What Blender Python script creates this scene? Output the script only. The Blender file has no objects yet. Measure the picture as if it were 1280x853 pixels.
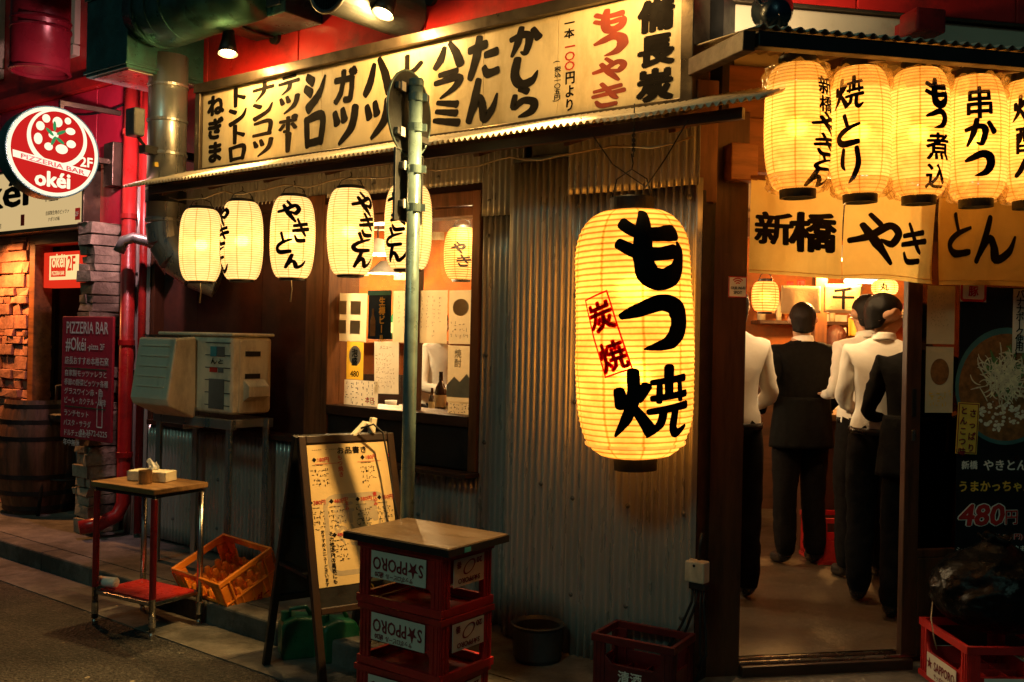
import bpy, bmesh, math, random
from mathutils import Vector, Matrix, noise
random.seed(7)
R = math.radians
SC = bpy.context.scene
C = SC.collection

# ------------------------------------------------------------------ camera, sky, cool fill lamp, exposure
ROLL, CAMH, F = 0.021, 1.6, 1244.0
r_ = Vector((math.cos(ROLL), 0, math.sin(ROLL))); b_ = Vector((0, -1, 0)); u_ = b_.cross(r_)
cam = bpy.data.cameras.new('camera'); camo = bpy.data.objects.new('camera', cam); C.objects.link(camo)
m3 = Matrix((r_, u_, b_)).transposed()
camo.matrix_world = Matrix.Translation((0, 0, CAMH)) @ m3.to_4x4()
cam.sensor_width = 36; cam.lens = F / 1280 * 36; cam.shift_y = -5.5 / 1280; cam.clip_end = 300
SC.camera = camo

w = bpy.data.worlds.new('World'); SC.world = w; w.use_nodes = True
nt = w.node_tree; nt.nodes.clear()
wo = nt.nodes.new('ShaderNodeOutputWorld'); bg = nt.nodes.new('ShaderNodeBackground')
sky = nt.nodes.new('ShaderNodeTexSky'); sky.sky_type = 'NISHITA'; sky.sun_disc = False
sky.sun_elevation = R(38); sky.sun_rotation = R(205)
nt.links.new(sky.outputs[0], bg.inputs[0]); nt.links.new(bg.outputs[0], wo.inputs[0])
bg.inputs[1].default_value = 0.0008
sun = bpy.data.lights.new('cool_fill', 'SUN'); suno = bpy.data.objects.new('cool_fill_lamp', sun); C.objects.link(suno)  # added cool fill standing for unseen street lights
sun.energy = 0.075; sun.angle = R(8); sun.color = (0.42, 0.85, 0.66)
suno.rotation_euler = Vector((0.35, 0.75, -0.62)).to_track_quat('-Z', 'Y').to_euler()
vs = SC.view_settings; vs.view_transform = 'Standard'; vs.look = 'None'; vs.exposure = 1.6; vs.gamma = 1
vs.use_curve_mapping = False
SC.cycles.max_bounces = 8; SC.cycles.sample_clamp_indirect = 4; SC.cycles.caustics_reflective = False; SC.cycles.caustics_refractive = False

# ------------------------------------------------------------------ pixel rays (used only to measure where things stand)
def ray(px, py): return (px - 640) / F * r_ + Vector((0, 1, 0)) - (py - 421) / F * u_
def at(px, py, Y):
    d = ray(px, py); return Vector((0, 0, CAMH)) + d * (Y / d.y)
def ground(px, py, z=0.0):
    d = ray(px, py); return Vector((0, 0, CAMH)) + d * ((z - CAMH) / d.z)
class Plane:                      # a facade: local x along it, y into it, z up
    def __init__(s, o, deg):
        s.a = R(deg); s.o = Vector(o); s.ex = Vector((math.cos(s.a), math.sin(s.a), 0)); s.ey = Vector((-math.sin(s.a), math.cos(s.a), 0))
    def hit(s, px, py, d=0.0):    # -> (along, up) on the plane standing d in front of the facade
        r = ray(px, py); o = s.o - s.ey * d; t = (o - Vector((0, 0, CAMH))).dot(s.ey) / r.dot(s.ey)
        p = Vector((0, 0, CAMH)) + r * t; return (p - o).dot(s.ex), p.z
    def w(s, x, d, z): return s.o + s.ex * x - s.ey * d + Vector((0, 0, z))
LW = Plane((0.236, 4.9, 0), -37.95)      # long facade with the sign
RW = Plane((0.87, 4.41, 0), 11.0)        # entrance facade
def Ls(px, d=0, py=420): return LW.hit(px, py, d)[0]
def Lz(px, py, d=0): return LW.hit(px, py, d)[1]
def Rs(px, d=0, py=420): return RW.hit(px, py, d)[0]
def Rz(px, py, d=0): return RW.hit(px, py, d)[1]

# ------------------------------------------------------------------ mesh helpers
class MB:
    def __init__(s): s.v = []; s.f = []; s.m = []
    def add(s, vs, fs, mi=0):
        n = len(s.v); s.v += [Vector(v) for v in vs]; s.f += [tuple(i + n for i in f) for f in fs]; s.m += [mi] * len(fs); return s
    def box(s, x0, x1, y0, y1, z0, z1, mi=0, rot=None, piv=None):
        if x0 > x1: x0, x1 = x1, x0
        if y0 > y1: y0, y1 = y1, y0
        if z0 > z1: z0, z1 = z1, z0
        vs = [Vector((x, y, z)) for z in (z0, z1) for y in (y0, y1) for x in (x0, x1)]
        if rot is not None:
            c = Vector(piv) if piv is not None else Vector(((x0 + x1) / 2, (y0 + y1) / 2, (z0 + z1) / 2))
            vs = [c + rot @ (v - c) for v in vs]
        return s.add(vs, [(0, 2, 3, 1), (4, 5, 7, 6), (0, 1, 5, 4), (2, 6, 7, 3), (0, 4, 6, 2), (1, 3, 7, 5)], mi)
    def bar(s, a, b, wx, wy, up=(0, 0, 1), mi=0):      # rectangular bar from a to b
        a = Vector(a); b = Vector(b); d = (b - a).normalized(); up = Vector(up)
        if abs(d.dot(up)) > .99: up = Vector((0, 1, 0))
        x = d.cross(up).normalized() * wx / 2; y = x.cross(d).normalized() * wy / 2
        vs = [p + i * x + j * y for p in (a, b) for i, j in ((-1, -1), (1, -1), (1, 1), (-1, 1))]
        return s.add(vs, [(3, 2, 1, 0), (4, 5, 6, 7), (0, 1, 5, 4), (1, 2, 6, 5), (2, 3, 7, 6), (3, 0, 4, 7)], mi)
    def tube(s, pts, r, n=10, caps=True, mi=0):
        pts = [Vector(p) for p in pts]; k = len(pts); rr = r if isinstance(r, (list, tuple)) else [r] * k
        vs = []; fs = []; x = None
        for i, p in enumerate(pts):
            d = (pts[min(i + 1, k - 1)] - pts[max(i - 1, 0)]).normalized()
            if x is None: x = d.orthogonal().normalized()
            x = (x - d * x.dot(d)).normalized(); y = d.cross(x)
            for j in range(n):
                a = 2 * math.pi * j / n; vs.append(p + (x * math.cos(a) + y * math.sin(a)) * rr[i])
        for i in range(k - 1):
            for j in range(n):
                j2 = (j + 1) % n; fs.append((i * n + j, i * n + j2, (i + 1) * n + j2, (i + 1) * n + j))
        if caps: fs.append(tuple(range(n))[::-1]); fs.append(tuple((k - 1) * n + j for j in range(n)))
        return s.add(vs, fs, mi)
    def lathe(s, prof, n=24, c=(0, 0, 0), mi=0, caps=True):
        vs = []; fs = []; c = Vector(c)
        for r, z in prof:
            for j in range(n):
                a = 2 * math.pi * j / n; vs.append(c + Vector((r * math.cos(a), r * math.sin(a), z)))
        for i in range(len(prof) - 1):
            for j in range(n):
                j2 = (j + 1) % n; fs.append((i * n + j, i * n + j2, (i + 1) * n + j2, (i + 1) * n + j))
        if caps: fs.append(tuple(range(n))[::-1]); fs.append(tuple((len(prof) - 1) * n + j for j in range(n)))
        return s.add(vs, fs, mi)
    def prism(s, poly, y0, y1, mi=0):            # (x, z) outline, counter-clockwise seen from -y
        n = len(poly); vs = [(x, y0, z) for x, z in poly] + [(x, y1, z) for x, z in poly]
        fs = [tuple(range(n)), tuple(range(2 * n - 1, n - 1, -1))] + [(i, n + i, n + (i + 1) % n, (i + 1) % n) for i in range(n)]
        return s.add(vs, fs, mi)
    def flat(s, poly, z0, z1, mi=0):             # (x, y) outline, counter-clockwise from above
        n = len(poly); vs = [(x, y, z0) for x, y in poly] + [(x, y, z1) for x, y in poly]
        fs = [tuple(range(n))[::-1], tuple(range(n, 2 * n))] + [(i, (i + 1) % n, n + (i + 1) % n, n + i) for i in range(n)]
        return s.add(vs, fs, mi)
    def grid(s, fn, nu, nv, mi=0, flip=False):
        vs = [fn(i / nu, j / nv) for j in range(nv + 1) for i in range(nu + 1)]; fs = []
        for j in range(nv):
            for i in range(nu):
                a = j * (nu + 1) + i; q = (a, a + 1, a + nu + 2, a + nu + 1); fs.append(q[::-1] if flip else q)
        return s.add(vs, fs, mi)
    def xf(s, M):
        s.v = [M @ v for v in s.v]; return s
    def build(s, name, mat, parent=None, smooth=False, bevel=0, solid=0, seg=2):
        me = bpy.data.meshes.new(name); me.from_pydata([tuple(v) for v in s.v], [], s.f)
        mats = mat if isinstance(mat, (list, tuple)) else [mat]
        for x in mats: me.materials.append(x)
        if len(mats) > 1: me.polygons.foreach_set('material_index', s.m)
        if smooth: me.polygons.foreach_set('use_smooth', [True] * len(s.f))
        me.update(); o = bpy.data.objects.new(name, me); C.objects.link(o)
        if parent: o.parent = parent
        if solid:
            q = o.modifiers.new('solid', 'SOLIDIFY'); q.thickness = solid; q.offset = 0
        if bevel:
            q = o.modifiers.new('bevel', 'BEVEL'); q.width = bevel; q.segments = seg; q.limit_method = 'ANGLE'; q.angle_limit = R(40)
        return o
def tag(o, label=None, cat=None, group=None, kind=None):
    if label: o['label'] = label
    if cat: o['category'] = cat
    if group: o['group'] = group
    if kind: o['kind'] = kind
    return o
def thing(name, label, cat, loc=(0, 0, 0), rz=0.0, group=None):
    o = bpy.data.objects.new(name, None); C.objects.link(o); o.empty_display_size = .1
    o.location = loc; o.rotation_euler = (0, 0, rz); return tag(o, label, cat, group)
def onL(name, label, cat, s=0, d=0, z=0, group=None, rot=0.0): return thing(name, label, cat, LW.w(s, d, z), LW.a + rot, group)
def onR(name, label, cat, s=0, d=0, z=0, group=None, rot=0.0): return thing(name, label, cat, RW.w(s, d, z), RW.a + rot, group)
def tree(o):
    out = [o]
    for ch in o.children: out += tree(ch)
    return out
def copy_tree(o, parent=None):
    c = o.copy(); C.objects.link(c)
    if parent: c.parent = parent
    for ch in list(o.children): copy_tree(ch, c)
    return c
def lamp(name, kind, energy, col, loc, parent=None, size=.05, spot=None, aim=None):
    l = bpy.data.lights.new(name, kind); l.energy = energy; l.color = col
    if kind in ('POINT', 'SPOT'): l.shadow_soft_size = size
    o = bpy.data.objects.new(name, l); C.objects.link(o); o.location = loc
    if kind == 'SPOT': l.spot_size = R(spot); l.spot_blend = .7
    if aim is not None: o.rotation_euler = Vector(aim).to_track_quat('-Z', 'Y').to_euler()
    if parent: o.parent = parent
    return o

# ------------------------------------------------------------------ materials
def nodes(name):
    m = bpy.data.materials.new(name); m.use_nodes = True; t = m.node_tree; t.nodes.clear()
    o = t.nodes.new('ShaderNodeOutputMaterial'); return m, t, o
def N(t, kind, **kw):
    n = t.nodes.new(kind)
    for k, v in kw.items():
        if k[0] == 'i' and k[1:].isdigit(): n.inputs[int(k[1:])].default_value = v
        else: setattr(n, k, v)
    return n
def coords(t, stretch=(1, 1, 1)):
    tc = N(t, 'ShaderNodeTexCoord'); mp = N(t, 'ShaderNodeMapping'); mp.inputs['Scale'].default_value = stretch
    t.links.new(tc.outputs['Object'], mp.inputs[0]); return mp.outputs[0]
def ramp(t, fac, stops):
    r = N(t, 'ShaderNodeValToRGB'); e = r.color_ramp.elements
    while len(e) < len(stops): e.new(.5)
    for i, (p, c) in enumerate(stops): e[i].position = p; e[i].color = (*c, 1) if len(c) == 3 else c
    t.links.new(fac, r.inputs[0]); return r.outputs[0]
def noi(t, co, scale, detail=5, rough=.6):
    n = N(t, 'ShaderNodeTexNoise'); n.inputs['Scale'].default_value = scale; n.inputs['Detail'].default_value = detail; n.inputs['Roughness'].default_value = rough
    t.links.new(co, n.inputs['Vector']); return n.outputs[0]
def mixc(t, fac, a, b, mode='MIX'):
    m = N(t, 'ShaderNodeMix', data_type='RGBA', blend_type=mode)
    if isinstance(fac, (int, float)): m.inputs[0].default_value = fac
    else: t.links.new(fac, m.inputs[0])
    for k, x in ((6, a), (7, b)):
        if isinstance(x, (tuple, list)): m.inputs[k].default_value = (*x[:3], 1)
        else: t.links.new(x, m.inputs[k])
    return m.outputs[2]
def mat(name, col, rough=.55, metal=0.0, var=.25, scale=6, stretch=(1, 1, 1), bump=.15, bscale=60, dirt=None, dirt_amt=.5, dscale=2.2, spec=.5, coat=0, emit=0, ecol=None):
    m, t, o = nodes(name); co = coords(t, stretch); raw = coords(t)
    n1 = noi(t, co, scale); lo = tuple(c * (1 - var) for c in col); hi = tuple(min(1, c * (1 + var)) for c in col)
    c = ramp(t, n1, [(.3, lo), (.7, hi)])
    if dirt:
        dn = noi(t, co, dscale, 8, .7); k = ramp(t, dn, [(.62 - dirt_amt * .35, (0, 0, 0)), (.78 - dirt_amt * .2, (1, 1, 1))])
        c = mixc(t, k, c, dirt)
    p = N(t, 'ShaderNodeBsdfPrincipled'); t.links.new(c, p.inputs['Base Color']); p.inputs['Metallic'].default_value = metal
    p.inputs['Specular IOR Level'].default_value = spec; p.inputs['Coat Weight'].default_value = coat
    rn = noi(t, co, scale * 1.7, 4); rr = ramp(t, rn, [(.25, (max(.03, rough - .14),) * 3), (.75, (min(1, rough + .14),) * 3)]); t.links.new(rr, p.inputs['Roughness'])
    if bump:
        b = N(t, 'ShaderNodeBump'); b.inputs['Strength'].default_value = bump; b.inputs['Distance'].default_value = .01
        t.links.new(noi(t, co, bscale, 4), b.inputs['Height']); t.links.new(b.outputs[0], p.inputs['Normal'])
    if emit:
        p.inputs['Emission Color'].default_value = (*(ecol or col), 1); p.inputs['Emission Strength'].default_value = emit
    t.links.new(p.outputs[0], o.inputs[0]); return m
def wood(name, col, dark=None, rough=.45, grain=(1, 1, 14), spec=.4):
    dark = dark or tuple(c * .35 for c in col); m, t, o = nodes(name); co = coords(t, grain)
    n1 = noi(t, co, 3, 8, .65); c = ramp(t, n1, [(.32, dark), (.52, col), (.72, tuple(min(1, c * 1.35) for c in col))])
    big = noi(t, coords(t), 1.7, 4); c = mixc(t, ramp(t, big, [(.35, (0, 0, 0)), (.75, (.6, .6, .6))]), c, dark)
    p = N(t, 'ShaderNodeBsdfPrincipled'); t.links.new(c, p.inputs['Base Color']); p.inputs['Specular IOR Level'].default_value = spec
    t.links.new(ramp(t, n1, [(.3, (rough + .15,) * 3), (.7, (rough - .1,) * 3)]), p.inputs['Roughness'])
    b = N(t, 'ShaderNodeBump'); b.inputs['Strength'].default_value = .35; b.inputs['Distance'].default_value = .006
    t.links.new(n1, b.inputs['Height']); t.links.new(b.outputs[0], p.inputs['Normal']); t.links.new(p.outputs[0], o.inputs[0]); return m
def glow(name, col, strength):
    m, t, o = nodes(name); e = N(t, 'ShaderNodeEmission'); e.inputs[0].default_value = (*col, 1); e.inputs[1].default_value = strength
    t.links.new(e.outputs[0], o.inputs[0]); return m
def lantern_paper(name, col, emit, ribs, seams=10, stain=.25, tr=.8, dark=1.0):
    """washi paper lit from inside: it lets the bulb's light through and glows a little; ribs and glued seams are darker"""
    m, t, o = nodes(name); tc = N(t, 'ShaderNodeTexCoord'); sx = N(t, 'ShaderNodeSeparateXYZ'); t.links.new(tc.outputs['Object'], sx.inputs[0])
    def mth(op, a, b=None, c=None):
        n = N(t, 'ShaderNodeMath', operation=op)
        for i, x in enumerate((a, b, c)):
            if x is None: continue
            if isinstance(x, (int, float)): n.inputs[i].default_value = x
            else: t.links.new(x, n.inputs[i])
        return n.outputs[0]
    wob = noi(t, tc.outputs['Object'], 9, 3)
    zz = mth('MULTIPLY', mth('ADD', sx.outputs[2], mth('MULTIPLY', wob, .006)), ribs)
    rib = mth('ABSOLUTE', mth('SUBTRACT', mth('FRACT', zz), .5))
    ribc = ramp(t, rib, [(.0, tuple(1 - dark * (1 - v) for v in (.34, .22, .09))), (.10, tuple(1 - dark * (1 - v) for v in (.50, .38, .2))), (.22, (1, 1, 1))])
    ang = mth('MULTIPLY', mth('ARCTAN2', sx.outputs[0], sx.outputs[1]), seams / (2 * math.pi))
    sm = mth('ABSOLUTE', mth('SUBTRACT', mth('FRACT', mth('ADD', ang, mth('MULTIPLY', wob, .12))), .5))
    smc = ramp(t, sm, [(.0, (.6, .46, .24)), (.028, (.8, .7, .5)), (.05, (1, 1, 1))])
    st = noi(t, tc.outputs['Object'], 5, 6, .65); stc = ramp(t, st, [(.28, (1 - stain, 1 - stain * 1.25, 1 - stain * 1.6)), (.62, (1, 1, 1))])
    k = mixc(t, 1.0, mixc(t, 1.0, ribc, smc, 'MULTIPLY'), stc, 'MULTIPLY'); c = mixc(t, 1.0, k, col, 'MULTIPLY')
    rf_ = N(t, 'ShaderNodeBsdfRefraction'); rf_.inputs['Roughness'].default_value = .62; rf_.inputs['IOR'].default_value = 1.18; t.links.new(c, rf_.inputs[0]); tl = N(t, 'ShaderNodeBsdfTranslucent'); df = N(t, 'ShaderNodeBsdfDiffuse'); em = N(t, 'ShaderNodeEmission'); em.inputs[1].default_value = emit
    for n in (tl, df, em): t.links.new(c, n.inputs[0])
    mx = N(t, 'ShaderNodeMixShader'); mx.inputs[0].default_value = 1 - tr; fw = N(t, 'ShaderNodeMixShader'); fw.inputs[0].default_value = .22; t.links.new(tl.outputs[0], fw.inputs[1]); t.links.new(rf_.outputs[0], fw.inputs[2]); t.links.new(fw.outputs[0], mx.inputs[1]); t.links.new(df.outputs[0], mx.inputs[2])
    ad = N(t, 'ShaderNodeAddShader'); t.links.new(mx.outputs[0], ad.inputs[0]); t.links.new(em.outputs[0], ad.inputs[1])
    b = N(t, 'ShaderNodeBump'); b.inputs['Strength'].default_value = .5; b.inputs['Distance'].default_value = .004; t.links.new(noi(t, tc.outputs['Object'], 22, 4), b.inputs['Height'])
    t.links.new(b.outputs[0], df.inputs['Normal']); t.links.new(ad.outputs[0], o.inputs[0]); return m
def glass(name, tint=(1, 1, 1), clear=.9, rough=.02):
    m, t, o = nodes(name); tr = N(t, 'ShaderNodeBsdfTransparent'); tr.inputs[0].default_value = (*[x * clear for x in tint], 1)
    g = N(t, 'ShaderNodeBsdfGlossy'); g.inputs['Roughness'].default_value = rough; fr = N(t, 'ShaderNodeLayerWeight'); fr.inputs[0].default_value = .5; fp = N(t, 'ShaderNodeMath', operation='POWER'); t.links.new(fr.outputs[1], fp.inputs[0]); fp.inputs[1].default_value = 4.5; fm = N(t, 'ShaderNodeMath', operation='MULTIPLY_ADD'); t.links.new(fp.outputs[0], fm.inputs[0]); fm.inputs[1].default_value = .5; fm.inputs[2].default_value = .025
    mx = N(t, 'ShaderNodeMixShader'); t.links.new(fm.outputs[0], mx.inputs[0]); t.links.new(tr.outputs[0], mx.inputs[1]); t.links.new(g.outputs[0], mx.inputs[2])
    t.links.new(mx.outputs[0], o.inputs[0]); return m
def corr_metal(name, col, rust=(.11, .05, .02), amt=.35, metal=.55, rough=.42):
    m, t, o = nodes(name); co = coords(t, (1, 1, .12)); raw = coords(t)
    c = ramp(t, noi(t, co, 9, 6, .65), [(.3, tuple(x * .88 for x in col)), (.7, tuple(x * 1.08 for x in col))])
    st = ramp(t, noi(t, co, 26, 7, .7), [(.66 - .25 * amt, (0, 0, 0)), (.86 - .2 * amt, (.85, .85, .85))]); c = mixc(t, st, c, rust)
    sp = ramp(t, noi(t, raw, 120, 3), [(.70, (0, 0, 0)), (.78, (.5, .5, .5))]); c = mixc(t, sp, c, tuple(x * .4 for x in col))
    p = N(t, 'ShaderNodeBsdfPrincipled'); t.links.new(c, p.inputs['Base Color']); p.inputs['Metallic'].default_value = metal
    t.links.new(ramp(t, noi(t, co, 14, 4), [(.3, (rough - .12,) * 3), (.7, (rough + .2,) * 3)]), p.inputs['Roughness'])
    b = N(t, 'ShaderNodeBump'); b.inputs['Strength'].default_value = .12; b.inputs['Distance'].default_value = .01; t.links.new(noi(t, raw, 14, 5), b.inputs['Height'])
    t.links.new(b.outputs[0], p.inputs['Normal']); t.links.new(p.outputs[0], o.inputs[0]); return m
def asphalt():
    m, t, o = nodes('asphalt'); co = coords(t)
    c = mixc(t, .5, ramp(t, noi(t, co, 48, 5, .75), [(.42, (.004, .004, .004)), (.53, (.030, .028, .026)), (.62, (.16, .15, .13))]), ramp(t, noi(t, co, 150, 4, .7), [(.38, (.006, .006, .006)), (.55, (.045, .043, .04)), (.70, (.30, .28, .24))]))
    c = mixc(t, ramp(t, noi(t, co, 1.1, 6, .65), [(.35, (0, 0, 0)), (.7, (.5, .5, .5))]), c, (.018, .016, .014))
    vo = N(t, 'ShaderNodeTexVoronoi'); vo.inputs['Scale'].default_value = 70; t.links.new(co, vo.inputs['Vector'])
    spk = N(t, 'ShaderNodeTexVoronoi'); spk.inputs['Scale'].default_value = 9; t.links.new(co, spk.inputs['Vector'])
    k1 = ramp(t, spk.outputs['Distance'], [(.09, (1, 1, 1)), (.15, (0, 0, 0))]); sr_ = N(t, 'ShaderNodeSeparateXYZ'); t.links.new(spk.outputs['Color'], sr_.inputs[0]); k2 = ramp(t, sr_.outputs[0], [(.55, (0, 0, 0)), (.75, (1, 1, 1))])
    c = mixc(t, mixc(t, 1.0, k1, k2, 'MULTIPLY'), c, (.26, .22, .16))
    p = N(t, 'ShaderNodeBsdfPrincipled'); t.links.new(c, p.inputs['Base Color'])
    t.links.new(ramp(t, noi(t, co, 3, 6, .7), [(.32, (.50,) * 3), (.7, (.85,) * 3)]), p.inputs['Roughness']); p.inputs['Specular IOR Level'].default_value = .28
    b = N(t, 'ShaderNodeBump'); b.inputs['Strength'].default_value = .9; b.inputs['Distance'].default_value = .014; t.links.new(vo.outputs['Distance'], b.inputs['Height'])
    b2 = N(t, 'ShaderNodeBump'); b2.inputs['Strength'].default_value = .5; b2.inputs['Distance'].default_value = .03; t.links.new(noi(t, co, 9, 6, .7), b2.inputs['Height'])
    t.links.new(b.outputs[0], b2.inputs['Normal']); t.links.new(b2.outputs[0], p.inputs['Normal']); t.links.new(p.outputs[0], o.inputs[0]); return m

M = {}
M['asphalt'] = asphalt()
M['concrete'] = mat('concrete', (.20, .18, .15), .8, var=.35, scale=5, bump=.5, bscale=45, dirt=(.05, .045, .035), dirt_amt=.8)
M['floor'] = mat('shop_floor', (.062, .036, .016), .5, var=.5, scale=3, bump=.3, bscale=30, dirt=(.07, .05, .03), dirt_amt=.9)
M['corr'] = corr_metal('galvanised_corrugated_sheet', (.50, .49, .44), amt=-.3, metal=.5, rough=.3)
M['corr_dark'] = corr_metal('grimy_corrugated_sheet', (.34, .33, .30), amt=.4)
M['awning'] = corr_metal('awning_sheet', (.62, .54, .40), amt=.4, metal=.1, rough=.5)
M['galv'] = corr_metal('galvanised_duct', (.48, .48, .45), amt=.25, metal=.8, rough=.3)
M['red_wall'] = mat('red_painted_panel', (.55, .020, .016), .38, var=.25, scale=2.5, bump=.06, bscale=20, dirt=(.12, .012, .01), dirt_amt=.35)
M['red_shop'] = mat('pink_red_panel', (.55, .018, .05), .4, var=.2, scale=2, bump=.05, dirt=(.2, .01, .02), dirt_amt=.3)
M['black'] = mat('black_paint', (.012, .011, .010), .45, var=.4, scale=9, bump=.12)
M['ink'] = mat('black_ink', (.008, .006, .005), .7, spec=.08, var=.3, bump=0)
M['ink_soft'] = mat('worn_black_ink', (.016, .011, .007), .7, spec=.08, var=.6, scale=14, bump=0)
M['ink_red'] = mat('red_ink', (.50, .02, .012), .6, var=.2, bump=0)
M['sign_face'] = mat('cream_sign_face', (.72, .59, .35), .45, var=.14, scale=2.4, bump=.05, bscale=12, dirt=(.45, .34, .16), dirt_amt=.45, dscale=3, stretch=(1, 1, .35))
M['bronze'] = mat('brown_anodised_frame', (.10, .075, .05), .38, metal=.7, var=.3, bump=.06, dirt=(.3, .22, .12), dirt_amt=.2)
M['wood_dark'] = wood('dark_stained_wood', (.085, .032, .014), grain=(6, 6, .7))
M['wood_mid'] = wood('red_brown_wood', (.20, .075, .026), grain=(6, 6, .7))
M['wood_h'] = wood('red_brown_beam', (.26, .095, .03), grain=(.7, 5, 6))
M['wood_dark_h'] = wood('dark_beam', (.06, .026, .014), grain=(.7, 5, 6))
M['brown_board'] = mat('brown_painted_board', (.10, .028, .014), .6, var=.3, scale=2, bump=.15, bscale=12, dirt=(.03, .012, .008), dirt_amt=.7)
M['paper'] = lantern_paper('small_lantern_paper', (1, .68, .29), .30, 78, 9, dark=.7)
M['paper_amber'] = lantern_paper('entrance_lantern_paper', (1, .52, .10), .42, 70, 8, .45, dark=.62)
M['paper_big'] = lantern_paper('large_lantern_paper', (1, .49, .085), .34, 42, 9, .42, dark=.9)
M['glass'] = glass('window_glass', (1, .97, .9), .92)
M['glass_dark'] = glass('dark_tinted_door_glass', (.9, .8, .7), .35)  # dark tint stands in for the darkness behind the door
M['paper_old'] = mat('yellowed_paper', (.66, .54, .32), .8, var=.16, scale=5, bump=.2, bscale=14)
def thin(name, col, tr=.65):
    m, t, o = nodes(name); c = ramp(t, noi(t, coords(t), 6, 5), [(.3, tuple(x * .8 for x in col)), (.7, col)])
    a = N(t, 'ShaderNodeBsdfTranslucent'); d = N(t, 'ShaderNodeBsdfDiffuse'); x = N(t, 'ShaderNodeMixShader'); x.inputs[0].default_value = 1 - tr
    t.links.new(c, a.inputs[0]); t.links.new(c, d.inputs[0]); t.links.new(a.outputs[0], x.inputs[1]); t.links.new(d.outputs[0], x.inputs[2]); t.links.new(x.outputs[0], o.inputs[0]); return m
M['paper_thin'] = thin('thin_yellowed_paper', (.92, .80, .52), .55); M['paper_thin_w'] = thin('thin_white_paper', (.95, .88, .70), .55); M['yellow_thin'] = thin('thin_yellow_card', (.85, .52, .05))
M['paper_white'] = mat('white_paper', (.74, .68, .54), .8, var=.1, scale=5, bump=.15, bscale=14)
M['yellow'] = mat('yellow_card', (.75, .50, .07), .6, var=.15, bump=0)
M['white'] = mat('white_plastic', (.78, .75, .68), .45, var=.1, bump=.05)
M['grey'] = mat('grey_metal', (.16, .165, .16), .45, metal=.4, var=.25, dirt=(.06, .055, .05), dirt_amt=.4)
M['greydark'] = mat('dark_grey_paint', (.045, .05, .05), .5, metal=.2, var=.3, bump=.1)
M['pole'] = mat('blue_grey_pole_paint', (.20, .32, .32), .35, metal=.35, var=.18, scale=10, bump=.05, dirt=(.07, .08, .07), dirt_amt=.35)
M['steel'] = mat('stainless_steel', (.55, .52, .46), .25, metal=1, var=.2, bump=.04)
M['ac'] = mat('aged_cream_casing', (.82, .74, .54), .5, var=.14, scale=3, bump=.08, dirt=(.28, .21, .12), dirt_amt=.4, stretch=(1, 1, .4))
M['teal_metal'] = mat('green_grey_duct_metal', (.05, .19, .17), .34, metal=.6, var=.35, scale=5, bump=.1, dirt=(.03, .05, .045), dirt_amt=.5)
M['rust_duct'] = mat('rusty_duct_metal', (.30, .11, .06), .36, metal=.6, var=.35, scale=5, bump=.12, dirt=(.08, .03, .02), dirt_amt=.6)
M['duct_red'] = mat('dark_red_duct', (.20, .012, .022), .3, metal=.15, var=.25, scale=4, bump=.05)
M['pipe_red'] = mat('red_pipe_paint', (.36, .016, .014), .35, var=.25, bump=.08, dirt=(.1, .01, .008), dirt_amt=.4)
M['crate_red'] = mat('red_crate_plastic', (.52, .022, .018), .38, var=.2, scale=7, bump=.1, dirt=(.10, .010, .008), dirt_amt=.4)
M['crate_dark'] = mat('dark_red_crate_plastic', (.15, .012, .012), .4, var=.25, scale=7, bump=.1, dirt=(.05, .008, .006), dirt_amt=.5)
M['crate_orange'] = mat('orange_crate_plastic', (.88, .26, .02), .4, var=.15, scale=6, bump=.08, dirt=(.4, .09, .01), dirt_amt=.35)
M['tabletop'] = wood('worn_table_top', (.30, .16, .06), grain=(.8, 6, 3), rough=.35)
M['tabletop_red'] = mat('red_shelf_laminate', (.55, .03, .02), .3, var=.15, bump=.05)
M['blind'] = mat('plywood_top', (.09, .055, .028), .45, var=.45, scale=4, bump=.3, bscale=18, stretch=(.5, 2, 1), dirt=(.05, .03, .015), dirt_amt=.7)
M['green'] = mat('green_jerrycan_plastic', (.012, .13, .055), .35, var=.2, bump=.1, dirt=(.006, .05, .025), dirt_amt=.4)
M['bag'] = mat('black_bin_bag', (.005, .005, .005), .3, var=.2, bump=.7, bscale=30, spec=.16)
m, t, o = nodes('mustard_curtain_cloth'); c = ramp(t, noi(t, coords(t), 4, 6), [(.3, (.80, .54, .14)), (.7, (.95, .70, .21))])
c = mixc(t, ramp(t, noi(t, coords(t, (1, 1, .3)), 5, 6), [(.55, (0, 0, 0)), (.8, (.6, .6, .6))]), c, (.50, .33, .09))
a = N(t, 'ShaderNodeBsdfTranslucent'); d = N(t, 'ShaderNodeBsdfDiffuse'); x = N(t, 'ShaderNodeMixShader'); x.inputs[0].default_value = .5
bq = N(t, 'ShaderNodeBump'); bq.inputs['Strength'].default_value = .35; bq.inputs['Distance'].default_value = .01; t.links.new(noi(t, coords(t), 22, 5), bq.inputs['Height'])
for n in (a, d): t.links.new(c, n.inputs[0]); t.links.new(bq.outputs[0], n.inputs['Normal'])
t.links.new(a.outputs[0], x.inputs[1]); t.links.new(d.outputs[0], x.inputs[2]); t.links.new(x.outputs[0], o.inputs[0]); M['cloth'] = m
M['orange_wall'] = mat('amber_plaster_wall', (.60, .16, .022), .8, var=.3, scale=2, bump=.15, dirt=(.25, .10, .03), dirt_amt=.5)
M['ceiling'] = mat('smoke_stained_ceiling', (.30, .20, .10), .8, var=.3, scale=2)
M['skin'] = mat('skin', (.52, .30, .18), .5, var=.12, scale=30, bump=.05)
M['hair'] = mat('black_hair', (.004, .0035, .003), .45, spec=.2, var=.5, scale=40, stretch=(6, 6, 1), bump=.4, bscale=90)
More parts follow.
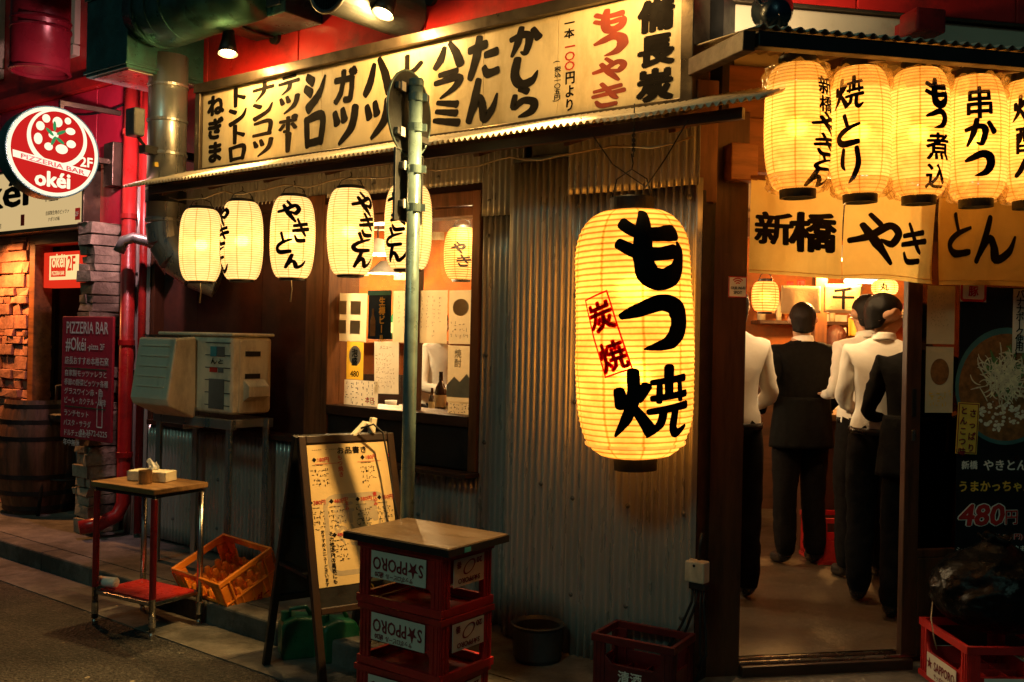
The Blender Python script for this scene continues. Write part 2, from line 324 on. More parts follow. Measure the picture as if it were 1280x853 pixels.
M['hair_brown'] = mat('brown_hair', (.055, .016, .009), .4, var=.5, scale=40, stretch=(6, 6, 1), bump=.4, bscale=90)
M['shirt'] = mat('white_shirt_cotton', (.80, .78, .70), .85, spec=.1, var=.05, scale=6, bump=.35, bscale=11)
M['suit'] = mat('black_suit_cloth', (.006, .006, .006), .9, spec=.08, var=.3, scale=30, bump=.3, bscale=24)
M['trousers'] = mat('dark_trousers_cloth', (.008, .007, .007), .9, spec=.08, var=.3, scale=30, bump=.3, bscale=24)
M['leather'] = mat('black_shoe_leather', (.012, .010, .009), .3, var=.3)
M['sticker_blue'] = mat('blue_sticker', (.04, .28, .33), .4, bump=0)
M['sticker_grey'] = mat('grey_sticker', (.15, .15, .14), .4, bump=0)
M['board_red'] = mat('maroon_chalkboard', (.36, .018, .035), .6, var=.25, scale=4, bump=.1)
M['chalk'] = mat('chalk', (.72, .66, .6), .9, var=.25, scale=40, bump=0)
M['stone'] = mat('stacked_ledge_stone', (.44, .36, .26), .75, var=.55, scale=7, bump=.8, bscale=30, dirt=(.12, .09, .065), dirt_amt=.7)
M['brick'] = mat('red_ledge_brick', (.40, .17, .10), .75, var=.5, scale=7, bump=.8, bscale=30, dirt=(.15, .07, .05), dirt_amt=.6)
M['barrel'] = wood('dark_oak_staves', (.11, .05, .025), grain=(9, 9, 1.1))
M['iron'] = mat('dark_iron_hoop', (.03, .028, .027), .5, metal=.7, var=.4)
M['bulb'] = glow('lit_bulb', (1, .72, .34), 9)
M['tube'] = glow('fluorescent_tube', (.85, 1, .75), 4)
M['menu_sheet'] = mat('menu_sheet', (.66, .47, .20), .6, var=.12, scale=3, bump=.08, dirt=(.5, .31, .1), dirt_amt=.25)
M['poster_dark'] = mat('black_poster', (.010, .010, .011), .35, var=.3, bump=0)
M['poster_blue'] = mat('deep_blue_poster', (.012, .035, .075), .4, var=.4, bump=0)
M['gold'] = mat('ochre_ink', (.80, .50, .07), .6, bump=0)
M['pale_ink'] = mat('pale_ink', (.85, .80, .68), .6, var=.1, bump=0)
M['maroon'] = mat('maroon_ink', (.20, .015, .02), .6, bump=0)
M['rubber'] = mat('black_rubber', (.012, .012, .012), .6, var=.2)
M['bottle'] = mat('brown_glass', (.05, .018, .006), .12, spec=.7, var=.2, bump=0)
M['cream_panel'] = mat('cream_fascia_panel', (.50, .44, .32), .5, var=.12, scale=2, bump=.05, dirt=(.3, .25, .16), dirt_amt=.3)
M['blue_dark'] = mat('navy_lamp_paint', (.012, .03, .055), .3, metal=.3, var=.2)
M['wire'] = mat('pale_wire', (.45, .34, .18), .5, bump=0)
M['teal_door'] = mat('teal_door_panel', (.10, .34, .33), .4, var=.15)
M['sign_red'] = glow('sign_red_light', (.80, .022, .018), .26)
M['sign_white'] = glow('sign_white_light', (1, .86, .60), .42)
M['sign_green'] = glow('sign_green_light', (.06, .45, .14), .22)
M['sign_rim'] = mat('teal_sign_rim', (.05, .16, .16), .35, metal=.2)
M['box_red'] = glow('lit_red_box', (.85, .035, .012), .30)
M['box_cream'] = glow('lit_cream_box', (1, .68, .28), .36)

# ------------------------------------------------------------------ writing
_gc = {}
def glyphs(sx):
    """outline of a string in the built-in font, em = 1, triangulated"""
    if sx in _gc: return _gc[sx]
    c = bpy.data.curves.new('txt', 'FONT'); c.body = sx; c.size = 1; c.resolution_u = 2
    o = bpy.data.objects.new('txt', c); C.objects.link(o)
    me = o.evaluated_get(bpy.context.evaluated_depsgraph_get()).to_mesh()
    bm = bmesh.new(); bm.from_mesh(me); bmesh.ops.triangulate(bm, faces=bm.faces[:])
    bm.verts.index_update(); vs = [(v.co.x, v.co.y + .08) for v in bm.verts]; fs = [tuple(v.index for v in f.verts) for f in bm.faces]; bm.free()
    bpy.data.objects.remove(o); bpy.data.curves.remove(c)
    _gc[sx] = (vs, fs, max([v[0] for v in vs] or [0])); return _gc[sx]
ROT_V = set('ー()（）')
def put_glyph(L, ch, x, z, sz, bold=.0, sx=1.0, rot=False, skew=0.0):
    """adds glyph copies to list L as (verts [(x, z, k)], tris); x, z = lower left of its cell"""
    vs, fs, _ = glyphs(ch)
    offs = [(0, 0)]
    if bold:
        offs += [(bold * math.cos(a), bold * .8 * math.sin(a)) for a in [i * math.pi / 4 + .3 for i in range(8)]]
    for k, (ox, oy) in enumerate(offs):
        out = []
        for vx, vy in vs:
            if rot: vx, vy = vy, 1 - vx
            vx += ox; vy += oy
            out.append((x + (vx + skew * vy) * sz * sx, z + vy * sz, k))
        L.append((out, fs))
def vtext(L, s, x, ztop, sz, bold=0, pitch=1.0, sx=1.0):
    for i, ch in enumerate(s): put_glyph(L, ch, x, ztop - (i + 1) * sz * pitch, sz, bold, sx, rot=ch in ROT_V)
def htext(L, s, x, z, sz, bold=0, sx=1.0, width=None, skew=0.0):
    vs, fs, wd = glyphs(s)
    if width: sx = width / (wd * sz)
    put_glyph(L, s, x, z, sz, bold, sx, skew=skew); return wd * sz * sx
# brush strokes, y down, unit box: [(points, widths)]
BR = {
 'も': [([(.40,.02),(.36,.30),(.35,.60),(.42,.84),(.62,.90),(.84,.78),(.93,.55),(.90,.40)], [.16,.22,.24,.26,.25,.22,.14,.05]),
        ([(.06,.14),(.25,.25),(.50,.29),(.86,.26)], [.15,.15,.16,.20]), ([(.03,.42),(.28,.54),(.55,.56),(.82,.52)], [.13,.15,.15,.17])],
 'つ': [([(.04,.36),(.28,.26),(.60,.14),(.84,.24),(.90,.52),(.72,.80),(.34,.92)], [.10,.20,.24,.28,.28,.22,.03])],
 '焼': [([(.08,.34),(.11,.52)], [.12,.15]), ([(.40,.28),(.32,.46)], [.13,.07]), ([(.25,.08),(.25,.42),(.16,.72),(.0,.96)], [.13,.14,.12,.03]), ([(.27,.58),(.46,.88)], [.09,.16]),
        ([(.48,.22),(.96,.16)], [.07,.09]), ([(.70,.03),(.70,.40)], [.13,.11]), ([(.48,.44),(.99,.38)], [.07,.09]), ([(.57,.26),(.56,.48)], [.07,.07]), ([(.87,.22),(.88,.46)], [.07,.07]),
        ([(.44,.62),(1.0,.54)], [.08,.10]), ([(.62,.62),(.58,.80),(.42,.97)], [.10,.10,.03]), ([(.80,.58),(.78,.84),(.86,.93),(1.0,.84)], [.10,.11,.12,.05])],
 'や': [([(.02,.54),(.35,.45),(.76,.22),(.95,.38),(.80,.60),(.58,.52)], [.12,.15,.17,.18,.17,.05]), ([(.26,.22),(.50,.60),(.80,1.0)], [.13,.20,.09]), ([(.40,.0),(.56,.18)], [.10,.13])],
 'き': [([(.06,.32),(.86,.20)], [.12,.15]), ([(.02,.54),(.96,.42)], [.13,.16]), ([(.28,.02),(.62,.56),(.76,.72)], [.12,.16,.10]), ([(.12,.76),(.28,.96),(.72,.94)], [.10,.17,.15])],
 'と': [([(.36,.02),(.50,.42)], [.15,.12]), ([(.96,.30),(.40,.48),(.10,.72),(.28,.93),(.90,.88)], [.08,.15,.18,.20,.15])],
 'ん': [([(.34,.0),(.22,.45),(.04,.96)], [.14,.18,.15]), ([(.10,.86),(.34,.46),(.48,.62),(.56,.92),(.82,.74),(.96,.40)], [.10,.18,.18,.20,.15,.05])],
 'り': [([(.22,.05),(.14,.45),(.24,.62)], [.14,.19,.06]), ([(.78,.02),(.84,.45),(.64,.80),(.34,1.0)], [.16,.20,.17,.04])],
 'シ': [([(.12,.10),(.38,.24)], [.16,.20]), ([(.04,.40),(.30,.54)], [.16,.20]), ([(.96,.14),(.70,.60),(.18,.96)], [.06,.18,.22])],
 'ッ': [([(.10,.16),(.20,.42)], [.14,.20]), ([(.42,.10),(.50,.36)], [.14,.20]), ([(.94,.10),(.80,.58),(.30,.98)], [.20,.20,.08])],
 'ハ': [([(.36,.18),(.22,.60),(.02,.88)], [.12,.20,.16]), ([(.56,.06),(.80,.45),(.97,.90)], [.12,.20,.22])],
 'ロ': [([(.12,.20),(.18,.92)], [.18,.16]), ([(.12,.22),(.86,.16),(.80,.86)], [.14,.20,.18]), ([(.18,.86),(.80,.82)], [.15,.15])],
 'ラ': [([(.20,.12),(.84,.06)], [.14,.16]), ([(.04,.40),(.92,.32),(.78,.66),(.24,.98)], [.14,.19,.18,.06])],
 'ミ': [([(.14,.08),(.86,.24)], [.12,.19]), ([(.10,.40),(.84,.56)], [.12,.19]), ([(.02,.72),(.92,.92)], [.12,.22])],
 'コ': [([(.10,.18),(.86,.12),(.82,.84)], [.14,.20,.16]), ([(.04,.84),(.88,.80)], [.14,.18])],
 'ン': [([(.06,.14),(.36,.30)], [.16,.20]), ([(.96,.16),(.74,.60),(.10,.94)], [.06,.18,.22])],
 'ト': [([(.36,.02),(.36,.98)], [.20,.17]), ([(.40,.38),(.84,.58)], [.12,.19])],
 'ナ': [([(.02,.36),(.97,.28)], [.14,.17]), ([(.56,.02),(.52,.50),(.14,.98)], [.17,.17,.05])],
 'テ': [([(.22,.10),(.80,.05)], [.13,.15]), ([(.02,.40),(.97,.32)], [.14,.17]), ([(.56,.40),(.48,.72),(.14,.98)], [.16,.15,.04])],
 'し': [([(.26,.03),(.18,.58),(.40,.92),(.78,.84),(.96,.54)], [.20,.23,.24,.18,.04])],
 'か': [([(.02,.36),(.48,.26),(.66,.42),(.54,.88),(.36,.84)], [.13,.18,.20,.16,.04]), ([(.38,.02),(.26,.50),(.06,.94)], [.15,.18,.08]), ([(.78,.14),(.97,.46)], [.14,.19])],
 'た': [([(.02,.28),(.56,.20)], [.14,.16]), ([(.34,.02),(.26,.45),(.06,.96)], [.16,.19,.14]), ([(.56,.46),(.92,.42)], [.12,.15]), ([(.52,.76),(.64,.92),(.97,.88)], [.12,.16,.13])],
 'ら': [([(.36,.02),(.62,.14)], [.13,.17]), ([(.20,.24),(.16,.62),(.50,.44),(.86,.56),(.78,.84),(.34,.98)], [.14,.16,.16,.20,.20,.05])],
 '一': [([(.06,.52),(.94,.46)], [.11,.15])],
}
def put_brush(L, ch, x, ztop, wd, ht, lw=1.0, samples=7):
    for si, (pts, ws) in enumerate(BR[ch]):
        P = [Vector((p[0], p[1])) for p in pts]; n = len(P); out = []; wid = []
        for i in range(n - 1):
            p0 = P[max(i - 1, 0)]; p1 = P[i]; p2 = P[i + 1]; p3 = P[min(i + 2, n - 1)]
            for k in range(samples):
                t = k / samples; a = ((2 * p1) + (p2 - p0) * t + (2 * p0 - 5 * p1 + 4 * p2 - p3) * t * t + (3 * p1 - p0 - 3 * p2 + p3) * t ** 3) * .5
                out.append(a); wid.append(ws[i] * (1 - t) + ws[i + 1] * t)
        out.append(P[-1]); wid.append(ws[-1])
        # rounded brush ends
        d0 = (out[0] - out[1]).normalized(); d1 = (out[-1] - out[-2]).normalized()
        for fr, wf in ((.22, .93), (.38, .72), (.48, .35)):
            out.insert(0, P[0] + d0 * ws[0] * fr); wid.insert(0, ws[0] * wf); out.append(P[-1] + d1 * ws[-1] * fr); wid.append(ws[-1] * wf)
        vs = []; fs = []
        for i, p in enumerate(out):
            d = (out[min(i + 1, len(out) - 1)] - out[max(i - 1, 0)]).normalized(); nrm = Vector((-d.y, d.x))
            jit = 1 + .10 * noise.noise(Vector((p.x * 7 + si, p.y * 7, x * 3)))
            for q in (-1, -.5, 0, .5, 1):
                v = p + nrm * (wid[i] * .5 * q * lw * jit); vs.append((x + v.x * wd, ztop - v.y * ht, si * .6))
            if i:
                a = (i - 1) * 5; b = i * 5
                for j in range(4): fs += [(a + j, a + j + 1, b + j + 1), (a + j, b + j + 1, b + j)]
        L.append((vs, fs))
def vchars(L, s, x, ztop, wd, ht, pitch=1.06, bold=.03, lw=1.0):
    """column of characters: brush strokes where drawn above, font outline elsewhere"""
    for i, ch in enumerate(s):
        zt = ztop - i * ht * pitch
        if ch in BR: put_brush(L, ch, x, zt, wd, ht, lw)
        else: put_glyph(L, ch, x, zt - ht, ht, bold, wd / ht, rot=ch in ROT_V)
def lettering(L, place, name, m, parent, sub=0, lift=.00012):
    """one mesh of all glyphs in L; place(x, z, up) -> point; sub = largest triangle side when it must bend"""
    mb = MB()
    for vs, fs in L:
        if not fs: continue
        if sub:
            bm = bmesh.new(); bv = [bm.verts.new(v) for v in vs]
            for f in fs:
                try: bm.faces.new([bv[i] for i in f])
                except ValueError: pass
            for ax in (0, 1):
                lo = min(v[ax] for v in vs); hi = max(v[ax] for v in vs); k = math.ceil(lo / sub)
                while k * sub < hi:
                    nv = Vector((0, 0, 0)); nv[ax] = 1; co = Vector((0, 0, 0)); co[ax] = k * sub
                    bmesh.ops.bisect_plane(bm, geom=bm.verts[:] + bm.edges[:] + bm.faces[:], plane_co=co, plane_no=nv); k += 1
            bm.verts.index_update(); vs = [tuple(v.co) for v in bm.verts]; fs = [tuple(v.index for v in f.verts) for f in bm.faces]; bm.free()
        mb.add([place(v[0], v[1], v[2] * lift) for v in vs], fs)
    return mb.build(name, m, parent)
def on_front(y=0.0, x0=0, z0=0): return lambda x, z, k: Vector((x0 + x, y - .0012 - k, z0 + z))
def squiggles(L, x0, x1, z0, z1, rows, sz, vertical=False, cols=None):
    """lines of tiny handwriting too small to read in the photo: short pen strokes"""
    if vertical:
        n = cols or 6
        for i in range(n):
            x = x0 + (x1 - x0) * (i + .5) / n; z = z1; end = z0 + (z1 - z0) * random.uniform(0, .4)
            while z > end:
                h = sz * random.uniform(.5, .9)
                for _ in range(2):
                    a = x + random.uniform(-.4, .4) * sz; b = z - random.uniform(0, h)
                    ww = sz * random.uniform(.2, .7); hh = sz * random.uniform(.10, .2)
                    if random.random() < .5: ww, hh = hh, ww
                    L.append(([(a - ww / 2, b - hh / 2, 0), (a + ww / 2, b - hh / 2, 0), (a + ww / 2, b + hh / 2, 0), (a - ww / 2, b + hh / 2, 0)], [(0, 1, 2), (0, 2, 3)]))
                z -= sz * 1.15
    else:
        for i in range(rows):
            z = z1 - (z1 - z0) * (i + .5) / rows; x = x0; end = x1 - (x1 - x0) * random.uniform(0, .3)
            while x < end:
                for _ in range(2):
                    a = x + random.uniform(0, .8) * sz; b = z + random.uniform(-.4, .4) * sz
                    ww = sz * random.uniform(.2, .7); hh = sz * random.uniform(.10, .2)
                    if random.random() < .5: ww, hh = hh, ww
                    L.append(([(a - ww / 2, b - hh / 2, 0), (a + ww / 2, b - hh / 2, 0), (a + ww / 2, b + hh / 2, 0), (a - ww / 2, b + hh / 2, 0)], [(0, 1, 2), (0, 2, 3)]))
                x += sz * 1.1

# ================================================================== THE PLACE
def pm(P): return Matrix.Translation(P.o) @ Matrix.Rotation(P.a, 4, 'Z')
LM, RM = pm(LW), pm(RW)
def bl(mb, name, m, parent, P=None, **k):       # part of a building, laid out in facade coordinates
    o = mb.build(name, m, parent, **k); o.matrix_local = LM if P is None else P; return o
# street, gutter strip, kerbed pavement
ms = MB(); ms.box(-40, 40, -30, 60, -.3, 0); tag(ms.build('street', M['asphalt']), kind='structure')
KD = .74
def Lxy(s, d): p = LW.w(s, d, 0); return (p.x, p.y)
def Rxy(s, d): p = RW.w(s, d, 0); return (p.x, p.y)
g = MB(); s0 = -9.0
while s0 < 1.6:
    s1 = s0 + .6; a = [Lxy(s0 + .002, KD + .30), Lxy(s1 - .002, KD + .30), Lxy(s1 - .002, KD + .002), Lxy(s0 + .002, KD + .002)]
    g.flat([(p[0], p[1]) for p in a], -.1, .006); s0 = s1
tag(g.build('path', M['concrete']), kind='structure')
k = MB(); s0 = -9.0
while s0 < 1.5:
    s1 = s0 + .6; a = [Lxy(s0 + .003, KD), Lxy(s1 - .003, KD), Lxy(s1 - .003, KD - .14), Lxy(s0 + .003, KD - .14)]
    k.flat(a, -.1, .12); s0 = s1
tag(k.build('kerb', M['concrete'], bevel=.012), kind='structure')
pv = MB(); pv.flat([Lxy(-9, KD - .143), Lxy(1.5, KD - .143), (3.9, 3.2), Rxy(3.3, -.2), Rxy(.0, -.2), Lxy(-9, -2.5)], -.1, .118)
tag(pv.build('pavement', M['concrete']), kind='structure')

# ------------------------------------------------------------------ the yakiton shop
iz = thing('izakaya_building', 'corrugated metal grill shop with red upper facade, wide window and open doorway', 'building')
W0, W1, WZ0, WZ1 = -1.69, -.485, 1.12, 2.36
b = MB(); b.box(-3.80, W0, .10, .2, .1, 2.6); b.box(W0, W1, .10, .2, .1, WZ0); b.box(W0, W1, .10, .2, WZ1, 2.6); b.box(W1, .84, .10, .2, .1, 2.6)
bl(b, 'wall', M['brown_board'], iz)
f_ = MB(); f_.box(.738, .84, .01, .2, 2.605, 4.8); bl(f_, 'corner_filler', M['black'], iz)
xs = [-3.80, -2.95, -2.02, -.95, .05, .736]
for i in range(5): rf = MB(); rf.box(xs[i] + .004, xs[i + 1] - .004, .0, .2, 2.605, 4.8); bl(rf, 'upper_panel', M['red_wall'], iz, bevel=.006)
for x0, x1 in ((-3.52, -3.102), (-3.098, -2.402), (-2.398, -1.84)):
    bb = MB(); bb.box(x0, x1, .062, .098, .94, 2.42); bl(bb, 'recess_board', M['brown_board'], iz)
PITCH = .038
def corr_path(path, z0, z1, amp=.0105, nz=1, wob=.002):
    """corrugated sheet swept along a plan path of (s, d) points"""
    pts = [Vector(p) for p in path]; cum = [0]
    for i in range(1, len(pts)): cum.append(cum[-1] + (pts[i] - pts[i - 1]).length)
    n = int(cum[-1] / PITCH * 8); mb = MB(); vs = []; fs = []; nz = max(nz, 1)
    for j in range(nz + 1):
        for i in range(n + 1):
            l = cum[-1] * i / n; k = 0
            while k < len(pts) - 2 and cum[k + 1] < l: k += 1
            t = (l - cum[k]) / (cum[k + 1] - cum[k]); p = pts[k].lerp(pts[k + 1], t)
            # smooth normal
            d0 = (pts[k + 1] - pts[k]).normalized(); d = d0
            nx = Vector((-d.y, d.x)); q = p + nx * (amp * math.sin(2 * math.pi * l / PITCH))
            z = z0 + (z1 - z0) * j / nz; dent = wob * noise.noise(Vector((q.x * 2.2, z * 1.6, 3)))
            vs.append((q.x, -(q.y + dent), z + .004 * noise.noise(Vector((q.x * 3, j * 9, 0)))))
    for j in range(nz):
        for i in range(n): a = j * (n + 1) + i; fs.append((a, a + 1, a + n + 2, a + n + 1))
    return mb.add(vs, fs)
cl = lambda path, z0, z1, m='corr': bl(corr_path(path, z0, z1, nz=8), 'corrugated_cladding', M[m], iz, smooth=True, solid=.0012)
cl([(-3.80, .03), (-3.53, .03)], .10, 2.62)
cl([(-3.53, .02), (-1.69, .02)], .14, .925)
cl([(-1.69, .02), (-.485, .02)], .14, .87)
cl([(-3.53, .02), (-.485, .02)], 2.40, 2.62)
cl([(-.485, .022), (-.20, .022)], .13, 2.24)
cl([(-.49, .03), (-.205, .036)], 2.22, 2.62)
arc = [(-.245, .035)] + [(-.165 - .08 * math.cos(a), .06 + .085 * math.sin(a)) for a in [i * math.pi / 10 for i in range(1, 5)]] + [(-.10, .149), (.16, .15)]
cl(arc, .13, 2.45)
cl([(.155, .142), (.83, .142)], .10, 2.30)
cl([(.14, .158), (.83, .158)], 2.27, 2.60)
bx = MB(); bx.box(-.16, .83, -.125, .1, .10, 2.25); bl(bx, 'stud_wall', M['black'], iz)
cp = MB(); cp.box(-.20, .15, -.15, -.02, 2.455, 2.475); cp.box(-.10, .13, -.13, -.03, 2.48, 2.56); bl(cp, 'ledge_flashing', M['grey'], iz, bevel=.004)
# screws on the sheets
sc = MB(); sc.lathe([(.012, 0), (.012, .002), (.006, .006), (.005, .011)], 8); sc.xf(Matrix.Rotation(R(90), 4, 'X')); s0_ = None
for s_, d_, zz in [(x, .032, z) for x in (-3.7, -3.6) for z in (.6, 1.3, 2.0)] + [(x, .03, z) for x in (-3.2, -2.7, -2.2, -1.8, -1.4, -.9) for z in (.3, .62)] + \
        [(x, .032, 2.45) for x in (-3.0, -2.4, -1.9, -1.3, -.8)] + [(x, .034, z) for x in (-.44, -.26) for z in (.6, 1.05, 1.5, 2.12, 2.3)] + [(x, .153, z) for x in (.2, .5, .78) for z in (.4, .85, 1.3, 1.8, 2.22)] + [(x, .16, .9) for x in (.02,)]:
    s1_ = bl(sc, 'screw', M['grey'], iz) if s0_ is None else s0_.copy()
    if s0_ is None: s0_ = s1_
    else: C.objects.link(s1_)
    s1_.matrix_local = LM @ Matrix.Translation((s_, -d_, zz))
po = MB(); po.box(-1.845, -1.695, -.045, .09, .93, 2.42); bl(po, 'post', M['wood_mid'], iz, bevel=.004)
po = MB(); po.box(-3.56, -3.50, -.02, .09, .93, 2.42); bl(po, 'post', M['wood_dark'], iz, bevel=.004)
po = MB(); po.box(-3.53, -1.70, -.028, .09, 2.36, 2.42); bl(po, 'lintel', M['wood_dark_h'], iz, bevel=.004)
po = MB(); po.box(-3.50, -1.70, -.06, .09, .93, .965); bl(po, 'dado_rail', M['wood_dark_h'], iz, bevel=.004)
# window
win = bpy.data.objects.new('window', None); C.objects.link(win); win.parent = iz; win.matrix_local = LM
fr = MB(); fr.box(W1 - .055, W1, -.05, .2, .89, WZ1); fr.box(W0, W0 + .05, -.05, .2, .89, WZ1); fr.box(W0 + .052, W1 - .057, -.045, .2, WZ1 - .075, WZ1); fr.box(W0 + .052, W1 - .057, -.02, .12, WZ1 - .125, WZ1 - .078)
fr.build('frame', M['wood_mid'], win, bevel=.005)
fr = MB(); fr.box(W0 + .052, W1 - .057, -.035, .098, .895, 1.118); fr.build('lower_panel', M['black'], win, bevel=.004)
fr = MB(); fr.box(W0 + .052, W1 - .057, -.055, .24, 1.12, 1.178); fr.build('sill', M['wood_dark_h'], win, bevel=.005)
fr = MB(); fr.box(W0 - .02, W1 + .02, -.15, -.036, .868, .89); fr.build('ledge', M['wood_dark_h'], win, bevel=.004)
fr = MB(); fr.box(W0 + .05, W1 - .055, .045, .050, 1.178, WZ1 - .125); fr.build('pane', M['glass'], win)
fr = MB(); fr.box(-1.02, -.985, .02, .07, 1.178, WZ1 - .126); fr.build('mullion', M['wood_dark'], win, bevel=.003)
# entrance side, in the entrance facade's coordinates
e = MB(); e.box(.0, .165, -.03, .14, .10, 2.62); bl(e, 'corner_post', M['wood_dark'], iz, RM, bevel=.006)
e = MB(); e.box(-.045, -.002, -.02, .10, .10, 2.6); bl(e, 'corner_trim', M['wood_mid'], iz, RM, bevel=.004)
e = MB(); e.box(.168, 3.2, .0, .12, 2.36, 2.60); bl(e, 'door_lintel', M['wood_h'], iz, RM, bevel=.005)
e = MB(); e.box(-.06, 3.2, .02, .2, 2.605, 2.835); bl(e, 'fascia_board', M['wood_h'], iz, RM, bevel=.004)
e = MB(); e.box(-.06, 3.2, .05, .2, 2.84, 3.12); bl(e, 'fascia_panel', M['cream_panel'], iz, RM, bevel=.008)
e = MB(); e.box(-.12, 3.2, .03, .2, 3.125, 3.14); bl(e, 'flashing', M['bronze'], iz, RM, bevel=.003)
for i in range(4): e = MB(); e.box(-.12 + i * .83 + .003, -.12 + (i + 1) * .83 - .003, .045, .2, 3.145, 4.8); bl(e, 'upper_panel', M['red_wall'], iz, RM, bevel=.006)
e = MB(); e.box(.165, 1.0, -.06, .10, .10, .165); bl(e, 'door_sill', M['wood_dark_h'], iz, RM, bevel=.006)
e = MB(); e.box(.165, 3.0, -.03, -.018, .166, .178); e.box(.165, 3.0, .028, .04, .166, .178); bl(e, 'door_track', M['steel'], iz, RM)
def sliding_door(s0, s1, y, lab=None):
    d = bpy.data.objects.new('sliding_door', None); C.objects.link(d); d.parent = iz; d.matrix_local = RM
    f = MB(); f.box(s0, s0 + .075, y, y + .04, .17, 2.34); f.box(s1 - .075, s1, y, y + .04, .17, 2.34)
    f.box(s0 + .076, s1 - .076, y, y + .04, 2.26, 2.34); f.box(s0 + .076, s1 - .076, y, y + .04, .17, .62); f.box(s0 + .076, s1 - .076, y + .002, y + .038, .621, .66)
    f.build('frame', M['wood_dark'], d, bevel=.004)
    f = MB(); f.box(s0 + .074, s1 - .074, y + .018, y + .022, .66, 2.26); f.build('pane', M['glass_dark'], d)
    h = MB(); h.box(s0 + .028, s0 + .05, y - .005, y + .001, 1.27, 1.40); h.build('handle', M['iron'], d, bevel=.003)
    h = MB(); h.box(s0 + .030, s0 + .048, y - .004, y + .001, 1.16, 1.21); h.build('lock', M['steel'], d, bevel=.002)
    return d
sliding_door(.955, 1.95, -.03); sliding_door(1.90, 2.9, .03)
# inside
A0 = LW.w(-3.8, -.2, 0); FLZ = .165
room = [Lxy(-3.5, -.15), Lxy(.84, -.2), Rxy(.1, -.06), Rxy(3.1, -.06), (4.3, 8.6), (-3.0, 8.6)]
f = MB(); f.flat(room, .0, FLZ); f.build('floor', M['floor'], iz)
f = MB(); f.flat(room, 2.56, 2.6); f.build('ceiling', M['ceiling'], iz)
f = MB(); f.box(-3.0, 4.4, 8.6, 8.7, 0, 2.6); f.box(4.2, 4.3, 4.9, 8.6, 0, 2.6); f.build('interior_wall', M['orange_wall'], iz)
f = MB(); f.box(-3.0, 4.2, 8.56, 8.598, FLZ, 1.25); f.build('wainscot', M['wood_dark_h'], iz)
f = MB(); f.bar((1.1, 7.2, 2.42), (4.1, 7.2, 2.42), .1, .14); f.bar((-1.5, 7.2, 2.42), (1.1, 7.2, 2.42), .1, .14); f.bar((1.15, 7.2, FLZ), (1.15, 7.2, 2.35), .1, .1); f.bar((2.25, 7.3, FLZ), (2.25, 7.3, 2.35), .09, .09)
f.build('ceiling_beam', M['wood_mid'], iz, bevel=.005)

# canopy over the entrance: corrugated roof on a dark beam
can = bpy.data.objects.new('entrance_roof', None); C.objects.link(can); can.parent = iz; can.matrix_local = RM
def roof(u, v):
    s_ = -.12 + u * 3.3; d_ = v * .74 + .0
    return Vector((s_, -d_ + .05, 2.905 - .125 * v + .008 * math.sin(2 * math.pi * s_ / .05)))
rmesh = MB().grid(roof, 520, 3); rmesh.build('roof_sheet', M['awning'], can, smooth=True, solid=.002)
f = MB(); f.box(-.10, 3.15, -.675, -.62, 2.708, 2.768); f.build('beam', M['black'], can, bevel=.004)
f = MB(); f.bar((-.13, -.66, 2.730), (-.13, .05, 2.79), .05, .075); f.build('end_board', M['wood_dark_h'], can, bevel=.004)
for s_ in (.45, 1.05, 1.65, 2.25, 2.85):
    f = MB(); f.bar((s_, -.61, 2.735), (s_, .05, 2.83), .035, .05); f.build('rafter', M['wood_dark'], can, bevel=.003)
f = MB(); f.bar((-.06, -.05, 2.20), (-.06, -.05, 2.73), .10, .08); f.build('bracket_post', M['wood_mid'], can, bevel=.004)
f = MB(); f.box(.04, .165, -.12, -.032, 2.30, 2.46); f.build('bracket_block', M['wood_h'], can, bevel=.005)

# ------------------------------------------------------------------ the pizzeria next door
pz = thing('pizzeria_building', 'red panelled pizza bar with ledge stone walls and a dark open doorway', 'building')
b = MB(); b.box(-8.6, -3.815, .05, .2, 2.36, 3.45)
bl(b, 'upper_wall', M['red_shop'], pz)
b = MB(); xs = [-8.6, -6.9, -5.9, -4.9, -4.35, -3.82]
for i in range(5):
    for z0, z1 in ((2.365, 2.80), (2.806, 3.42)): b = MB(); b.box(xs[i] + .004, xs[i + 1] - .004, .0, .048, z0, z1); bl(b, 'facade_panel', M['red_shop'], pz, bevel=.005)
b = MB(); b.box(-8.6, -3.82, -.05, .2, 3.425, 3.52); b.box(-8.6, -3.82, .02, .2, 3.522, 5.2); bl(b, 'cornice', M['red_wall'], pz, bevel=.006)
for x0 in (-6.9, -5.65):
    wd = bpy.data.objects.new('window', None); C.objects.link(wd); wd.parent = pz; wd.matrix_local = LM
    f = MB(); f.box(x0, x0 + 1.0, -.04, .018, 3.72, 3.80); f.box(x0, x0 + .06, -.03, .018, 3.81, 4.9); f.box(x0 + .94, x0 + 1.0, -.03, .018, 3.81, 4.9); f.box(x0 + .47, x0 + .53, -.025, .018, 3.81, 4.9)
    f.build('frame', M['cream_panel'], wd, bevel=.004)
    f = MB(); f.box(x0 + .06, x0 + .94, .0, .015, 3.80, 4.9); f.build('pane', M['bottle'], wd)
def ledge_stones(x0, x1, z0, z1, d, depth, rnd):
    m = MB(); z = z0
    while z < z1:
        h = rnd.uniform(.045, .12); x = x0 - rnd.uniform(0, .1)
        while x < x1:
            ww = rnd.uniform(.11, .34); a = max(x, x0); c = min(x + ww, x1)
            if c - a > .03:
                dd = d + rnd.uniform(-.022, .018); n0 = len(m.v); m.box(a + .003, c - .003, -dd, -dd + depth, z + .003, min(z + h, z1) - .003)
                for i in range(n0, len(m.v)):
                    m.v[i] += Vector((rnd.uniform(-.007, .007), rnd.uniform(-.010, .010), rnd.uniform(-.006, .006)))
            x += ww
        z += h
    return m
